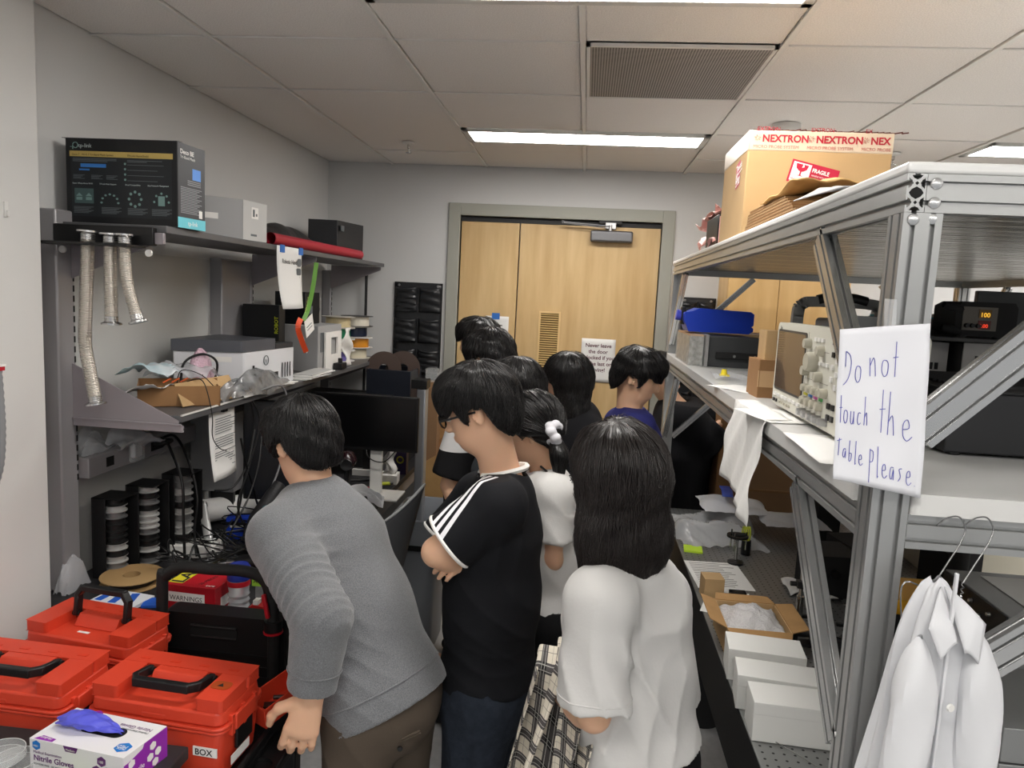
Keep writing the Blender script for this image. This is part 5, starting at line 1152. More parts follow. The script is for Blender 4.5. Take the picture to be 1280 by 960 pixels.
bag2('grey_zip_bag', 'clear bag of dark parts at the lower shelf edge in front of the printer', lambda u, v: (-1.335+.09*u, 2.50+.50*v, LS+.012+.075*math.sin(PI*u)**.6*math.sin(PI*v)**.5+.012*rr(u, v, 7)), mat('zip_film', (170, 172, 174), .12, alpha=.75, bump=.8, bscale=26, col2=(90, 92, 94), vscale=14), nu=20, nv=30)
bag2('white_packet', 'small white packet at the lower shelf edge', lambda u, v: (-1.29+.035*u, 2.60+.08*v, LS+.004+.014*math.sin(PI*u)), m_wp, 'packet', solid=.002)
bag2('hanging_bag', 'clear plastic bag with blue print tucked under the lower shelf', lambda u, v: (-1.60+.03*math.sin(5*v)+.03*u, 2.33+.22*u, 1.345+.11*v*math.sin(PI*min(1, u+.1))+.01*rr(u, v, 9)), m_film2)
t = thing('clear_case', 'small clear square case hanging in front of the raceway', 'case', (-1.59, 2.42, 1.32))
MB().box((-1.600, 2.41, 1.285), (-1.575, 2.48, 1.365)).build('case', mat('acrylic', ()), t, bevel=.008); MB().box((-1.598, 2.42, 1.30), (-1.58, 2.47, 1.35)).build('insert', mat('pale_grey', (190, 192, 194), .5), t, bevel=.006)
bag2('grey_film', 'crumpled grey film on the ledge below the lower shelf', lambda u, v: (-1.685+.06*u, 2.22+.18*v, 1.348+.08*(1-u)*math.sin(PI*v)+.01*rr(u, v, 3)), m_film2)
# hanging instruction sheet with black clip
t = paper('instruction_sheet', 'long printed instruction sheet clipped under the lower shelf', (-1.30, 2.42, 1.235), (0, 1, 0), (0, -.02, 1), .19, .245, curl=.03)
p = MB()
for k in range(24):
    if k in (7, 13): continue
    decal(p, (-1.292, 2.43, 1.455), (0, 1, 0), Z, .012, -.0088*k, .17-.05*random.Random(k).random(), .0028-.0088*k, .004)
p.build('small_print', m_gr, t)
MB().box((-1.30, 2.50, 1.475), (-1.285, 2.53, 1.492)).build('clip', m_blk, t, bevel=.002)
# grey panel, dark monitors below the shelf
t = thing('grey_cabinet', 'grey metal cabinet under the lower shelf behind the hanging cables', 'cabinet', (-1.55, 3.0, BZ))
MB().box((-1.63, 2.88, 1.06), (-1.44, 3.14, 1.40)).build('body', mat('cab_grey', (132, 132, 134), .4, .2), t, bevel=.003)
for y in (2.9, 3.1): MB().box((-1.55, y, BZ+.001), (-1.45, y+.02, 1.059)).build('foot', m_blk, t)
t = thing('dark_monitor', 'dark monitor under the lower shelf behind the leaning man', 'monitor', (-1.25, 2.95, BZ))
MB().box((-.16, -.012, 1.03), (.14, .012, 1.46), R=rotz(.1), c=(-1.25, 2.93, 0)).build('bezel', m_blk, t, bevel=.004)
MB().box((-.152, -.014, 1.045), (.132, -.0125, 1.452), R=rotz(.1), c=(-1.25, 2.93, 0)).build('screen', mat('screen_dark', (34, 36, 40), .25), t)
MB().box((-.03, .014, BZ+.012), (.03, .05, 1.2), R=rotz(.1), c=(-1.25, 2.93, 0)).box((-.12, -.05, BZ+.001), (.12, .12, BZ+.012), R=rotz(.1), c=(-1.25, 2.93, 0)).build('stand', m_blk, t)
# ---- cables hanging from the lower shelf
rs = random.Random(9)
for i, P in enumerate(([(-1.30, 2.74, 1.49), (-1.29, 2.75, 1.38), (-1.30, 2.70, 1.20), (-1.31, 2.66, 1.05), (-1.33, 2.60, .93)],
                       [(-1.28, 2.70, 1.50), (-1.26, 2.74, 1.40), (-1.27, 2.66, 1.22), (-1.29, 2.62, 1.08), (-1.24, 2.66, .93)],
                       [(-1.27, 2.60, 1.36), (-1.27, 2.64, 1.26), (-1.28, 2.72, 1.15), (-1.28, 2.80, 1.02), (-1.20, 2.86, .93)],
                       [(-1.25, 2.72, 1.53), (-1.22, 2.86, 1.53), (-1.21, 2.90, 1.40), (-1.22, 2.84, 1.20), (-1.24, 2.74, 1.06), (-1.25, 2.70, .93)],
                       [(-1.32, 2.50, 1.18), (-1.30, 2.60, 1.17), (-1.29, 2.70, 1.24), (-1.30, 2.78, 1.36)],
                       [(-1.29, 2.58, 1.02), (-1.28, 2.68, 1.10), (-1.27, 2.75, 1.22), (-1.28, 2.8, 1.33)])):
    t = thing('hanging_cable', ['black cable dropping straight behind the instruction sheet', 'second black cable crossing beside the first under the shelf', 'black cable crossing towards the dark monitor', 'grey cable hanging over the shelf edge past the leaning man', 'short black cable looping left under the shelf', 'black cable rising from the bench to the shelf'][i], 'cable', P[0], 'cables under the lower shelf')
    MB().tube(catmull(P, 7), .0042, 7).build('cable', m_cabg if i == 3 else m_cab, t)
for i in range(12):
    t = thing('bench_cable', 'black cable lying tangled on the bench behind the reels', 'cable', (-1.3, 2.4, BZ), 'tangled cables on the bench')
    y0 = 2.28+.04*i; P = [(-1.36+rs.uniform(-.05, .1), y0, BZ+.012)]
    for k in range(5): P.append((rs.uniform(-1.42, -1.12), y0+rs.uniform(-.1, .14), BZ+rs.uniform(.02, .13)))
    P.append((rs.uniform(-1.3, -1.1), y0+.05, BZ+.012))
    MB().tube(catmull(P, 6), rs.uniform(.0022, .0042), 6).build('cable', m_cab, t)

t = thing('paper_stack', 'untidy stack of white sheets and trays at the shelf edge right of the printer', 'paper', (-1.30, 3.4, LS))
for k in range(5): MB().box((-.045, -.15, 0), (.045, .15, .004), R=rotz(.08*(k % 3)-.05), c=(-1.295+.006*(k % 2), 3.36+.012*k, LS+.001+.0045*k)).build('sheet', m_paper if k % 2 else m_gc2, t)
t = thing('black_adapter', 'black power adapter with cable on the lower shelf edge by the spools', 'adapter', (-1.30, 3.95, LS))
MB().box((-1.31, 3.72, LS+.001), (-1.262, 3.80, LS+.035)).cyl((-1.285, 3.76, LS+.034), (-1.285, 3.76, LS+.06), .012).build('body', m_blk, t, bevel=.003)

# ---------------- things on the bench
m_reelw = mat('reel_white', (170, 170, 168), .35); m_reelg = mat('reel_grey', (120, 120, 120), .4, .3); m_reelk = mat('reel_black', (30, 30, 30), .4)
def reeltower(lab, x, y, n, seed, h):
    t = thing('reel_tower', lab, 'reel rack', (x, y, BZ), 'black towers of small reels on the bench'); z0 = BZ+.001
    a = .052
    MB().box((x-a, y-a, z0), (x-a+.004, y+a, z0+h)).box((x-a+.004, y+a-.004, z0), (x+a, y+a, z0+h)).box((x-a+.004, y-a, z0), (x-a+.05, y-a+.003, z0+h)).box((x-a+.004, y-a, z0), (x+a, y+a-.004, z0+.004)).box((x-a+.004, y-a, z0+h-.004), (x+a, y+a-.004, z0+h)).build('case', m_blk, t, bevel=.001)
    q = random.Random(seed); zz = z0+.008; k = 0
    for k in range(n):
        hh = (h-.016)/n; m = q.choice([m_reelw, m_reelg, m_reelk, m_reelk, m_reelg])
        MB().lathe([(.012, 0), (.038, 0), (.038, .002), (.030, .0035), (.030, hh-.004), (.038, hh-.0025), (.038, hh-.001), (.012, hh-.001)], 22, (x+.004, y-.006, zz+hh*k)).build('reel', m, t)
reeltower('nearest black tower of small white reels on the bench', -1.575, 2.30, 12, 1, .285)
reeltower('middle black tower of small reels on the bench', -1.535, 2.425, 13, 4, .30)
reeltower('farthest black tower of small reels on the bench', -1.475, 2.55, 12, 7, .315)
bag2('crumpled_clear_bag', 'crumpled clear bag squeezed between the upright and the reel towers', lambda u, v: (-1.66+.05*u, 2.10+.12*v, BZ+.004+.11*math.sin(PI*u)**.5*math.sin(PI*v)**.6+.01*rr(u, v, 2)), m_film2)
# cardboard reels lying in front
m_kraft = mat('kraft', (178, 146, 100), .7, col2=(160, 128, 84), vscale=6)
spool('cardboard reel of black filament lying in front of the reel towers', -1.475, 2.235, BZ+.004, .098, .030, fc('black', ()), m_kraft, None, rc=.07, name='cardboard_reel')
spool('second cardboard reel partly under the first one on the bench', -1.40, 2.20, BZ+.001-.0, .0, .0, fc('black', ()), m_kraft, None) if False else None
def flat(name, lab, cx, cy, w, d, a, z, h, m, cat='packet', wav=0):
    t = thing(name, lab, cat, (cx, cy, z)); R = rotz(a)
    if wav: MB().grid(lambda u, v: R@np.array([w*(u-.5), d*(v-.5), h*math.sin(PI*u)**.5*math.sin(PI*v)**.5+wav*abs(rr(u, v, 1))])+np.array([cx, cy, z]), 12, 12).build('body', m, t, solid=.001)
    else: MB().box((-w/2, -d/2, 0), (w/2, d/2, h), R=R, c=(cx, cy, z)).build('body', m, t, bevel=.001)
    return t
t = flat('blue_white_packet', 'white postal packet with blue print near the bench front', -1.42, 2.10, .16, .10, -.15, BZ+.001, .012, mat('packet_white', (226, 230, 236), .5))
for k in range(3): MB().box((-.07+.045*k, -.04, 0), (-.045+.045*k, .03, .0006), R=rotz(-.15+.2*k), c=(-1.42, 2.10, BZ+.0135)).build('blue_print', mat('packet_blue', (40, 96, 200), .5), t)
flat('blue_strip_packet', 'blue striped packet beside the white postal packet', -1.30, 2.105, .09, .06, .3, BZ+.001, .010, MATS['packet_blue'])
t = flat('green_white_packet', 'white packet with green print and yellow corner behind the red box', -1.295, 2.315, .10, .12, -.5, BZ+.002, .02, mat('packet_pale', (206, 216, 206), .5), wav=.008)
MB().box((-.03, -.03, 0), (.03, .02, .001), R=rotz(-.5), c=(-1.30, 2.30, BZ+.034)).build('green_print', mat('packet_green', (40, 110, 70), .5), t); MB().box((0, .02, 0), (.05, .06, .001), R=rotz(-.5), c=(-1.28, 2.32, BZ+.034)).build('yellow_print', mat('packet_yellow', (226, 214, 50), .5), t)
# red carton with yellow lettering
t = thing('red_box', 'red box with black and yellow lettering behind the black case handle', 'box', (-1.18, 2.13, BZ))
m_rb = mat('red_carton', (178, 22, 36), .45)
RA = rotz(-.06); RC = np.array([-1.17, 2.155, BZ+.001])
MB().box((-.085, -.085, 0), (.085, .085, .085), R=RA, c=RC).build('body', m_rb, t, bevel=.0015)
ex_, ey_ = RA@np.array([1., 0, 0]), RA@np.array([0, 1., 0]); top = RC+np.array([0, 0, .085])
p = MB(); decal(p, top, ex_, ey_, -.083, -.072, -.034, .078, .0008); p.build('yellow_panel', mat('packet_yellow', ()), t)
text('LAB', top-ex_*.037-ey_*.070, ey_, -ex_, .058, m_ink, t, off=.0014, bold=.0012, sx=1.25)
p = MB(); decal(p, top, ex_, ey_, -.025, .03, .08, .08, .0008); p.build('green_panel', mat('panel_green', (150, 200, 60), .5), t)
text('ECO', top-ex_*.02+ey_*.035, ex_, ey_, .035, m_ink, t, off=.0014)
text('25 PIECES', top+ex_*.028-ey_*.068, unit(ey_+ex_*.2), unit(-ex_+ey_*.2), .018, m_ink, t, off=.0012); text('SAFE', top+ex_*.045-ey_*.075, ex_, ey_, .014, m_wp, t, off=.0012)
fo2 = RC-ey_*.085-ex_*.085
p = MB(); decal(p, fo2, ex_, Z, .012, .03, .135, .062, .0008); p.build('white_strip', m_wp, t)
text('WARNINGS', fo2+ex_*.016+np.array([0, 0, .036]), ex_, Z, .022, m_ink, t, off=.0014, sx=.95)
p = MB(); decal(p, RC+ex_*.085-ey_*.085, ey_, Z, .03, .01, .15, .045, .0008); p.build('white_side', m_wp, t)
# bottle, bag, driver
t = thing('plastic_bottle', 'clear ribbed plastic bottle with blue wrapper beside the red box', 'bottle', (-1.015, 2.12, BZ))
m_pet = mat('pet_clear', (230, 236, 240), .05, alpha=.4, bump=.7, bscale=60)
MB().lathe([(0, 0), (.030, 0), (.034, .01), (.030, .02), (.034, .03), (.030, .04), (.034, .05), (.031, .06), (.034, .075), (.034, .10)], 24, (-1.045, 2.13, BZ+.001)).build('bottle', m_pet, t)
MB().lathe([(.0345, .098), (.036, .10), (.036, .135), (.030, .145), (0, .146)], 24, (-1.045, 2.13, BZ+.001)).build('blue_cap', mat('cap_navy', (26, 44, 130), .4), t)
MB().lathe([(.0352, .08), (.0352, .097)], 24, (-1.045, 2.13, BZ+.001)).build('red_label', m_rb, t)
t = bag2('green_label_bag', 'clear bag with yellow-green printed header beside the bottle', lambda u, v: (-.995+.085*u, 2.14+.05*math.sin(PI*u)*v, BZ+.004+.12*v+.012*rr(u, v, 6)), mat('zip_film', ()), nu=16, nv=18)
MB().box((-.99, 2.105, BZ+.09), (-.915, 2.11, BZ+.125)).build('header', mat('panel_green', ()), t); text('AUTO', (-.985, 2.105, BZ+.10), X, Z, .02, m_ink, t, off=.001)
t = thing('red_tool', 'red and black screw gun lying at the cart handle', 'tool', (-.93, 2.0, BZ))
MB().prism([(0, 0), (.07, 0), (.075, .02), (.06, .04), (.02, .045), (0, .03)], (-.99, 2.065, BZ+.001), (1, 0, 0), (0, 0, 1), (0, 1, 0), .04).build('body', mat('tool_red', (190, 34, 34), .4), t, bevel=.006)
MB().box((-.968, 2.066, BZ+.046), (-.952, 2.09, BZ+.06)).build('tag', m_wp, t); MB().cyl((-.915, 2.085, BZ+.022), (-.88, 2.085, BZ+.022), .014).build('nose', m_blk, t)
# drill and cordless tools by the man
t = thing('cordless_drill', 'black and silver drill chuck lying on the bench at the man’s elbow', 'drill', (-1.1, 2.3, BZ+.05))
MB().lathe([(0, 0), (.006, 0), (.008, .015), (.020, .02), (.026, .03), (.027, .06), (.030, .065), (.030, .105), (.026, .11), (0, .11)], 22, (-1.185, 2.36, BZ+.055), (1, .1, .05)).build('chuck', m_blk, t)
MB().lathe([(.024, .11), (.036, .115), (.038, .17), (.034, .22), (.0, .225)], 22, (-1.185, 2.36, BZ+.055), (1, .1, .05)).build('motor', m_grey, t)
MB().cyl((-1.20, 2.36, BZ+.054), (-1.17, 2.36, BZ+.055), .010).build('bit_tip', m_steel, t)
MB().box((-1.06, 2.34, BZ+.001), (-.99, 2.42, BZ+.03)).build('battery', m_blk, t, bevel=.004)
t = thing('black_grip_tool', 'black rubber-gripped tool standing among the cables', 'tool', (-1.2, 2.6, BZ))
MB().tube([(-1.235, 2.60, BZ+.04), (-1.22, 2.64, BZ+.12), (-1.19, 2.70, BZ+.20), (-1.175, 2.74, BZ+.24)], [.032, .036, .030, .024], 14).build('grip', mat('rubber', (34, 34, 36), .6, bump=.4, bscale=120), t)
MB().box((-1.27, 2.565, BZ+.001), (-1.20, 2.63, BZ+.03)).build('base', m_blk, t, bevel=.004)
t = thing('teal_tool', 'teal power tool body with ribbed side next to the man’s sleeve', 'tool', (-1.15, 2.7, BZ))
mt_ = mat('tool_teal', (26, 84, 96), .45)
MB().box((-.03, -.05, 0), (.03, .05, .20), R=rotz(-.4), c=(-1.125, 2.60, BZ+.001)).build('body', mt_, t, bevel=.008)
for k in range(8): MB().box((-.0325, -.04, .03+.016*k), (-.0305, .04, .038+.016*k), R=rotz(-.4), c=(-1.125, 2.60, BZ+.001)).build('rib', mat('teal_light', (70, 130, 140), .5), t)
t = thing('torch_tool', 'black flashlight with white end leaning behind the teal tool', 'tool', (-1.15, 2.8, BZ))
MB().tube([(-1.17, 2.76, BZ+.02), (-1.12, 2.84, BZ+.17)], [.016, .018], 14).build('body', m_blk, t); MB().tube([(-1.12, 2.84, BZ+.17), (-1.106, 2.862, BZ+.21)], [.020, .020], 14).build('white_end', m_white, t)
t = thing('paper_roll', 'large white paper roll lying at the back of the bench', 'roll', (-1.6, 2.9, BZ))
MB().cyl((-1.61, 2.74, BZ+.076), (-1.37, 3.10, BZ+.056), .052, .045, 26).build('roll', m_paper, t)
t = thing('metal_tube', 'shiny white metal tube leaning across the cables', 'tube', (-1.4, 2.6, BZ))
MB().cyl((-1.455, 2.66, BZ+.155), (-1.335, 2.50, BZ+.022), .016, n=16).build('tube', mat('white_metal', (214, 214, 212), .3, .4), t); MB().cyl((-1.459, 2.665, BZ+.157), (-1.452, 2.657, BZ+.150), .018, n=16).build('end_ring', m_steel, t)
t = thing('blue_box', 'small blue box with white stripe among the cables', 'box', (-1.35, 2.75, BZ))
RB = rotz(.2); MB().box((-.07, -.03, 0), (.07, .03, .09), R=RB, c=(-1.325, 2.76, BZ+.001)).build('body', mat('box_blue', (24, 64, 190), .45), t, bevel=.002)
MB().box((-.055, -.0312, .05), (.055, -.0302, .062), R=RB, c=(-1.325, 2.76, BZ+.001)).build('stripe', m_wp, t)
flat('blue_cup', 'blue and white round pot behind the black grip tool', -1.19, 2.86, .07, .07, .4, BZ+.001, .12, MATS['box_blue'], 'pot')
flat('white_plastic_box', 'white plastic lid box under the metal tube', -1.42, 2.545, .17, .10, .15, BZ+.001, .045, m_wp, 'box')
flat('clear_blister', 'clear plastic blister pack in front of the drill', -1.26, 2.42, .14, .08, .1, BZ+.001, .018, m_film2, 'packet', wav=.01)
t = thing('cable_bundle', 'tied bundle of grey and blue wires in front of the reel towers', 'cable', (-1.35, 2.33, BZ))
for k in range(4): MB().tube(catmull([(-1.42+.01*k, 2.36, BZ+.008+.004*k), (-1.34, 2.34+.02*k, BZ+.02), (-1.27, 2.36-.01*k, BZ+.012), (-1.24, 2.42+.01*k, BZ+.008)], 5), .0025, 6).build('wire', [m_cabg, mat('wire_blue', (40, 70, 140), .5), m_cab, m_cabg][k], t)
# far end of the bench: monitor, webcam, small items
t = thing('wide_monitor', 'black widescreen monitor seen straight on at the far bench end', 'monitor', (-1.06, 3.5, BZ))
q0, q1 = aty(388, 488, 3.45), aty(521, 570, 3.45)
xA, xB, zA, zB = q0[0], q1[0], q1[2]+.012, q0[2]-.005
MB().box((xA, 3.45, zA), (xB, 3.475, zB)).build('bezel', m_blk, t, bevel=.003)
MB().box((xA+.008, 3.4485, zA+.016), (xB-.008, 3.4498, zB-.008)).build('screen', mat('screen_black', (7, 7, 9), .3), t)
mx = (xA+xB)/2+.06
MB().box((mx-.03, 3.476, BZ+.012), (mx+.03, 3.50, zA+.12)).build('stand_neck', m_white, t, bevel=.003)
MB().box((mx-.13, 3.40, BZ+.001), (mx+.13, 3.58, BZ+.012)).build('stand_base', m_white, t, bevel=.004)
MB().tube(catmull([(mx-.05, 3.478, zA+.05), (mx-.03, 3.44, zA-.03), (mx+.05, 3.43, zA-.05), (mx+.10, 3.47, zA-.0)], 6), .003, 6).build('cord', m_cab, t)
t = thing('webcam', 'round black desk camera with red glint on a small stand', 'webcam', (-1.18, 3.0, BZ))
wc = aty(434, 575, 3.0)
MB().lathe([(0, -.042), (.022, -.036), (.036, -.018), (.042, 0), (.036, .018), (.022, .036), (0, .042)], 24, wc, (0, 0, 1)).build('ball', mat('cam_ball', (34, 14, 20), .2), t)
MB().lathe([(.026, 0), (.024, .004), (.014, .002), (0, 0)], 20, wc+np.array([.01, -.040, -.012]), (.2, -1, 0)).build('lens_ring', m_blk, t)
MB().cyl((wc[0], wc[1], BZ+.008), (wc[0], wc[1], wc[2]-.038), .010).lathe([(0, 0), (.04, 0), (.038, .008), (0, .009)], 22, (wc[0], wc[1], BZ+.001)).build('stand', m_blk, t)
def onb(name, lab, px, py, w, d, h, a, m, cat='box', part='body'):
    p = atz(px, py, BZ+h/2); p[0] = min(p[0], -.96-w*.4)
    return flat(name, lab, p[0], p[1], w, d, a, BZ+.001, h, m, cat)
onb('white_gadget_box', 'white rectangular box below the widescreen monitor', 457, 590, .14, .05, .035, .05, m_wp)
onb('small_white_carton', 'small white printed carton beside the dark violet packet', 487, 583, .10, .07, .05, .3, m_gc2)
t = onb('violet_packet', 'dark violet packet with yellow ring emblem standing by the monitor', 504, 578, .07, .05, .13, 0, mat('violet', (44, 30, 66), .4), 'packet')
pv = t.children[0].bound_box[0]; wv = t.location
MB().tube([(wv[0]+.018*math.cos(q), wv[1]-.027, BZ+.085+.018*math.sin(q)) for q in np.linspace(0, 2*PI, 16)[:-1]], .004, 6, closed=True).build('emblem', mat('emblem_yellow', (170, 160, 40), .5), t)
t = onb('tissue_box', 'white tissue box with a tissue pulled up at the bench end', 520, 600, .10, .10, .05, .1, m_wp, 'tissues')
wv = t.location; MB().grid(lambda u, v: (wv[0]+.07*(u-.5)*(1-.4*v)+.012*math.sin(9*v), wv[1]+.02*math.sin(6*u+3*v), BZ+.05+.14*v), 8, 10).build('tissue', m_paper, t, solid=.001)
for i, (px, py, c_, lab) in enumerate(((484, 592, (40, 90, 180), 'blue-handled pen on the cluttered bench end'), (497, 603, (206, 60, 40), 'orange-red marker on the cluttered bench end'), (492, 609, (190, 200, 40), 'yellow-green cutter at the front of the bench end'), (462, 615, (206, 40, 80), 'pink marker behind the man’s shoulder'), (478, 601, (230, 230, 225), 'white stick on the cluttered bench end'), (450, 606, (20, 20, 20), 'black cable adapter behind the man’s shoulder'))):
    p = atz(px, py, BZ+.01); t = thing('marker', lab, 'marker', p, 'pens and markers at the bench end')
    x_ = min(p[0], -1.0); MB().cyl((x_-.05, p[1], BZ+.012+.004*i), (x_+.03, p[1]+.03, BZ+.012+.004*i), .009, n=10).build('barrel', mat('pen_%d' % i, c_, .4), t); MB().cyl((x_+.03, p[1]+.03, BZ+.012+.004*i), (x_+.045, p[1]+.036, BZ+.012+.004*i), .006, n=10).build('cap', m_blk, t)
t = thing('computer_mouse', 'black computer mouse near the chair back', 'mouse', (-1.0, 3.0, BZ))
mp = atz(476, 622, BZ+.02); MB().lathe([(0, 0), (.030, 0), (.032, .010), (.024, .026), (0, .034)], 20, (min(mp[0], -1.0), mp[1], BZ+.001)).build('shell', m_blk, t)
bag2('white_plastic_bag', 'white plastic bag slumped under the widescreen monitor', lambda u, v: (-1.16+.26*u, 3.33+.06*math.sin(4*u)+.02*v, BZ+.005+.07*v*(.6+.4*math.sin(3*u))+.008*rr(u, v, 3)), mat('pe_white', (200, 200, 202), .5), solid=.002)
# second tier beyond: black deck, bin of brown reels
t = thing('black_printer', 'flat black device under the far end of the lower shelf', 'printer', (-1.35, 4.1, 1.2))
MB().box((-1.62, 3.85, 1.18), (-1.10, 4.30, 1.33)).build('body', mat('deck_black', (24, 24, 26), .35), t, bevel=.006)
MB().box((-1.62, 3.86, BZ+.001), (-1.56, 4.28, 1.179)).box((-1.18, 3.86, BZ+.001), (-1.12, 4.28, 1.179)).build('riser', m_blk2, t)
MB().box((-1.24, 3.848, 1.27), (-1.20, 3.85, 1.28)).build('label', m_wp, t)
t = thing('black_bin', 'dark blue-black storage bin holding brown reels by the back wall', 'bin', (-1.14, 4.2, 1.4))
q0, q1 = aty(458, 461, 4.18), aty(513, 485, 4.18)
MB().box((q0[0], 4.18, 1.26), (q1[0], 4.20, q0[2])).box((q0[0], 4.44, 1.26), (q1[0], 4.46, q0[2])).box((q0[0], 4.20, 1.26), (q0[0]+.012, 4.44, q0[2])).box((q1[0]-.012, 4.20, 1.26), (q1[0], 4.44, q0[2])).box((q0[0], 4.18, 1.25), (q1[0], 4.46, 1.262)).build('body', mat('bin_navy', (26, 30, 40), .4), t, bevel=.003)
MB().box((q0[0]+.02, 4.2, BZ+.001), (q1[0]-.02, 4.44, 1.249)).build('stand', m_blk2, t)
for i, (dx, dy, lab) in enumerate(((.075, .03, 'dark brown reel standing upright in the black bin, left one'), (.17, .12, 'dark brown reel in a clear wrapper in the black bin, right one'))):
    spool(lab, q0[0]+dx, 4.26+dy, 1.47, .105, .03, mat('fil_brown', (64, 44, 36), .4), mat('reel_brown', (66, 50, 42), .45), 'brown reels in the black bin', ax=(.25, -1, .05), rc=.07)
t = thing('printer_column', 'silver grey metal column with black cap at the right of the monitor', 'column', (-.9, 4.05, 0))
q0, q1 = aty(521, 486, 3.9), aty(535, 486, 3.9)
MB().box((q0[0], 3.90, .0), (q1[0]-.012, 3.98, q0[2])).build('column', mat('column_grey', (160, 163, 168), .3, .5), t, bevel=.008)
MB().box((q0[0]-.03, 3.89, q0[2]+.001), (q1[0]-.005, 3.99, q0[2]+.05)).build('cap', m_blk, t, bevel=.003)
t = thing('clear_acrylic_box', 'small clear acrylic box on the wall side behind the column', 'box', (-1.0, 4.3, 1.5))
MB().box((-.965, 4.42, 1.39), (-.89, 4.50, 1.47)).build('box', mat('acrylic', ()), t); MB().box((-.99, 4.41, 0.0), (-.88, 4.52, 1.389)).build('stand', m_cardw, t)
m_ply = mat('plywood', (196, 158, 104), .6, col2=(170, 130, 84), vscale=4)
for i, (x0, x1, z0, z1, y, lab) in enumerate(((-.93, -.85, .02, 1.30, 4.56, 'tall narrow plywood board leaning on the wall beside the column'), (-.99, -.80, .02, .98, 4.40, 'wide plywood board standing behind the grey bin'), (-1.00, -.83, .02, 1.05, 4.50, 'dark plywood board behind the wide one'))):
    t = thing('plywood_board', lab, 'board', (x0, y, z0), 'plywood boards by the door')
    MB().prism([(x0, z0), (x1, z0), (x1, z1), (x0, z1-.12*(i > 0))], (0, y, 0), (1, 0, 0), (0, 0, 1), (0, 1, 0), .018).build('board', m_ply if i != 2 else m_card2, t, bevel=.001)
# waste bin
t = thing('waste_bin', 'tall grey plastic waste bin between the chair and the man in black', 'bin', (-.80, 3.9, 0))
m_bin = mat('bin_grey', (138, 142, 148), .38)
cxb, cyb = -.825, 3.83
def ring(w, d, z, r=.06): return [(x, y, z) for x, y in rrect(w, d, r, 5, cxb, cyb)]
L = [ring(.20, .38, .0), ring(.23, .42, .55), ring(.235, .425, .56), ring(.24, .43, .62), ring(.27, .46, .63), ring(.275, .465, .76), ring(.265, .455, .765), ring(.25, .44, .755), ring(.225, .415, .55), ring(.19, .37, .02)]
mb = MB(); n = len(L[0]); mb.add([p for r_ in L for p in r_], [(i*n+j, i*n+(j+1) % n, (i+1)*n+(j+1) % n, (i+1)*n+j) for i in range(len(L)-1) for j in range(n)]+[tuple(range(n-1, -1, -1)), tuple((len(L)-1)*n+j for j in range(n))], 0, True)
mb.build('shell', m_bin, t, angle=40)
MB().box((cxb-.05, cyb-.232, .60), (cxb+.06, cyb-.222, .625)).build('handle_slot', m_hole, t, bevel=.003)
# chair: grey moulded shell on tube legs
ch = thing('shell_chair', 'dark grey moulded chair with rolled back rim beside the waste bin', 'chair', (-.95, 3.1, 0))
m_shell = mat('chair_shell', (92, 94, 98), .45); m_rim = mat('chair_rim', (150, 152, 152), .4)
ca, cb_ = aty(470, 640, 3.0), aty(519, 606, 3.25)
def back(u, v):
    x = -1.00+.16*u+.10*u*v; y = 2.98+.34*u-.10*math.sin(PI*u)*0; bow = .05*math.sin(PI*u)
    z = .50+(.40+.14*u**1.5-.05*(1-u))*v
    return (x+bow*.6+.03*v*u, y-bow*.6+.05*(1-v), z)
MB().grid(back, 18, 14).build('back_shell', m_shell, ch, solid=.006)
MB().tube([V3(back(u, 1.0)) for u in np.linspace(0, 1, 20)], .007, 8).build('rim', m_rim, ch)
MB().grid(lambda u, v: (-1.02+.26*u-.36*v*.6, 3.03+.34*u+.30*v*.8, .49-.02*math.sin(PI*u)*math.sin(PI*v)), 10, 10).build('seat_shell', m_shell, ch, solid=.008)
for x, y in ((-.98, 3.04), (-.76, 3.34), (-1.16, 3.22), (-.94, 3.55)): MB().tube([(x, y, .48), (x, y+.01, .01)], .011, 10).build('leg', m_rim, ch)

# ================================================================ CART, TOOLBOXES, GLOVES
KZ = .80
m_org = mat('toolbox_orange', (212, 66, 42), .42, bump=.12, bscale=400); m_org2 = mat('toolbox_orange_deep', (214, 58, 30), .42)
kt = thing('utility_cart', 'black plastic utility cart carrying the orange toolboxes', 'cart', (-1.15, 1.7, 0))
m_cart = mat('cart_black', (20, 20, 21), .42)
cx0, cx1, cy0, cy1 = -1.58, -.735, 1.46, 1.945
MB().box((cx0, cy0, KZ-.02), (cx1, cy1, KZ)).build('top_tray', m_cart, kt, bevel=.004)
MB().box((cx0, cy0, KZ), (cx1, cy0+.012, KZ+.022)).box((cx1-.014, cy0+.012, KZ), (cx1, cy1, KZ+.022)).box((cx0, cy0+.012, KZ), (cx0+.012, cy1, KZ+.022)).build('tray_rim', m_cart, kt, bevel=.004)
MB().box((cx1-.08, cy0+.0, KZ-.05), (cx1+.055, cy0+.42, KZ-.021)).build('side_ledge', m_cart, kt, bevel=.006)
MB().lathe([(.030, .0), (.034, .004), (.034, .008), (.027, .008), (.027, 0)], 24, (cx1+.018, cy0+.12, KZ-.020)).build('cup_ring', m_cart, kt)
MB().box((cx0+.02, cy0+.02, .15), (cx1-.02, cy1-.02, .18)).build('lower_tray', m_cart, kt, bevel=.004)
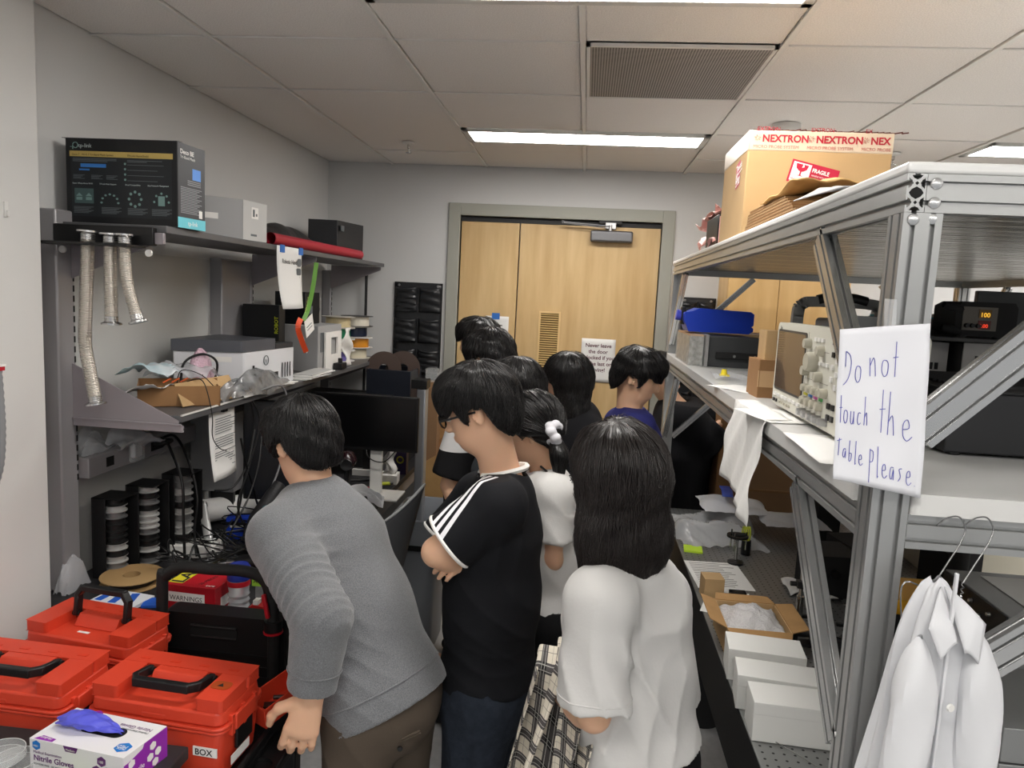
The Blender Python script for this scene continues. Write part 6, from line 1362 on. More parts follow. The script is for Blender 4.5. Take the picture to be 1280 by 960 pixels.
for x in (cx0+.04, cx1-.04):
    for y in (cy0+.04, cy1-.04):
        MB().box((x-.022, y-.022, .10), (x+.022, y+.022, KZ-.0205)).build('leg', m_cart, kt, bevel=.004)
        MB().lathe([(0, -.016), (.045, -.016), (.05, -.01), (.05, .01), (.045, .016), (0, .016)], 20, (x, y, .05), (1, 0, 0)).build('wheel', m_blk2, kt)
def lrow(sections):      # loft of rounded rectangles (w, d, z, r)
    L = [[(x, y, z) for x, y in rrect(w, d, r, 4)] for w, d, z, r in sections]; n = len(L[0]); mb = MB()
    return mb.add([p for q in L for p in q], [(i*n+j, i*n+(j+1) % n, (i+1)*n+(j+1) % n, (i+1)*n+j) for i in range(len(L)-1) for j in range(n)]+[tuple(range(n-1, -1, -1)), tuple((len(L)-1)*n+j for j in range(n))], 0, False)
def toolbox(lab, x, y, a, up, w=.355, d=.195, z=KZ+.001, tray=False):
    t = thing('toolbox', lab, 'toolbox', (x, y, z), 'orange plastic toolboxes on the cart', world=False, rz=a)
    lrow([(w*.90, d*.86, 0, .02), (w*.955, d*.93, .118, .02)]).build('body', m_org, t, bevel=.004)
    lrow([(w*.99, d*.985, .1185, .024), (w*.99, d*.985, .1265, .024)]).build('body_rim', m_org, t, bevel=.003)
    lrow([(w, d, .1275, .026), (w, d, .136, .026)]).build('lid_rim', m_org, t, bevel=.003)
    lrow([(w*.965, d*.94, .1365, .024), (w*.94, d*.90, .168, .02)]).build('lid', m_org, t, bevel=.005)
    hw, hd = w*.47, d*.45
    MB().prism([(-hw, .030), (hw, .030), (hw, hd), (-hw, hd)], (0, 0, .168), (1, 0, 0), (0, 1, 0), (0, 0, 1), .030).build('lid_back', m_org, t, bevel=.008, seg=3)
    for s in (-1, 1):
        xa, xb = sorted((s*.100, s*hw))
        MB().prism([(xa, -hd+.003), (xb, -hd+.003), (xb, .0295), (xa, .0295)], (0, 0, .168), (1, 0, 0), (0, 1, 0), (0, 0, 1), .0298).build('lid_shoulder', m_org, t, bevel=.008, seg=3)
    MB().prism([(-.018, 0), (.0295, 0), (.0295, .030), (.004, .030)], (-.066, 0, .168), (0, 1, 0), (0, 0, 1), (1, 0, 0), .132).build('lid_bridge', m_org, t, bevel=.003)
    for xx in (-.12, -.04, .04, .12): MB().box((xx-.013, .045, .1982), (xx+.013, .056, .1995)).build('lid_notch', m_org2, t, bevel=.0006)
    dr = np.array([0, .12, .99]) if up else np.array([0, -.96, .16]); dr = unit(dr)
    P0 = np.array([-.082, .012, .192]); P1 = np.array([.082, .012, .192]); L = .075
    hb = MB(); nup = (0, 1, 0) if up else (0, 0, 1)
    Q = [P0, P0+dr*(L*.72)+np.array([.0, 0, 0]), P0+dr*L+np.array([.016, 0, 0]), P1+dr*L+np.array([-.016, 0, 0]), P1+dr*(L*.72), P1]
    for i in range(5):
        e = unit(Q[i+1]-Q[i])*.006; hb.bar(Q[i]-e, Q[i+1]+e, .014 if i != 2 else .017, .022, up=nup)
    hb.build('handle', m_blk, t, bevel=.003)
    for s in (-1, 1): MB().cyl((s*.094, .012, .192), (s*.07, .012, .192), .008, n=12).build('hinge_pin', m_blk, t)
    for s in (-1, 1):
        for yy in (-.05, 0, .05): MB().box((s*w*.485-.006, yy-.006, .100), (s*w*.485+.006, yy+.006, .150)).build('side_rib', m_org, t, bevel=.001)
    MB().box((w*.485, -.045, .108), (w*.485+.010, .045, .148)).build('latch', m_org, t, bevel=.003)
    MB().box((w*.478, -.035, .055), (w*.478+.008, .035, .107)).build('latch_plate', m_blk, t, bevel=.002)
    MB().box((-.03, -hd-.004, .1375), (.03, -hd+.002, .150)).build('clasp', m_org, t, bevel=.002)
    return t
TC = toolbox('orange toolbox with folded handle and BOX label beside the gloves', -.930, 1.582, -.07, False)
MB().box((.10, -.0925, .064), (.160, -.0900, .086)).build('label', m_wp, TC)
text('BOX', (.105, -.0925, .0675), X, Z, .021, m_ink, TC, off=.0006, bold=.0003)
MB().prism(rrect(.048, .034, .012, 4), (.128, -.020, .1982), (1, 0, 0), (0, 1, 0), (0, 0, 1), .0006).build('warning_sticker', mat('sticker_brown', (176, 74, 26), .3), TC); MB().prism([(-.008, -.006), (.008, -.006), (0, .008)], (.128, -.020, .1990), (1, 0, 0), (0, 1, 0), (0, 0, 1), .0004).build('warning_symbol', m_ink, TC)
MB().box((.176, -.06, .03), (.1775, .02, .052)).build('side_label', m_wp, TC)
TB = toolbox('orange toolbox cut off by the left edge of the photo', -1.325, 1.575, -.03, False)
TA = toolbox('orange toolbox at the back with its black handle raised', -1.305, 1.825, -.13, True, w=.355, d=.18)
MB().box((-.03, -.045, .1685), (.005, -.036, .1692)).build('white_label', m_wp, TA)
# open orange tray beside toolbox
t = thing('orange_tray', 'open orange parts tray right of the labelled toolbox', 'tray', (-.75, 1.68, KZ))
ot = [(-.812, 1.68), (-.738, 1.64), (-.685, 1.83), (-.755, 1.88)]
c_ = np.mean(ot, axis=0); zt_ = KZ+.03
def shr(f): return [(c_[0]+(x-c_[0])*f, c_[1]+(y-c_[1])*f) for x, y in ot]
mb = MB(); A_, B_, C_, D_ = shr(.86), shr(1.0), shr(.93), shr(.82)
vs = [(x, y, zt_) for x, y in A_]+[(x, y, zt_+.060) for x, y in B_]+[(x, y, zt_+.060) for x, y in C_]+[(x, y, zt_+.008) for x, y in D_]
mb.add(vs, [(3, 2, 1, 0)]+[(k*4+i, k*4+(i+1) % 4, k*4+4+(i+1) % 4, k*4+4+i) for k in range(3) for i in range(4)]+[(12, 13, 14, 15)]).build('shell', m_org, t, bevel=.002)
MB().prism([(x, y) for x, y in shr(1.04)], (0, 0, zt_+.052), (1, 0, 0), (0, 1, 0), (0, 0, 1), .007).prism([(x, y) for x, y in shr(.80)], (0, 0, zt_-.0295), (1, 0, 0), (0, 1, 0), (0, 0, 1), .0293).build('rim', m_org2, t) if False else None
MB().prism(shr(.8), (0, 0, KZ+.0005), (1, 0, 0), (0, 1, 0), (0, 0, 1), .0290).build('foot', m_blk, t)
t = thing('tray_part', 'dark metal piece lying in the open orange tray', 'part', (-.74, 1.72, zt_+.01)); MB().box((-.025, -.012, 0), (.025, .012, .016), R=rotz(.3), c=(-.752, 1.73, zt_+.0085)).cyl((-.77, 1.77, zt_+.018), (-.73, 1.78, zt_+.018), .006).build('body', mat('dark_part', (58, 44, 40), .4, .3), t)
# black moulded case and big U handle
t = thing('black_case', 'black moulded tool case with slot handle standing behind the orange toolboxes', 'case', (-.95, 1.97, KZ))
pA, pB = aty(201, 775, 1.962), aty(353, 780, 1.962)
zc = pA[2]+.035; xa, xb = pA[0], pB[0]+.01
case = MB().prism(rrect(xb-xa, zc-.45, .03, 5, (xa+xb)/2, (zc+.45)/2), (0, 2.022, 0), (1, 0, 0), (0, 0, 1), (0, -1, 0), .068)
case.build('shell', mat('case_moulded', (17, 17, 18), .5), t, bevel=.006, seg=3)
sx0 = xa+.11
MB().prism(rrect(.145, .036, .012, 4, sx0+.06, zc-.052), (0, 1.9535, 0), (1, 0, 0), (0, 0, 1), (0, -1, 0), .0008).build('handle_slot', m_hole, t)
MB().tube([(sx0-.010, 1.952, zc-.036), (sx0+.13, 1.952, zc-.036)], .004, 8).tube([(sx0-.010, 1.952, zc-.068), (sx0+.13, 1.952, zc-.068)], .004, 8).build('slot_lip', m_blk, t)
for k in range(6): MB().box((xa+.02, 1.950, zc-.12-.035*k), (xb-.02, 1.9538, zc-.112-.035*k)).build('rib', m_blk, t)
MB().box((xa+.03, 1.962, .001), (xb-.03, 2.012, .449)).build('stand', m_blk2, t)
t = thing('hand_truck_handle', 'black rounded tubular cart handle with red release levers', 'handle frame', (-.95, 1.93, .9))
L_, R_, T_ = aty(203, 760, 1.93), aty(337, 735, 1.93), aty(262, 712, 1.93)
P = [(L_[0], 1.93, .5), (L_[0], 1.93, T_[2]-.075), (L_[0]+.012, 1.93, T_[2]-.030), (L_[0]+.06, 1.93, T_[2]), (T_[0], 1.93, T_[2]+.002), (R_[0]-.07, 1.93, T_[2]+.004), (R_[0]-.015, 1.93, T_[2]-.018), (R_[0]+.004, 1.93, T_[2]-.07), (R_[0]+.012, 1.93, T_[2]-.13), (R_[0]+.012, 1.93, .5)]
MB().tube(catmull(P, 7), .0165, 16).build('tube', mat('foam_black', (22, 22, 22), .7, bump=.2, bscale=200), t)
MB().bar((R_[0]-.008, 1.908, T_[2]-.05), (R_[0]+.006, 1.908, T_[2]-.12), .012, .012).build('red_lever', m_rb, t, bevel=.003)
MB().cyl((R_[0]+.012, 1.93, T_[2]-.165), (R_[0]+.012, 1.93, T_[2]-.135), .026, n=18).build('collar', m_blk, t); MB().cyl((R_[0]+.012, 1.93, T_[2]-.172), (R_[0]+.012, 1.93, T_[2]-.166), .028, n=18).build('red_ring', m_rb, t)
# near black bench end carrying the glove box and dishes
nb = thing('side_table', 'black tabletop at the lower left corner under the glove box', 'table', (-1.2, 1.2, 0))
MB().box((-1.595, .95, .875), (-.83, 1.455, .905)).build('top', m_btop, nb, bevel=.003)
MB().box((-1.55, 1.0, .0), (-1.50, 1.05, .8745)).box((-.90, 1.0, .0), (-.86, 1.05, .8745)).box((-.90, 1.40, .0), (-.86, 1.44, .8745)).box((-1.55, 1.40, 0), (-1.5, 1.44, .8745)).build('legs', m_blk2, nb)
m_gw = mat('glove_white', (232, 230, 232), .45); m_pur = mat('glove_purple', (146, 44, 168), .45); m_pur2 = mat('glove_plum', (96, 40, 110), .45); m_gb = mat('glove_logo_blue', (22, 118, 204), .45)
gb = thing('glove_box', 'white and purple box of nitrile gloves with a violet-blue glove pulled out', 'box', (-.985, 1.385, .906))
FL, BL, BR, FR = [np.array(p) for p in ((-1.109, 1.325), (-1.090, 1.444), (-.857, 1.414), (-.880, 1.297))]
MB().prism([FL, FR, BR, BL], (0, 0, .906), (1, 0, 0), (0, 1, 0), (0, 0, 1), .070).build('body', m_gw, gb, bevel=.0012)
gx = unit((*(FR-FL), 0)); gy = unit((*(BR-FR), 0)); GW_ = np.linalg.norm(FR-FL); GD_ = np.linalg.norm(BR-FR); tp0 = np.array([FL[0], FL[1], .976])
def hexa(c, r, ex, ey, n, mb, sq=1): mb.prism([(r*math.cos(PI/3*k+.52)*sq, r*math.sin(PI/3*k+.52)) for k in range(6)], c, ex, ey, n, .0003)
# oval opening and glove
oc = tp0+gx*GW_*.52+gy*GD_*.56
MB().prism(rrect(.105, .034, .017, 6), oc+np.array([0, 0, .0004]), gx, gy, (0, 0, 1), .0004).build('opening', m_hole, gb)
def glv(u, v):
    a = 2*PI*u; ww = .006+.018*math.sin(PI*min(1, v*1.05+.02))**.6*(1.35-.7*v); x = -.105+.150*v
    return oc+gx*(x+.004*math.sin(5*a))+gy*(ww*math.cos(a)*(1+.12*math.sin(4*a+9*v))-.005*(1-v))+np.array([0, 0, .003+ww*.62*(1+math.sin(a))*(1-.65*max(0, v-.45))+.0015*math.sin(31*v+3*a)])
MB().grid(glv, 36, 44).build('glove', mat('glove_blue', (88, 92, 214), .4, bump=.5, bscale=40), gb)
p = MB()
for k, (u, v, r) in enumerate(((.14, .86, .014), (.24, .93, .015), (.30, .80, .014), (.17, .70, .010), (.25, .70, .008))): hexa(tp0+gx*GW_*u+gy*GD_*v+np.array([0, 0, .0005+.0002*k]), r, gx, gy, np.array([0, 0, 1.]), p)
p.build('purple_hexagon', m_pur, gb)
p = MB(); hexa(tp0+gx*GW_*.88+gy*GD_*.24+np.array([0, 0, .0006]), .016, gx, gy, np.array([0, 0, 1.]), p, 1.15); p.build('blue_hexagon', m_gb, gb)
text('MED', tp0+gx*(GW_*.88+.010)+gy*(GD_*.24+.005), -gx, -gy, .012, m_wp, gb, off=.0014); text('PRIDE', tp0+gx*(GW_*.88+.011)+gy*(GD_*.24-.003), -gx, -gy, .008, m_wp, gb, off=.0014)
text('Nitrile Gloves', tp0+gx*GW_*.93+gy*GD_*.83, -gx, -gy, .014, m_pur2, gb, off=.0007); text('Medical Examination', tp0+gx*GW_*.93+gy*GD_*.72, -gx, -gy, .008, m_gr, gb, off=.0007)
p = MB(); p.prism([(0, 0), (.045, 0), (.045, .010), (.010, .014)], tp0+gx*.010+gy*.002+np.array([0, 0, .0005]), gx, gy, (0, 0, 1), .0003); p.build('purple_tab', m_pur, gb)
text('Medium', tp0+gx*.048+gy*.012, -gx, -gy, .009, m_wp, gb, off=.0014)
fo3 = np.array([FL[0], FL[1], .906]); nf = np.cross(gx, (0, 0, 1))
text('Medical Examination', fo3+gx*.010+np.array([0, 0, .040]), gx, Z, .0085, m_pur2, gb, off=.0007); text('Nitrile Gloves', fo3+gx*.010+np.array([0, 0, .024]), gx, Z, .0175, m_pur2, gb, off=.0007, bold=.0003)
text('POWDER FREE  100 PIECES', fo3+gx*.010+np.array([0, 0, .014]), gx, Z, .006, m_gr, gb, off=.0007)
p = MB(); hexa(fo3+gx*.018+np.array([0, 0, .058])+nf*.0005, .011, gx, np.array([0, 0, 1.]), nf, p); p.build('blue_hexagon', m_gb, gb); text('MED', fo3+gx*.0115+np.array([0, 0, .055]), gx, Z, .006, m_wp, gb, off=.0016)
p = MB(); p.prism([(0, .070), (.036, .070), (.031, .058), (.005, .058)], fo3+gx*.085+nf*.0005, gx, (0, 0, 1), nf, .0003); p.build('purple_tab', m_pur2, gb); text('Medium', fo3+gx*.0915+np.array([0, 0, .0605]), gx, Z, .007, m_wp, gb, off=.0014)
p = MB()
for u, v in ((.178, .052), (.166, .030), (.190, .030), (.180, .010)): hexa(fo3+gx*u+np.array([0, 0, v])+nf*.0005, .0115, gx, np.array([0, 0, 1.]), nf, p)
p.build('plum_hexagon', m_pur2, gb); text('100', fo3+gx*.1715+np.array([0, 0, .049]), gx, Z, .008, m_wp, gb, off=.0016)
ro = np.array([FR[0], FR[1], .906]); nr = np.cross(gy, (0, 0, 1))
p = MB(); p.prism([(0, 0), (GD_, 0), (GD_, .069), (.055, .069), (.050, .060), (.012, .052), (0, .052)], ro+nr*.0003, gy, (0, 0, 1), nr, .0003); p.build('purple_side', m_pur, gb)
text('Nitrile', ro+gy*.012+np.array([0, 0, .018]), gy, Z, .016, m_wp, gb, off=.0012); text('Gloves', ro+gy*.012+np.array([0, 0, .004]), gy, Z, .014, m_wp, gb, off=.0012)
p = MB()
for u, v in ((.078, .050), (.070, .028), (.092, .030), (.084, .010), (.02, .045)): hexa(ro+gy*u+np.array([0, 0, v])+nr*.0008, .0095, gy, np.array([0, 0, 1.]), nr, p)
p.build('white_hexagon', m_wp, gb)['kind'] = 'stuff'
MB().box((-1.03, 1.24, .9055), (-.97, 1.30, .9065)).build('sticker', mat('panel_green', ()), gb)
# petri dishes
m_glass = mat('dish_glass', (236, 240, 240), .03, alpha=.22, spec=.8); m_grim = mat('dish_rim', (225, 228, 228), .1, alpha=.65)
for i, (px, py, z, lab) in enumerate(((18, 958, .9055, 'lower clear petri dish at the bottom left corner'), (0, 948, .9245, 'upper clear petri dish stacked askew at the bottom left corner'))):
    p = atz(px, py, z); t = thing('petri_dish', lab, 'dish', p, 'clear petri dishes')
    MB().lathe([(0, 0), (.046, 0), (.047, .001), (.047, .016), (.0455, .016), (.0455, .0022), (0, .0022)], 40, p).build('dish', m_glass, t)
    MB().tube([(p[0]+.0465*math.cos(q), p[1]+.0465*math.sin(q), p[2]+.016) for q in np.linspace(0, 2*PI, 41)[:-1]], .0010, 5, closed=True).tube([(p[0]+.0465*math.cos(q), p[1]+.0465*math.sin(q), p[2]+.001) for q in np.linspace(0, 2*PI, 41)[:-1]], .0008, 5, closed=True).build('rim', m_grim, t)
# things on the pier at the left edge
t = thing('wall_catch', 'small white plastic catch on the pale wall at the left edge', 'catch', (PIX, 1.9, 2.1))
q = atx(6, 262, PIX); MB().box((PIX, q[1]-.006, q[2]-.02), (PIX+.006, q[1]+.006, q[2]+.022)).box((PIX+.006, q[1]-.004, q[2]-.018), (PIX+.012, q[1]+.002, q[2]-.002)).build('catch', m_white, t, bevel=.0015)
q = aty(2, 462, 1.7); t = thing('corrugated_duct', 'grey corrugated hose hanging from a red clip at the left edge', 'hose', q)
pts = [aty(-3, 462, 1.7), aty(0, 500, 1.7), aty(2, 540, 1.7), aty(0, 580, 1.7), aty(-8, 612, 1.7)]
pts = [np.array([max(p[0], PIX+.02), p[1], p[2]]) for p in pts]; pc = catmull(pts, 9)
MB().tube(pc, [.0105 if i % 2 else .0088 for i in range(len(pc))], 12).build('hose', m_grey, t)
MB().box((PIX+.0, pts[0][1]-.01, pts[0][2]-.002), (pts[0][0]+.012, pts[0][1]+.01, pts[0][2]+.008)).build('clip', m_rb, t)
MB().box((PIX+.0, pts[0][1]-.012, pts[0][2]+.0085), (pts[0][0]+.014, pts[0][1]+.012, pts[0][2]+.014)).build('clip_top', m_wp, t)

# ================================================================ PEOPLE: distance fields meshed into single smooth surfaces
class Fld:
    def __init__(s, lo, hi, h):
        s.lo = V3(lo); s.h = h; s.n = [int(math.ceil((hi[i]-lo[i])/h))+1 for i in range(3)]
        s.ax = [(s.lo[i]+h*np.arange(s.n[i])).astype(np.float32) for i in range(3)]
        s.D = np.full(s.n, .08, np.float32)
    def reg(s, lo, hi):
        sl = []
        for i in range(3):
            a = max(0, int((lo[i]-s.lo[i])/s.h)); b = min(s.n[i], int((hi[i]-s.lo[i])/s.h)+2)
            if b <= a: return None
            sl.append(slice(a, b))
        return tuple(sl)
    def pts(s, sl): return s.ax[0][sl[0]][:, None, None], s.ax[1][sl[1]][None, :, None], s.ax[2][sl[2]][None, None, :]
    def add(s, pr, k=.02, op='u'):
        lo, hi, f = pr; m = k+s.h*2+.012; sl = s.reg(lo-m, hi+m)
        if sl is None: return
        d = f(*s.pts(sl)).astype(np.float32); A = s.D[sl]
        if op == 'u':
            h = np.maximum(k-np.abs(A-d), 0)/k if k > 0 else 0; s.D[sl] = np.minimum(A, d)-h*h*k*.25
        else:
            d = -d; h = np.maximum(k-np.abs(A-d), 0)/k if k > 0 else 0; s.D[sl] = np.maximum(A, d)+h*h*k*.25
    def cut(s, p, n):      # keep the side against n
        p = V3(p); n = unit(n); x, y, z = s.pts((slice(None),)*3)
        s.D = np.maximum(s.D, (x-p[0])*n[0]+(y-p[1])*n[1]+(z-p[2])*n[2]).astype(np.float32)
    def mul(s, fn):
        x, y, z = s.pts((slice(None),)*3); s.D = (s.D+fn(x, y, z)).astype(np.float32)
    def sample(s, P):
        q = (P-s.lo)/s.h; q = np.clip(q, 0, np.array(s.n)-1.001); i = q.astype(int); f = q-i; D = s.D; r = 0
        for a in (0, 1):
            for b in (0, 1):
                for c in (0, 1):
                    r = r+D[i[:, 0]+a, i[:, 1]+b, i[:, 2]+c]*np.abs(1-a-f[:, 0])*np.abs(1-b-f[:, 1])*np.abs(1-c-f[:, 2])
        return r
    def grad(s, P):
        e = s.h; g = np.stack([s.sample(P+np.eye(3)[i]*e)-s.sample(P-np.eye(3)[i]*e) for i in range(3)], 1)
        return g/np.maximum(1e-6, np.linalg.norm(g, axis=1))[:, None]
    def net(s):
        D = s.D; D[0] = D[-1] = .05; D[:, 0] = D[:, -1] = .05; D[:, :, 0] = D[:, :, -1] = .05
        I = D < 0; c = [(a, b, e) for a in (0, 1) for b in (0, 1) for e in (0, 1)]
        def sh(A, o): return A[o[0]:A.shape[0]-1+o[0], o[1]:A.shape[1]-1+o[1], o[2]:A.shape[2]-1+o[2]]
        cnt = sum(sh(I, o).astype(np.int8) for o in c); act = np.argwhere((cnt > 0) & (cnt < 8))
        vid = np.full(cnt.shape, -1, np.int32); vid[tuple(act.T)] = np.arange(len(act))
        acc = np.zeros((len(act), 3)); w = np.zeros(len(act))
        cd_ = {o: D[act[:, 0]+o[0], act[:, 1]+o[1], act[:, 2]+o[2]] for o in c}
        for o in c:
            for k in range(3):
                if o[k]: continue
                o2 = list(o); o2[k] = 1; o2 = tuple(o2); a, b = cd_[o], cd_[o2]; m = (a < 0) != (b < 0)
                t = np.where(m, a/np.where(a == b, 1, a-b), 0)
                P = np.zeros((len(act), 3))+np.array(o); P[:, k] = t
                acc += P*m[:, None]; w += m
        V = (act+acc/np.maximum(w, 1)[:, None])*s.h+s.lo
        F = []
        for k in range(3):
            u, v = (k+1) % 3, (k+2) % 3; sl0 = [slice(None)]*3; sl1 = [slice(None)]*3; sl0[k] = slice(0, -1); sl1[k] = slice(1, None)
            a = I[tuple(sl0)]; b = I[tuple(sl1)]; E = np.argwhere(a != b)
            E = E[(E[:, u] > 0) & (E[:, v] > 0) & (E[:, u] < s.n[u]-1) & (E[:, v] < s.n[v]-1)]
            fl = a[tuple(E.T)]
            q = []
            for du, dv in ((1, 1), (0, 1), (0, 0), (1, 0)):
                C = E.copy(); C[:, u] -= du; C[:, v] -= dv; q.append(vid[tuple(C.T)])
            q = np.stack(q, 1); q[~fl] = q[~fl][:, ::-1]; F.append(q)
        return V, np.concatenate(F)
def npmesh(name, V, F, mats, parent, smooth=True):
    me = bpy.data.meshes.new(name); n = len(F); k = F.shape[1]
    me.vertices.add(len(V)); me.vertices.foreach_set('co', V.astype(np.float32).ravel())
    me.loops.add(n*k); me.loops.foreach_set('vertex_index', F.astype(np.int32).ravel())
    me.polygons.add(n); me.polygons.foreach_set('loop_start', np.arange(0, n*k, k, dtype=np.int32)); me.polygons.foreach_set('loop_total', np.full(n, k, np.int32))
    me.update(calc_edges=True); me.validate()
    me.polygons.foreach_set('use_smooth', [smooth]*len(me.polygons))
    me.materials.append(mats); o = bpy.data.objects.new(name, me); COL.objects.link(o)
    if parent is not None: attach(o, parent)
    return o
# primitives: (lo, hi, function)
def cap(a, b, ra, rb):
    a = V3(a); b = V3(b); d = b-a; L2 = max(1e-9, d@d); r = max(ra, rb)
    def f(x, y, z):
        X_, Y_, Z_ = x-a[0], y-a[1], z-a[2]; t = np.clip((X_*d[0]+Y_*d[1]+Z_*d[2])/L2, 0, 1)
        return np.sqrt((X_-t*d[0])**2+(Y_-t*d[1])**2+(Z_-t*d[2])**2)-(ra+(rb-ra)*t)
    return np.minimum(a, b)-r, np.maximum(a, b)+r, f
def ecap(a, b, wa, wb, side, ra, rb):      # capsule, w across side axis, w*ratio front to back
    a = V3(a); b = V3(b); d = b-a; L2 = max(1e-9, d@d); s = unit(V3(side)-d*((V3(side)@d)/L2)); n = unit(np.cross(d, s)); r = max(wa, wb)
    def f(x, y, z):
        X_, Y_, Z_ = x-a[0], y-a[1], z-a[2]; t = np.clip((X_*d[0]+Y_*d[1]+Z_*d[2])/L2, 0, 1); q = (ra+(rb-ra)*t)
        X_, Y_, Z_ = X_-t*d[0], Y_-t*d[1], Z_-t*d[2]; ps = X_*s[0]+Y_*s[1]+Z_*s[2]; pn = X_*n[0]+Y_*n[1]+Z_*n[2]; pl2 = X_*X_+Y_*Y_+Z_*Z_-ps*ps-pn*pn
        return (np.sqrt(np.maximum(ps*ps+(pn/q)**2+pl2/q, 1e-9))-(wa+(wb-wa)*t))*(.5+.5*q)
    return np.minimum(a, b)-r, np.maximum(a, b)+r, f
def ell(c, R, axes):
    c = V3(c); ax = [unit(v) for v in axes]; m = max(R)
    def f(x, y, z):
        X_, Y_, Z_ = x-c[0], y-c[1], z-c[2]; q = [X_*v[0]+Y_*v[1]+Z_*v[2] for v in ax]
        k0 = np.sqrt((q[0]/R[0])**2+(q[1]/R[1])**2+(q[2]/R[2])**2); k1 = np.sqrt((q[0]/R[0]**2)**2+(q[1]/R[1]**2)**2+(q[2]/R[2]**2)**2)
        return k0*(k0-1)/np.maximum(k1, 1e-6)
    return c-m, c+m, f
def clipped(pr, p, n):
    p = V3(p); n = unit(n); f0 = pr[2]
    return pr[0], pr[1], lambda x, y, z: np.maximum(f0(x, y, z), (x-p[0])*n[0]+(y-p[1])*n[1]+(z-p[2])*n[2])
def folds(F, lst, seed=0):
    q = np.random.RandomState(seed); ph = q.uniform(0, 6, 8)
    def fn(x, y, z):
        wx = x+.022*np.sin(13*z+7*y+ph[0])+.010*np.sin(31*y+ph[1]); wy = y+.022*np.sin(12*z-9*x+ph[2])+.01*np.sin(29*x+ph[3]); wz = z+.022*np.sin(11*x+12*y+ph[4])
        r = 0
        for k, (v, fr, am, c, R) in enumerate(lst):
            v = unit(v); a = np.sin((wx*v[0]+wy*v[1]+wz*v[2])*fr+ph[k % 8]); w = np.exp(-(((x-c[0])**2+(y-c[1])**2+(z-c[2])**2)/(R*R)))
            r = r+am*w*(np.abs(a)**.6-.55)
        return r
    F.mul(fn)
SKIN = mat('skin', (226, 180, 148), .5, var=.04, vscale=9, bump=.06, bscale=260)
for _s in (SKIN,):
    _b = _s.node_tree.nodes['Principled BSDF']; _b.inputs['Subsurface Weight'].default_value = .12; _b.inputs['Subsurface Radius'].default_value = (.01, .004, .002)
HAIR = mat('hair_black', (22, 20, 20), .36, spec=.6); HAIRB = mat('hair_darkbrown', (30, 24, 22), .36, spec=.6)
m_eye = mat('eye', (230, 228, 224), .2); m_iris = mat('iris', (30, 18, 12), .15)
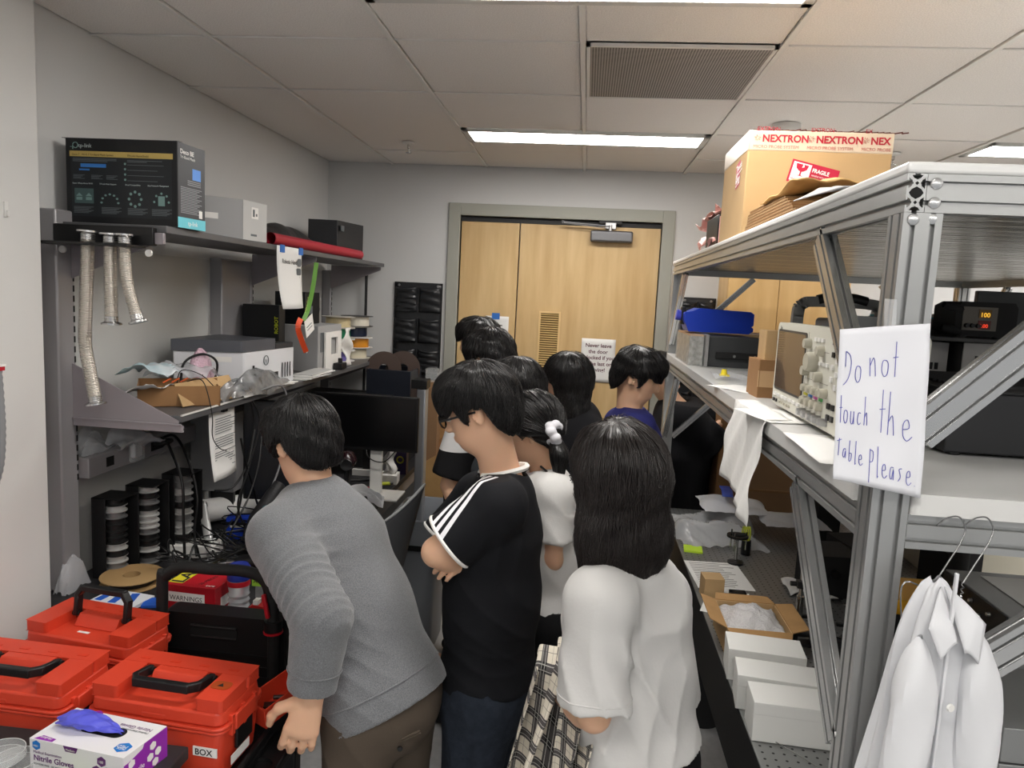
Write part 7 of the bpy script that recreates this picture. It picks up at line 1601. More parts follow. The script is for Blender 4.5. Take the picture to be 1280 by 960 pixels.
class Fig:
    """a standing figure; joints are world points"""
    def __init__(s, name_label, P, N, side, head, face, up=None, h=.007, scale=1.0, group='people crowding the aisle'):
        s.P, s.N = V3(P), V3(N); s.s = unit(side); s.H = V3(head); s.ff = unit(face); s.h = h; s.k = scale
        s.up = unit(up) if up is not None else unit(s.H-s.N*1.0)
        s.up = unit(s.up-s.ff*(s.up@s.ff)); s.hs = np.cross(s.up, s.ff)      # to the left of the face
        ax = unit(s.N-s.P); s.ax = ax; s.f = unit(np.cross(ax, s.s)); s.th = thing('person', name_label, 'person', (s.P[0], s.P[1], 0), group)
        s.arm = {}; s.leg = {}; s.sw = 1.0
    def arms(s, L, R): s.arm = {'L': [V3(p) for p in L], 'R': [V3(p) for p in R]}
    def legs(s, stance=.09, hf=None, kneeb=.02, pts=None):
        sd = unit((s.s[0], s.s[1], 0)); fw = unit((s.f[0], s.f[1], 0)) if hf is None else unit(hf)
        for nm, g in (('L', -1), ('R', 1)):
            hip = s.P+sd*g*.085*s.k+np.array([0, 0, -.04]); an = np.array([hip[0], hip[1], .085])+sd*g*(stance-.085)
            kn = (hip*.52+an*.48)+fw*kneeb; s.leg[nm] = [hip, kn, an, an+fw*.16+np.array([0, 0, -.045])]
    def torso(s, o=0, sh=True, belly=1.0):      # list of prims, o = cloth offset
        k = s.k; P, N, sd = s.P, s.N, s.s; mid = P*.62+N*.38+s.f*.005; ch = P*.26+N*.74+s.f*.01; L = []
        L.append((ecap(P-s.ax*.02, mid, (.150+o)*k, (.132+o)*k*belly, sd, .74, .74), .05))
        L.append((ecap(mid, ch, (.132+o)*k*belly, (.150+o)*k, sd, .74, .72), .05))
        L.append((ecap(ch, N-s.ax*.045, (.150+o)*k, (.080+o)*k, sd, .70, .72), .05))
        if sh:
            for a in s.arm.values(): L.append((cap(N-s.ax*.055, a[0], (.052+o)*k, (.055+o)*k), .045))
        return L
    def build_body(s, hands=None, eyes=False, lo_pad=.06, low=0.0):
        pts = [s.H, s.P, s.N]+[p for a in s.arm.values() for p in a]+[p for a in s.leg.values() for p in a]
        lo = np.min(pts, axis=0)-.16; hi = np.max(pts, axis=0)+.16; lo[2] = max(low, -.01); F = Fld(lo, hi, s.h); k = s.k
        for pr, kk in s.torso(-.014): F.add(pr, kk)
        for nm, a in s.arm.items():
            F.add(cap(a[0], a[1], .045*k, .036*k), .03); F.add(cap(a[1], a[2], .037*k, .024*k), .015)
            m = a[1]*.72+a[2]*.28; F.add(cap(m, a[1]*.5+a[2]*.5, .040*k, .034*k), .02)
        for a in s.leg.values():
            F.add(cap(a[0], a[1], .078*k, .050*k), .04); F.add(cap(a[1], a[2], .048*k, .034*k), .03); F.add(cap(a[2]+np.array([0, 0, -.03]), a[3], .036, .028), .02)
        # neck and head
        H, f, u, sd = s.H, s.ff, s.up, s.hs; AX = [sd, f, u]
        F.add(cap(s.N-s.ax*.02, H-u*.055-f*.012, .056*k, .050*k), .03)
        F.add(ell(H+u*.030-f*.012, (.074, .090, .082), AX), .02)
        F.add(ell(H-u*.018+f*.018, (.062, .070, .082), AX), .03)
        F.add(ell(H-u*.072+f*.042, (.040, .042, .038), AX), .035)
        F.add(cap(H+f*.083+u*.022, H+f*.101-u*.018, .009, .012), .012); F.add(ell(H+f*.096-u*.022, (.017, .012, .010), AX), .008)
        F.add(ell(H+f*.088-u*.050, (.022, .009, .005), AX), .006); F.add(ell(H+f*.087-u*.060, (.019, .009, .006), AX), .006)
        F.add(ell(H+f*.078+u*.030, (.052, .014, .008), AX), .012)
        for g in (-1, 1):
            F.add(ell(H+f*.088+u*.012+sd*g*.031, (.018, .012, .010), AX), .008, 's')
            e = H+sd*g*.075-f*.006-u*.006; eo = [unit(sd*g*.9-f*.42), unit(f*.9+sd*g*.42), u]
            F.add(ell(e+sd*g*.004-f*.006, (.007, .018, .031), eo), .006)
            F.add(ell(e+sd*g*.013-f*.002+u*.004, (.007, .010, .016), eo), .006, 's')
        for nm, hp in (hands or {}).items(): s.hand(F, nm, hp)
        V, Q = F.net(); s.body = npmesh('body', V, Q, SKIN, s.th); s.bodyF = F
        if eyes:
            for g in (-1, 1):
                c = H+f*.080+u*.011+sd*g*.031; MB().lathe([(0, .0115), (.007, .009), (.0115, 0), (.007, -.009), (0, -.0115)], 14, c, f).build('eyeball', m_eye, s.th)
                MB().lathe([(0, .0122), (.0052, .0106), (.0052, .009)], 12, c, f).build('iris', m_iris, s.th)
        return s
    def hand(s, F, nm, hp):
        """hp: dir (wrist to knuckles), nrm (back of hand), curl, side (towards the thumb)"""
        w = s.arm[nm][2]; d = unit(hp['dir']); n = unit(V3(hp['nrm'])-d*(V3(hp['nrm'])@d)); t = np.cross(d, n)*hp.get('flip', 1); k = s.k*hp.get('k', 1)
        palm = w+d*.045*k; F.add(ecap(w+d*.012*k, w+d*.078*k, .029*k, .038*k, t, .52, .38), .014)
        cu = hp.get('curl', .5)
        for i, (off, L, r) in enumerate(((.029, .073, .0092), (.010, .081, .0095), (-.010, .076, .0090), (-.028, .060, .0080))):
            q = w+d*.082*k+t*off*k; dd = unit(d+t*off*hp.get('spread', 2.0)); a = hp.get('bend0', .25)
            for j, seg in enumerate((.46, .30, .24)):
                dd2 = unit(dd*math.cos(a)-n*math.sin(a)); e = q+dd2*L*seg*k*1.05; F.add(cap(q, e, (r-.0006*j)*k, (r-.0006*(j+1))*k), .004); q = e; a += cu*(.9 if j else 1.1)
        q = w+d*.022*k+t*.026*k; tp = unit(d*.62+t*.75-n*.25)
        for j, (L, r) in enumerate(((.040, .0135), (.030, .0108), (.024, .0098))):
            e = q+tp*L*k; F.add(cap(q, e, r*k, (r-.0015)*k), .008); q = e; tp = unit(tp+d*.35-t*.30*(1+j*.3)-n*.12)
    def garment(s, name, m, parts, o=.012, hem=None, neck=True, fl=None, seed=1, h=None, sleeves=None, extra=None, k2=1.0, belly=1.0):
        """parts: 'torso' and/or 'legs'; sleeves: fraction of the arm covered (1 = elbow, 2 = wrist)"""
        pts = []; k = s.k
        if 'torso' in parts: pts += [s.P, s.N]+[a[0] for a in s.arm.values()]
        if sleeves: pts += [a[1] for a in s.arm.values()]+([a[2] for a in s.arm.values()] if sleeves > 1 else [])
        if 'legs' in parts: pts += [p for a in s.leg.values() for p in a[:3]]+[s.P]
        if extra: pts += [V3(e[0]) for e in extra]+[V3(e[1]) for e in extra]
        F = Fld(np.min(pts, axis=0)-.20, np.max(pts, axis=0)+.20, h or s.h)
        if 'torso' in parts:
            for pr, kk in s.torso(o, belly=belly): F.add(pr, kk)
            if hem is not None: F.add(ecap(s.P-s.ax*.02, s.P-s.ax*(hem+.06), (.152+o)*k*k2, (.158+o)*k*k2, s.s, .76, .76), .04)
        if 'legs' in parts:
            F.add(ecap(s.P+s.ax*.06, s.P-np.array([0, 0, .05]), (.142+o)*k, (.150+o)*k, s.s, .74, .76), .03); F.add(ecap(s.P+s.ax*.05, s.P-s.ax*.03, (.144+o)*k, (.146+o)*k, s.s, .76, .78), .03)
            for a in s.leg.values():
                F.add(cap(a[0], a[1], (.088+o)*k, (.062+o)*k), .03); F.add(cap(a[1], a[2], (.060+o)*k, (.050+o)*k), .03)
        for e in (extra or []): F.add(cap(*e[:4]), e[4] if len(e) > 4 else .03)
        if sleeves:
            for a in s.arm.values():
                if sleeves <= 1:
                    e = a[0]+(a[1]-a[0])*sleeves; ed = unit(a[1]-a[0]); w = .062+o*1.3
                    m_ = a[0]*.7+a[1]*.3; F.add(cap(a[0], m_, (.056+o)*k, (.057+o)*k), .03)
                    F.add(clipped(cap(m_-ed*.01, a[1]+ed*.04, (.057+o)*k, (w)*k), e, ed), .005)
                else:
                    sw = s.sw; m_ = a[0]*.68+a[1]*.32; F.add(cap(a[0], m_, (.054+o)*k, (.052+o*sw)*k), .03); F.add(cap(m_, a[1], (.052+o*sw)*k, (.045+o*sw)*k), .005); ed = unit(a[2]-a[1]); e = a[1]+(a[2]-a[1])*(sleeves-1)
                    F.add(clipped(cap(a[1], a[2]+ed*.03, (.045+o*sw)*k, (.032+o*sw*.8)*k), e, ed), .012)
        if fl: folds(F, fl, seed)
        if neck and 'torso' in parts:
            nd = unit(s.H-s.N); F.add(cap(s.N-nd*.02, s.N+nd*.2, (.058)*k, .075*k), .008, 's'); F.cut(s.N+s.ax*.028-s.f*.0, unit(s.ax+s.f*.15))
        if hem is not None: F.cut(s.P-s.ax*hem, -s.ax)
        if 'legs' in parts: F.cut(s.P+s.ax*.022, s.ax); F.cut((0, 0, .03), (0, 0, -1))
        V, Q = F.net(); o_ = npmesh(name, V, Q, m, s.th); s.lastF = F; return o_
    def shoes(s, m):
        for nm, a in s.leg.items():
            fw = unit((a[3]-a[2])*np.array([1, 1, 0])); b = a[2]*np.array([1, 1, 0]); F = Fld(b-.2*np.array([1, 1, .1]), b+np.array([.25, .25, .16]), .009)
            sd = np.cross((0, 0, 1.), fw); F.add(ecap(b-fw*.05+np.array([0, 0, .042]), b+fw*.15+np.array([0, 0, .036]), .042, .046, sd, .85, .7), .02); F.add(cap(b+np.array([0, 0, .05]), b+np.array([0, 0, .11]), .044, .042), .02); F.cut((0, 0, .004), (0, 0, -1))
            V, Q = F.net(); npmesh('shoe', V, Q, m, s.th)
    def hair(s, style, m=None, n=1500, seed=3, rad=.0009, h=None, drop=None, seg=8, step=.010, vol=1.0, line=None, part=0.0, extra=None):
        m = m or HAIR; H, f, u, sd = s.H, s.ff, s.up, s.hs; AX = [sd, f, u]; h = h or .006
        lo = H-.19; hi = H+.19
        if drop is not None: lo = lo-np.array([.04, .04, 0]); lo[2] = H[2]-drop-.06; hi = hi+np.array([.04, .04, 0])
        F = Fld(lo, hi, h)
        F.add(ell(H+u*.034-f*.012, (.089*vol, .107*vol, .092*vol), AX), .02)
        if style == 'short':
            F.add(ell(H-u*.022-f*.030, (.078*vol, .080*vol, .090), AX), .03)
            F.add(ell(H+u*.075+f*.035, (.070*vol, .062, .045*vol), AX), .03)
        if style in ('long', 'pony'):
            F.add(ell(H+u*.0-f*.03, (.086*vol, .09*vol, .085), AX), .03)
        ln = line or ([-.14, -.085, -.060, -.042, -.030, .010, .018, .032, .048, .12], [-.100, -.095, -.070, -.030, .014, .014, -.018, -.010, .034, .030])
        c0 = H
        def keep(x, y, z):
            X_, Y_, Z_ = x-c0[0], y-c0[1], z-c0[2]; pf = X_*f[0]+Y_*f[1]+Z_*f[2]; pu = X_*u[0]+Y_*u[1]+Z_*u[2]; ps = np.abs(X_*sd[0]+Y_*sd[1]+Z_*sd[2])
            return np.interp(pf, ln[0], ln[1])+.004*np.sin(pf*160+ps*90)-pu
        x, y, z = F.pts((slice(None),)*3); kf = keep(x, y, z)
        F.D = np.maximum(F.D, kf).astype(np.float32)
        if style == 'long':
            b = H-u*.01-f*.022; L = drop; dn = np.array([0, 0, -1.]); G = Fld(lo, hi, h)
            G.add(ecap(b+u*.02, b+dn*L*.5-f*.012, .090*vol, .100*vol, sd, .92, .72), .03); G.add(ecap(b+dn*L*.5-f*.012, b+dn*(L-.03)-f*.01, .100*vol, .086*vol, sd, .72, .55), .03)
            x, y, z = G.pts((slice(None),)*3); G.D = np.maximum(G.D, (H[2]-L)-z-.05+.028*np.abs(np.sin((x-H[0])*38+1.3))+.016*np.sin((x-H[0])*95)+0*y).astype(np.float32)
            cutf = H+f*.052; G.cut(cutf, f); G.add(cap(H+f*.075-u*.01, H+f*.06-u*.25, .062, .070), .01, 's')
            hh = np.maximum(.03-np.abs(F.D-G.D), 0)/.03; F.D = (np.minimum(F.D, G.D)-hh*hh*.03*.25).astype(np.float32)
        for pr in (extra or []): F.add(pr, .02)
        x, y, z = F.pts((slice(None),)*3)
        q = np.random.RandomState(seed); ph = q.uniform(0, 6, 6)
        F.D = (F.D+.0022*np.sin(60*((x-H[0])*sd[0]+(y-H[1])*sd[1])+9*np.sin(14*(z-H[2])+ph[0])+ph[1])*(1 if style == 'long' else .8)+.0015*np.sin(95*(x+y)+40*z+ph[2])).astype(np.float32)
        V, Q = F.net()
        hb = npmesh('hair', V, Q, m, s.th)
        # strands combed over the volume
        top = H+u*.118-f*.045+sd*part
        P = V[q.randint(0, len(V), n)].copy(); off = q.uniform(.0003, .0042, n)
        if style == 'short': P = P[((P-H)@u) > -.07]; off = off[:len(P)]
        pts = [P+F.grad(P)*off[:, None]]
        jit = q.normal(0, .16, (len(P), 3))
        for i in range(seg):
            p = pts[-1]; g = F.grad(p); away = p-top; away /= np.maximum(np.linalg.norm(away, axis=1), .02)[:, None]
            hgt = np.clip((p-H)@u/.1, -1, 1)[:, None]
            d = away*np.clip(.5+hgt, .1, 1.2)+np.array([0, 0, -1.])*np.clip(.7-hgt*.5, .2, 1.2)+jit*(.5+.15*i)
            if style == 'short': d = d+f*.45*np.clip(((p-H)@f)[:, None]*8, 0, 1)
            if style == 'pony':
                d = s.pony-p; d = d/np.maximum(np.linalg.norm(d, axis=1), .02)[:, None]+jit*.25; d[p[:, 2] < s.pony[2]-.02] = (0, 0, -1)
            d -= g*np.sum(d*g, 1)[:, None]; d /= np.maximum(np.linalg.norm(d, axis=1), 1e-4)[:, None]
            p2 = p+d*step; dist = F.sample(p2)-off-(.002*i/seg); p2 = p2-F.grad(p2)*np.clip(dist, -.01, .003 if i < seg-2 else 0)[:, None]
            if style == 'short': fz = ((p2-H)@u) < np.interp((p2-H)@f, ln[0], ln[1])-.010; p2[fz] = p[fz]
            out = (p2[:, 2] < F.lo[2]+.03) | (np.min(p2-F.lo, axis=1) < .015) | (F.sample(p2) > .012); p2[out] = p[out]; pts.append(p2)
        A = np.stack(pts, 1); n_, k_, _ = A.shape; T = np.gradient(A, axis=1); T /= np.maximum(np.linalg.norm(T, axis=2), 1e-6)[..., None]
        G_ = F.grad(A.reshape(-1, 3)).reshape(n_, k_, 3); S_ = np.cross(T, G_); S_ /= np.maximum(np.linalg.norm(S_, axis=2), 1e-6)[..., None]
        r = rad*np.sin(np.linspace(.5, 2.9, k_))[None, :, None]*q.uniform(.7, 1.4, (n_, 1, 1))
        R3 = np.stack([A+S_*r*1.3, A-S_*r*1.3, A+G_*r*.9], 2)      # n,k,3,3
        base = (np.arange(n_)[:, None, None]*k_*3+np.arange(k_-1)[None, :, None]*3); i3 = np.arange(3); j3 = (i3+1) % 3
        Fq = np.stack([base+i3, base+j3, base+3+j3, base+3+i3], -1).reshape(-1, 4)
        st = npmesh('hair_strands', R3.reshape(-1, 3), Fq, m, None); st.parent = hb; st['kind'] = 'stuff'
        return hb

def cloth(key, col, **k): return mat(key, col, **{**dict(rough=.9, bump=.25, bscale=240, spec=.25), **k})
m_shoe = cloth('shoe_dark', (36, 36, 38)); m_shoew = cloth('shoe_white', (200, 200, 200))
def handp(d, n, curl=.5, flip=1, **k): return dict(dir=d, nrm=n, curl=curl, flip=flip, **k)
# ---- man in the grey sweatshirt leaning over the cart (left front)
p = Fig('dark-haired man in grey sweatshirt and brown trousers leaning over the orange toolboxes', aty(480, 858, 1.82), aty(388, 612, 1.93), (.42, .90, .0), aty(378, 552, 1.95), (-.80, .50, -.42), up=(-.25, .1, 1), h=.0052, scale=1.05)
p.arms([aty(350, 670, 1.77), aty(402, 772, 1.60), aty(389, 868, 1.585)], [aty(424, 650, 2.06), aty(392, 745, 2.12), aty(330, 790, 2.10)])
p.legs(.12, hf=(-.8, .5, 0)); p.sw = 1.25
p.build_body(hands={'L': handp((-.22, -.10, -1), (.25, -.92, .1), .42, 1, bend0=.2, k=1.08)}, eyes=True)
SWEAT = mat('sweatshirt_grey', (112, 114, 117), .92, var=.32, vscale=420, bump=.35, bscale=350, sheen=.3)
aL = p.arm['L']; mid_ = (p.P+p.N)/2
p.garment('sweatshirt', SWEAT, ('torso',), o=.020, hem=.05, sleeves=1.93, belly=1.10, seed=4, fl=[
    (aL[1]-aL[0]+np.array([.05, .0, .03]), 95, .016, (aL[0]*.35+aL[1]*.65), .085), (aL[1]-aL[0], 120, .013, aL[1], .07), (aL[2]-aL[1], 70, .004, aL[2], .09),
    ((.8, .2, .6), 40, .0035, mid_+np.array([.02, -.08, 0]), .20), ((.3, .1, 1), 60, .006, p.P+np.array([-.05, -.08, .08]), .14), ((.6, -.1, -.5), 60, .010, aL[0]+np.array([.07, 0, -.02]), .08)])
def ringband(fig, name, m, c, ax, rw, ratio, side, r=.006, n=36):
    ax = unit(ax); s_ = unit(V3(side)-ax*(V3(side)@ax)); t_ = np.cross(ax, s_)
    MB().tube([V3(c)+s_*rw*math.cos(q)+t_*rw*ratio*math.sin(q) for q in np.linspace(0, 2*PI, n+1)[:-1]], r, 8, closed=True).build(name, m, fig.th)
ed = unit(aL[2]-aL[1])
F_ = p.lastF
def shrinkband(fig, name, m, cen, ax, side, off=.002, r=.003, n=48, rmax=.3, arc=(0, 2*PI), hole=False):
    """a seam or ribbed band that follows the garment surface around an axis"""
    ax = unit(ax); s_ = unit(V3(side)-ax*(V3(side)@ax)); t_ = np.cross(ax, s_); pts = []
    F_ = fig.lastF; ts = np.linspace(.01, rmax, 140)
    for q in np.linspace(arc[0], arc[1], n+1)[:-1]:
        d = s_*math.cos(q)+t_*math.sin(q); v = F_.sample(V3(cen)[None]+d[None]*ts[:, None]); k = np.argmax(v < 0) if hole else np.argmax(v > 0); k = k if k or not hole else 70; pts.append(V3(cen)+d*(ts[k]-ts[1]+ts[0]+off))
    MB().tube(pts, r, 6, closed=arc[1]-arc[0] > 6, cap=True).build(name, m, fig.th)
shrinkband(p, 'hem_seam', SWEAT, p.P+p.ax*.015, p.ax, p.s, r=.0028)
shrinkband(p, 'cuff_seam', SWEAT, aL[1]+(aL[2]-aL[1])*.66, ed, (1, 0, 0), r=.0022, rmax=.1, n=30)
TROU = cloth('trousers_brown', (88, 78, 68), bump=.15)
p.garment('trousers', TROU, ('legs',), o=.008, seed=6, fl=[((1, .3, .6), 40, .008, p.P+np.array([0, -.1, -.15]), .2), ((.3, .1, 1), 50, .006, p.P+np.array([0, 0, -.4]), .2)])
# back pocket with button
q0 = aty(500, 930, 1.45); qd = unit(q0-CAMP); Fp = p.lastF
for k_ in range(120):
    if Fp.sample(q0[None])[0] > .001: q0 = q0+qd*.004
    else: break
q0 = q0-qd*.003
MB().tube(catmull([q0+RGT*(-.062)+UPV*(-.008), q0+UPV*.012, q0+RGT*.05+UPV*.034], 6), .0022, 6).tube(catmull([q0+RGT*(-.058)+UPV*(-.014), q0+UPV*.006, q0+RGT*.052+UPV*.028], 6), .0016, 6).build('pocket_welt', TROU, p.th)
MB().lathe([(0, .003), (.006, .003), (.007, 0)], 14, q0-UPV*.012, -FWD).build('button', m_blk, p.th)
p.shoes(m_shoe)
p.hair('short', n=5200, seed=2, rad=.0010, vol=1.06, h=.005, step=.011)
# ---- man in the black tee with white shoulder stripes, arms crossed
p = Fig('man with glasses in black ringer tee with three white shoulder stripes, arms crossed', aty(610, 838, 2.02), aty(630, 598, 2.04), (.10, .995, 0), aty(598, 512, 2.0), (-.90, .05, -.42), up=(-.42, 0, .9), h=.0052, scale=1.06)
p.arms([aty(622, 632, 1.885), aty(546, 690, 1.855), aty(592, 703, 1.94)], [aty(600, 622, 2.20), aty(545, 690, 2.15), aty(604, 690, 1.955)])
p.legs(.11, hf=(-1, 0, 0))
p.build_body(hands={'L': handp((.85, .5, .0), (-.2, -.9, .3), .9, 1), 'R': handp((-.75, -.62, -.12), (.3, -.5, .8), .55, 1, k=.92)}, eyes=True)
TEE = cloth('tee_black', (20, 21, 25), rough=.8, bump=.1)
# stripes: three bands along the sleeve and shoulder, drawn by the distance from a plane through the arm
aL, aR = p.arm['L'], p.arm['R']
nt = TEE.node_tree; bs = nt.nodes['Principled BSDF']; tc = nt.nodes.new('ShaderNodeTexCoord')
def dotnode(v):
    d = nt.nodes.new('ShaderNodeVectorMath'); d.operation = 'DOT_PRODUCT'; nt.links.new(tc.outputs['Object'], d.inputs[0]); d.inputs[1].default_value = [float(a) for a in v]; return d.outputs['Value']
def mathn(op, a, b):
    m_ = nt.nodes.new('ShaderNodeMath'); m_.operation = op
    for i, v in enumerate((a, b)):
        if isinstance(v, (int, float)): m_.inputs[i].default_value = float(v)
        elif v is not None: nt.links.new(v, m_.inputs[i])
    return m_.outputs[0]
e1 = unit(aL[1]-p.N-p.ax*-.02); upv = unit(np.array([0, -.55, .84])-e1*(np.array([0, -.55, .84])@e1)); w_ = np.cross(e1, upv)     # w_ across the stripes
o_ = p.N+np.array([0, -.02, -.01])
across = mathn('ADD', mathn('SUBTRACT', dotnode(w_), float(w_@o_)), .002)
along = mathn('SUBTRACT', dotnode(upv), float(upv@o_)); fa = mathn('SUBTRACT', dotnode(e1), float(e1@o_))
tri = mathn('PINGPONG', mathn('ADD', across, .0115), .0115)
band = mathn('MULTIPLY', mathn('GREATER_THAN', tri, .0052), mathn('LESS_THAN', mathn('ABSOLUTE', across, 0), .0345))
band = mathn('MULTIPLY', band, mathn('MULTIPLY', mathn('GREATER_THAN', along, -.045), mathn('GREATER_THAN', fa, .045)))
mx_ = nt.nodes.new('ShaderNodeMix'); mx_.data_type = 'RGBA'; nt.links.new(band, mx_.inputs[0]); mx_.inputs[6].default_value = lin((20, 21, 25)); mx_.inputs[7].default_value = lin((232, 232, 236)); nt.links.new(mx_.outputs[2], bs.inputs['Base Color'])
p.garment('t_shirt', TEE, ('torso',), o=.017, hem=.01, sleeves=.80, belly=1.14, seed=8, fl=[((.8, .3, .7), 42, .008, p.P+np.array([.0, -.1, .22]), .2), ((.5, 0, 1), 60, .007, p.P+np.array([0, -.1, .02]), .14), ((1, .2, .2), 55, .007, aL[0]+np.array([.04, 0, -.12]), .12)])
ed = unit(aL[1]-aL[0]); shrinkband(p, 'sleeve_band', m_wp, aL[0]+(aL[1]-aL[0])*.78, ed, (1, 0, 0), r=.0052, rmax=.12, n=32, off=-.001)
ed = unit(aR[1]-aR[0]); shrinkband(p, 'sleeve_band', m_wp, aR[0]+(aR[1]-aR[0])*.78, ed, (1, 0, 0), r=.0052, rmax=.12, n=32, off=-.001)
shrinkband(p, 'collar_band', m_wp, p.N+p.ax*.026, p.ax+p.f*.25, p.s, r=.0085, rmax=.12, off=.0, n=40, hole=True)
DEN = cloth('jeans_dark', (38, 44, 54), var=.25, vscale=40, bump=.3)
p.garment('jeans', DEN, ('legs',), o=.014, seed=9, fl=[((1, .2, .5), 42, .008, p.P+np.array([0, -.1, -.2]), .25)])
p.shoes(m_shoew)
p.hair('short', n=5200, seed=5, rad=.0009, vol=1.10, h=.005, step=.011, line=([-.14, -.09, -.062, -.045, -.032, .010, .018, .032, .048, .075, .12], [-.108, -.104, -.080, -.038, .016, .016, -.015, -.005, .034, .022, .018]))
# glasses
H, f, u, sd = p.H, p.ff, p.up, p.hs
g_ = MB()
for s_ in (-1, 1):
    c = H+f*.100+u*.008+sd*s_*.033
    g_.tube([c+sd*.026*math.cos(q)+u*.019*math.sin(q) for q in np.linspace(0, 2*PI, 20)[:-1]], .0026, 6, closed=True)
    g_.bar(c+sd*s_*.027+u*.004, H+sd*s_*.086-f*.010+u*.004, .003, .006)
g_.bar(H+f*.102+u*.010-sd*.008, H+f*.102+u*.010+sd*.008, .003, .003); g_.build('glasses', m_blk, p.th)
# ---- woman in the white tee, long hair, plaid shirt over her arm (front centre)
p = Fig('long-haired woman in loose white tee seen from behind, plaid shirt over her arm', aty(798, 940, 1.60), aty(785, 702, 1.63), (.72, .69, 0), aty(773, 596, 1.61), (-.50, .83, -.28), h=.0062, scale=.93)
p.arms([aty(750, 752, 1.485), aty(742, 893, 1.445), aty(705, 872, 1.62)], [aty(822, 745, 1.76), aty(836, 880, 1.82), aty(780, 860, 1.90)])
p.legs(.10)
p.build_body(hands={'L': handp((-.1, .8, -.4), (0, 0, 1), .9, 1), 'R': handp((-.6, .4, 0), (0, 0, 1), .6, -1)})
WTEE = cloth('tee_white', (208, 207, 205), rough=.9, bump=.12, bscale=160)
aL, aR = p.arm['L'], p.arm['R']
p.garment('t_shirt', WTEE, ('torso',), o=.024, hem=-.012, sleeves=.92, belly=1.08, seed=12, k2=1.0, fl=[
    ((1, .1, .35), 34, .016, (p.P*.5+p.N*.5)+np.array([.04, -.1, 0]), .20), ((1, .1, -.5), 44, .012, p.P+np.array([.02, -.12, .10]), .14), ((1, 0, .2), 46, .010, aL[0]*.5+aL[1]*.5+np.array([0, -.06, 0]), .10), ((.4, 0, 1), 40, .008, p.N+np.array([.0, -.1, -.12]), .12), ((1, .1, .8), 38, .012, aL[0]+np.array([.09, -.04, -.10]), .09)])
ed = unit(aL[1]-aL[0]); shrinkband(p, 'sleeve_hem', WTEE, aL[0]+(aL[1]-aL[0])*.82, ed, (1, 0, 0), r=.0022, rmax=.14, n=34, off=.0)
p.garment('trousers', cloth('trousers_black', (20, 20, 22)), ('legs',), o=.010, seed=3)
p.shoes(m_shoe)
p.hair('long', m=HAIRB, n=6500, seed=7, rad=.0010, vol=1.06, h=.0062, drop=.255, step=.022, seg=9)
MB().lathe([(0, 0), (.020, .004), (.024, .014), (.012, .026), (0, .03)], 10, aty(838, 925, 1.62), (0, -1, .2)).build('tassel', m_blk2, p.th)
# plaid shirt hanging over the forearm
pl_ = thing('plaid_shirt', 'black and cream plaid shirt draped over the arm of the woman in white', 'shirt', aty(680, 870, 1.6))
m_pl = bpy.data.materials.new('plaid'); m_pl.use_nodes = True; nt = m_pl.node_tree; bs = nt.nodes['Principled BSDF']; bs.inputs['Roughness'].default_value = .9
tc = nt.nodes.new('ShaderNodeTexCoord'); sp = nt.nodes.new('ShaderNodeSeparateXYZ'); nt.links.new(tc.outputs['UV'], sp.inputs[0])
def stripe(sock, per, lo, hi):
    a = mathn('MULTIPLY', sock, per); a = mathn('FRACT', a, None); return mathn('MULTIPLY', mathn('GREATER_THAN', a, lo), mathn('LESS_THAN', a, hi))
cur = None
bu, bv = stripe(sp.outputs[0], 5, .55, .92), stripe(sp.outputs[1], 6, .55, .92)
lu, lv = mathn('ADD', stripe(sp.outputs[0], 5, .62, .65), stripe(sp.outputs[0], 5, .80, .83)), mathn('ADD', stripe(sp.outputs[1], 6, .62, .65), stripe(sp.outputs[1], 6, .80, .83))
dark = mathn('MULTIPLY', mathn('ADD', bu, bv), .5); lite = mathn('MINIMUM', mathn('ADD', lu, lv), 1.0)
thin = mathn('MAXIMUM', stripe(sp.outputs[0], 5, .22, .24), stripe(sp.outputs[1], 6, .22, .24))
rp = nt.nodes.new('ShaderNodeValToRGB'); cr = rp.color_ramp; cr.interpolation = 'CONSTANT'; cr.elements[0].position = 0; cr.elements[0].color = lin((214, 206, 190)); cr.elements[1].position = .3; cr.elements[1].color = lin((74, 70, 70)); e = cr.elements.new(.8); e.color = lin((22, 22, 24)); nt.links.new(dark, rp.inputs[0])
mx_ = nt.nodes.new('ShaderNodeMix'); mx_.data_type = 'RGBA'; nt.links.new(mathn('MULTIPLY', lite, .55), mx_.inputs[0]); nt.links.new(rp.outputs[0], mx_.inputs[6]); mx_.inputs[7].default_value = lin((216, 214, 206))
mx2 = nt.nodes.new('ShaderNodeMix'); mx2.data_type = 'RGBA'; nt.links.new(mathn('MULTIPLY', thin, .7), mx2.inputs[0]); nt.links.new(mx_.outputs[2], mx2.inputs[6]); mx2.inputs[7].default_value = lin((60, 58, 62)); nt.links.new(mx2.outputs[2], bs.inputs['Base Color'])
def uvgrid(name, fn, nu, nv, m, parent, solid=.003):
    mb = MB().grid(fn, nu, nv); V = np.array(mb.v); Q = np.array(mb.f); o = npmesh(name, V, Q, m, parent); me = o.data
    uv = me.uv_layers.new(name='UVMap'); w = nv+1
    vi = np.zeros(len(me.loops), np.int32); me.loops.foreach_get('vertex_index', vi)
    uv.data.foreach_set('uv', np.stack([(vi//w)/nu, (vi % w)/nv], 1).astype(np.float32).ravel())
    md = o.modifiers.new('solid', 'SOLIDIFY'); md.thickness = solid; return o
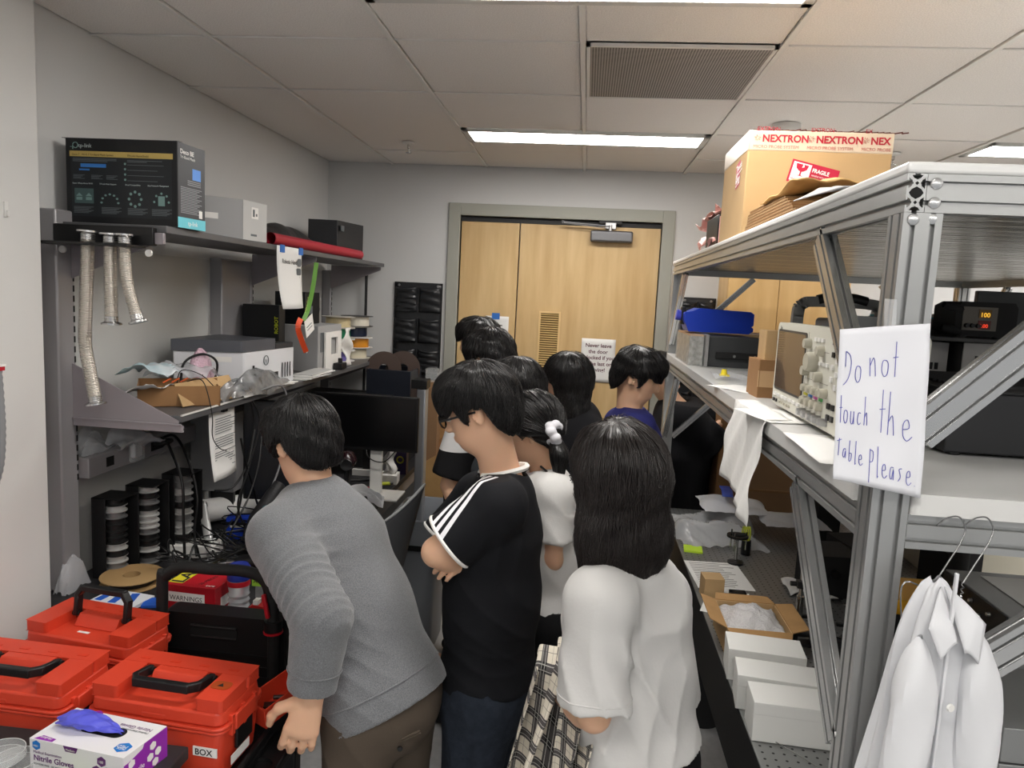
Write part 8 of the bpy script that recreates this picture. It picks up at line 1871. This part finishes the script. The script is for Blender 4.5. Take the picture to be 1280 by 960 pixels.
def drape(off, ph, wid, top, bot, Y0):
    def f(u, v):
        # u across (left to right in view), v downwards; gathered folds
        pt = [aty(top[0]+(top[2]-top[0])*u, top[1]+(top[3]-top[1])*u, Y0), aty(bot[0]+(bot[2]-bot[0])*u, bot[1]+(bot[3]-bot[1])*u, Y0-.03)]
        p_ = pt[0]*(1-v)+pt[1]*v; a = u*wid+ph
        p_ = p_+np.array([.012*math.sin(a+2*v), -.035*math.sin(a*1.0+1.2*v)*(.35+.65*min(1, v*2))+.05*(v-.2)**2*-1+off, .0])
        if v < .12: p_ = p_+np.array([0, .06*(1-v/.12), -.012*(1-v/.12)])
        return p_
    return f
uvgrid('drape', drape(0, 0, 15, (700, 812, 738, 862), (636, 985, 738, 1010), 1.60), 70, 60, m_pl, pl_)
uvgrid('drape', drape(.05, 2, 11, (668, 835, 712, 818), (628, 1000, 690, 1000), 1.63), 40, 50, m_pl, pl_)
uvgrid('sleeve', drape(-.035, 4, 9, (712, 850, 742, 880), (690, 990, 728, 930), 1.57), 30, 40, m_pl, pl_)
t = thing('white_garment', 'white cloth hanging below the plaid shirt', 'cloth', aty(715, 940, 1.6))
MB().grid(drape(.02, 1, 8, (705, 905, 735, 900), (700, 1010, 742, 1010), 1.56), 20, 20).build('cloth', WTEE, t, solid=.002)
# ---- woman with ponytail and white scrunchie behind the man in black
p = Fig('woman in white tee with low ponytail and white scrunchie behind the man in black', aty(688, 752, 2.42), aty(684, 592, 2.45), (.25, .968, 0), aty(663, 535, 2.43), (-.93, .1, -.35), h=.0085, scale=.95)
p.arms([aty(692, 618, 2.32), aty(690, 700, 2.30), aty(650, 690, 2.32)], [aty(672, 612, 2.60), aty(650, 700, 2.62), aty(640, 690, 2.45)])
p.legs(.09, hf=(-1, 0, 0)); p.build_body()
p.garment('t_shirt', WTEE, ('torso',), o=.016, hem=.04, sleeves=.72, belly=1.15, seed=15, fl=[((.8, .2, .6), 44, .009, p.P+np.array([0, -.1, .2]), .2)])
p.garment('trousers', cloth('trousers_black', ()), ('legs',), o=.016, seed=2); p.shoes(m_shoe)
tie = aty(692, 542, 2.36); p.pony = tie
ptl = [(cap(tie, aty(700, 570, 2.33), .018, .026)), (cap(aty(700, 570, 2.33), aty(698, 596, 2.33), .026, .012))]
p.hair('pony', n=1700, seed=9, rad=.0011, vol=1.0, h=.007, extra=[cap(p.H-p.ff*.06, tie, .045, .012)]+ptl, line=([-.14, -.05, -.01, .02, .05, .12], [-.075, -.06, -.005, .005, .035, .045]))
F = Fld(tie-.075, tie+.075, .004)
for k in range(9):
    q = 2*PI*k/9; F.add(ell(tie+np.array([.012*math.sin(2*q), -.012+.024*math.cos(q), .028*math.sin(q)+.004]), (.019, .016, .016), ((1, 0, 0), (0, 1, 0), (0, 0, 1))), .004)
V, Q = F.net(); npmesh('scrunchie', V, Q, mat('scrunchie', (214, 214, 220), .6), p.th)
MB().tube(catmull([aty(676, 583, 2.37), aty(684, 590, 2.34), aty(694, 597, 2.36)], 5), .004, 6).build('strap', m_blk, p.th)
# ---- people further back
def simple(lab, P, N, side, H, face, shirt, pants, armsL, armsR, hair='short', scale=1.0, o=.018, hem=.06, sl=.75, shoe=None, h=.011, fl=(), hk={}, seed=1, hf=None, bel=1.1):
    p = Fig(lab, P, N, side, H, face, h=h, scale=scale); p.arms(armsL, armsR); p.legs(.10, hf=hf); p.build_body()
    p.garment('jacket' if sl > 1 else 't_shirt', shirt, ('torso',), o=o, hem=hem, sleeves=sl, seed=seed, fl=list(fl), belly=bel)
    p.garment('trousers', pants, ('legs',), o=.012, seed=seed+1); p.shoes(shoe or m_shoe); p.hair(hair, **{**dict(n=1100, seed=seed+3, rad=.0012, h=.008, vol=1.06), **hk}); return p
def hang(P, s_, sgn, dy=0): return None
BK = cloth('cloth_black', (24, 24, 27)); KH = cloth('cloth_cream', (196, 188, 170)); NV = cloth('tee_blue', (44, 46, 104), bump=.1); GRT = cloth('tee_charcoal', (58, 62, 66))
TWO = cloth('tee_black_white', (30, 30, 32))
nt = TWO.node_tree; bs = nt.nodes['Principled BSDF']; tc = nt.nodes.new('ShaderNodeTexCoord')
PF_, NF_ = aty(604, 660, 3.1), aty(606, 490, 3.1)
z_ = dotnode((0, 0, 1)); b1 = mathn('MULTIPLY', mathn('LESS_THAN', z_, 1.425), mathn('GREATER_THAN', z_, 1.305))
mx_ = nt.nodes.new('ShaderNodeMix'); mx_.data_type = 'RGBA'; nt.links.new(b1, mx_.inputs[0]); mx_.inputs[6].default_value = lin((28, 28, 30)); mx_.inputs[7].default_value = lin((222, 222, 222)); nt.links.new(mx_.outputs[2], bs.inputs['Base Color'])
simple('short dark-haired person seen just above the man in black’s head', aty(636, 700, 2.72), aty(640, 545, 2.75), (.4, .9, 0), aty(645, 489, 2.73), (-.9, .3, -.35), GRT, BK, [aty(652, 570, 2.60), aty(640, 640, 2.58), aty(610, 640, 2.6)], [aty(628, 565, 2.9), aty(610, 640, 2.9), aty(600, 640, 2.75)], seed=20, hk=dict(n=1600))
simple('round-headed person whose black and white sleeve shows beside the man with glasses', PF_, NF_, (.6, .8, 0), aty(612, 449, 3.08), (-.75, .55, -.35), TWO, cloth('jeans_dark', ()), [aty(588, 515, 2.97), aty(562, 606, 2.92), aty(582, 650, 2.86)], [aty(624, 512, 3.24), aty(625, 580, 3.3), aty(612, 620, 3.1)], seed=24, sl=.90, o=.022, hk=dict(n=1700, vol=1.10))
simple('tall dark-haired person looking left in front of the narrow door leaf', aty(590, 610, 3.62), aty(596, 476, 3.64), (.3, .95, 0), aty(598, 428, 3.62), (-.9, .3, -.2), GRT, BK, [aty(604, 496, 3.5), aty(598, 560, 3.46), aty(585, 600, 3.4)], [aty(590, 494, 3.8), aty(584, 560, 3.8), aty(575, 600, 3.7)], seed=28)
p = simple('long-haired woman in black jacket and cream trousers standing by the wooden door', aty(718, 648, 3.0), aty(722, 512, 3.0), (.3, .95, 0), aty(708, 474, 2.97), (-.93, .2, -.25), BK, KH, [aty(732, 545, 2.90), aty(735, 600, 2.87), aty(718, 620, 2.80)], [aty(716, 530, 3.15), aty(706, 590, 3.16), aty(700, 620, 3.05)], hair='long', seed=31, sl=1.95, o=.030, hem=.10, scale=.95, hk=dict(n=2600, drop=.26, step=.022, seg=9, vol=.90, rad=.0012, h=.008))
simple('man in blue tee facing right behind the white-shirted woman', aty(790, 655, 3.15), aty(786, 514, 3.15), (-.15, -.99, 0), aty(797, 470, 3.12), (.88, -.1, -.40), NV, cloth('trousers_grey', (84, 86, 92)), [aty(776, 530, 3.32), aty(780, 600, 3.34), aty(800, 620, 3.2)], [aty(796, 534, 3.0), aty(800, 600, 2.98), aty(822, 625, 3.0)], seed=35, hk=dict(n=1700, vol=.99))
simple('person in black coat bent towards the wall behind the far rack post', aty(848, 600, 4.0), aty(846, 505, 4.0), (-.2, -.97, 0), aty(830, 470, 4.0), (.85, .3, -.4), BK, cloth('trousers_olive', (56, 58, 46)), [aty(862, 520, 4.12), aty(885, 540, 4.1), aty(905, 515, 4.05)], [aty(858, 525, 3.86), aty(880, 550, 3.86), aty(900, 530, 3.86)], seed=40, sl=1.95, o=.05, hem=.28, bel=1.3)

# ---------------------------------------------------------------- tidy up
for o in bpy.data.objects:
    if o.get('_w'): del o['_w']
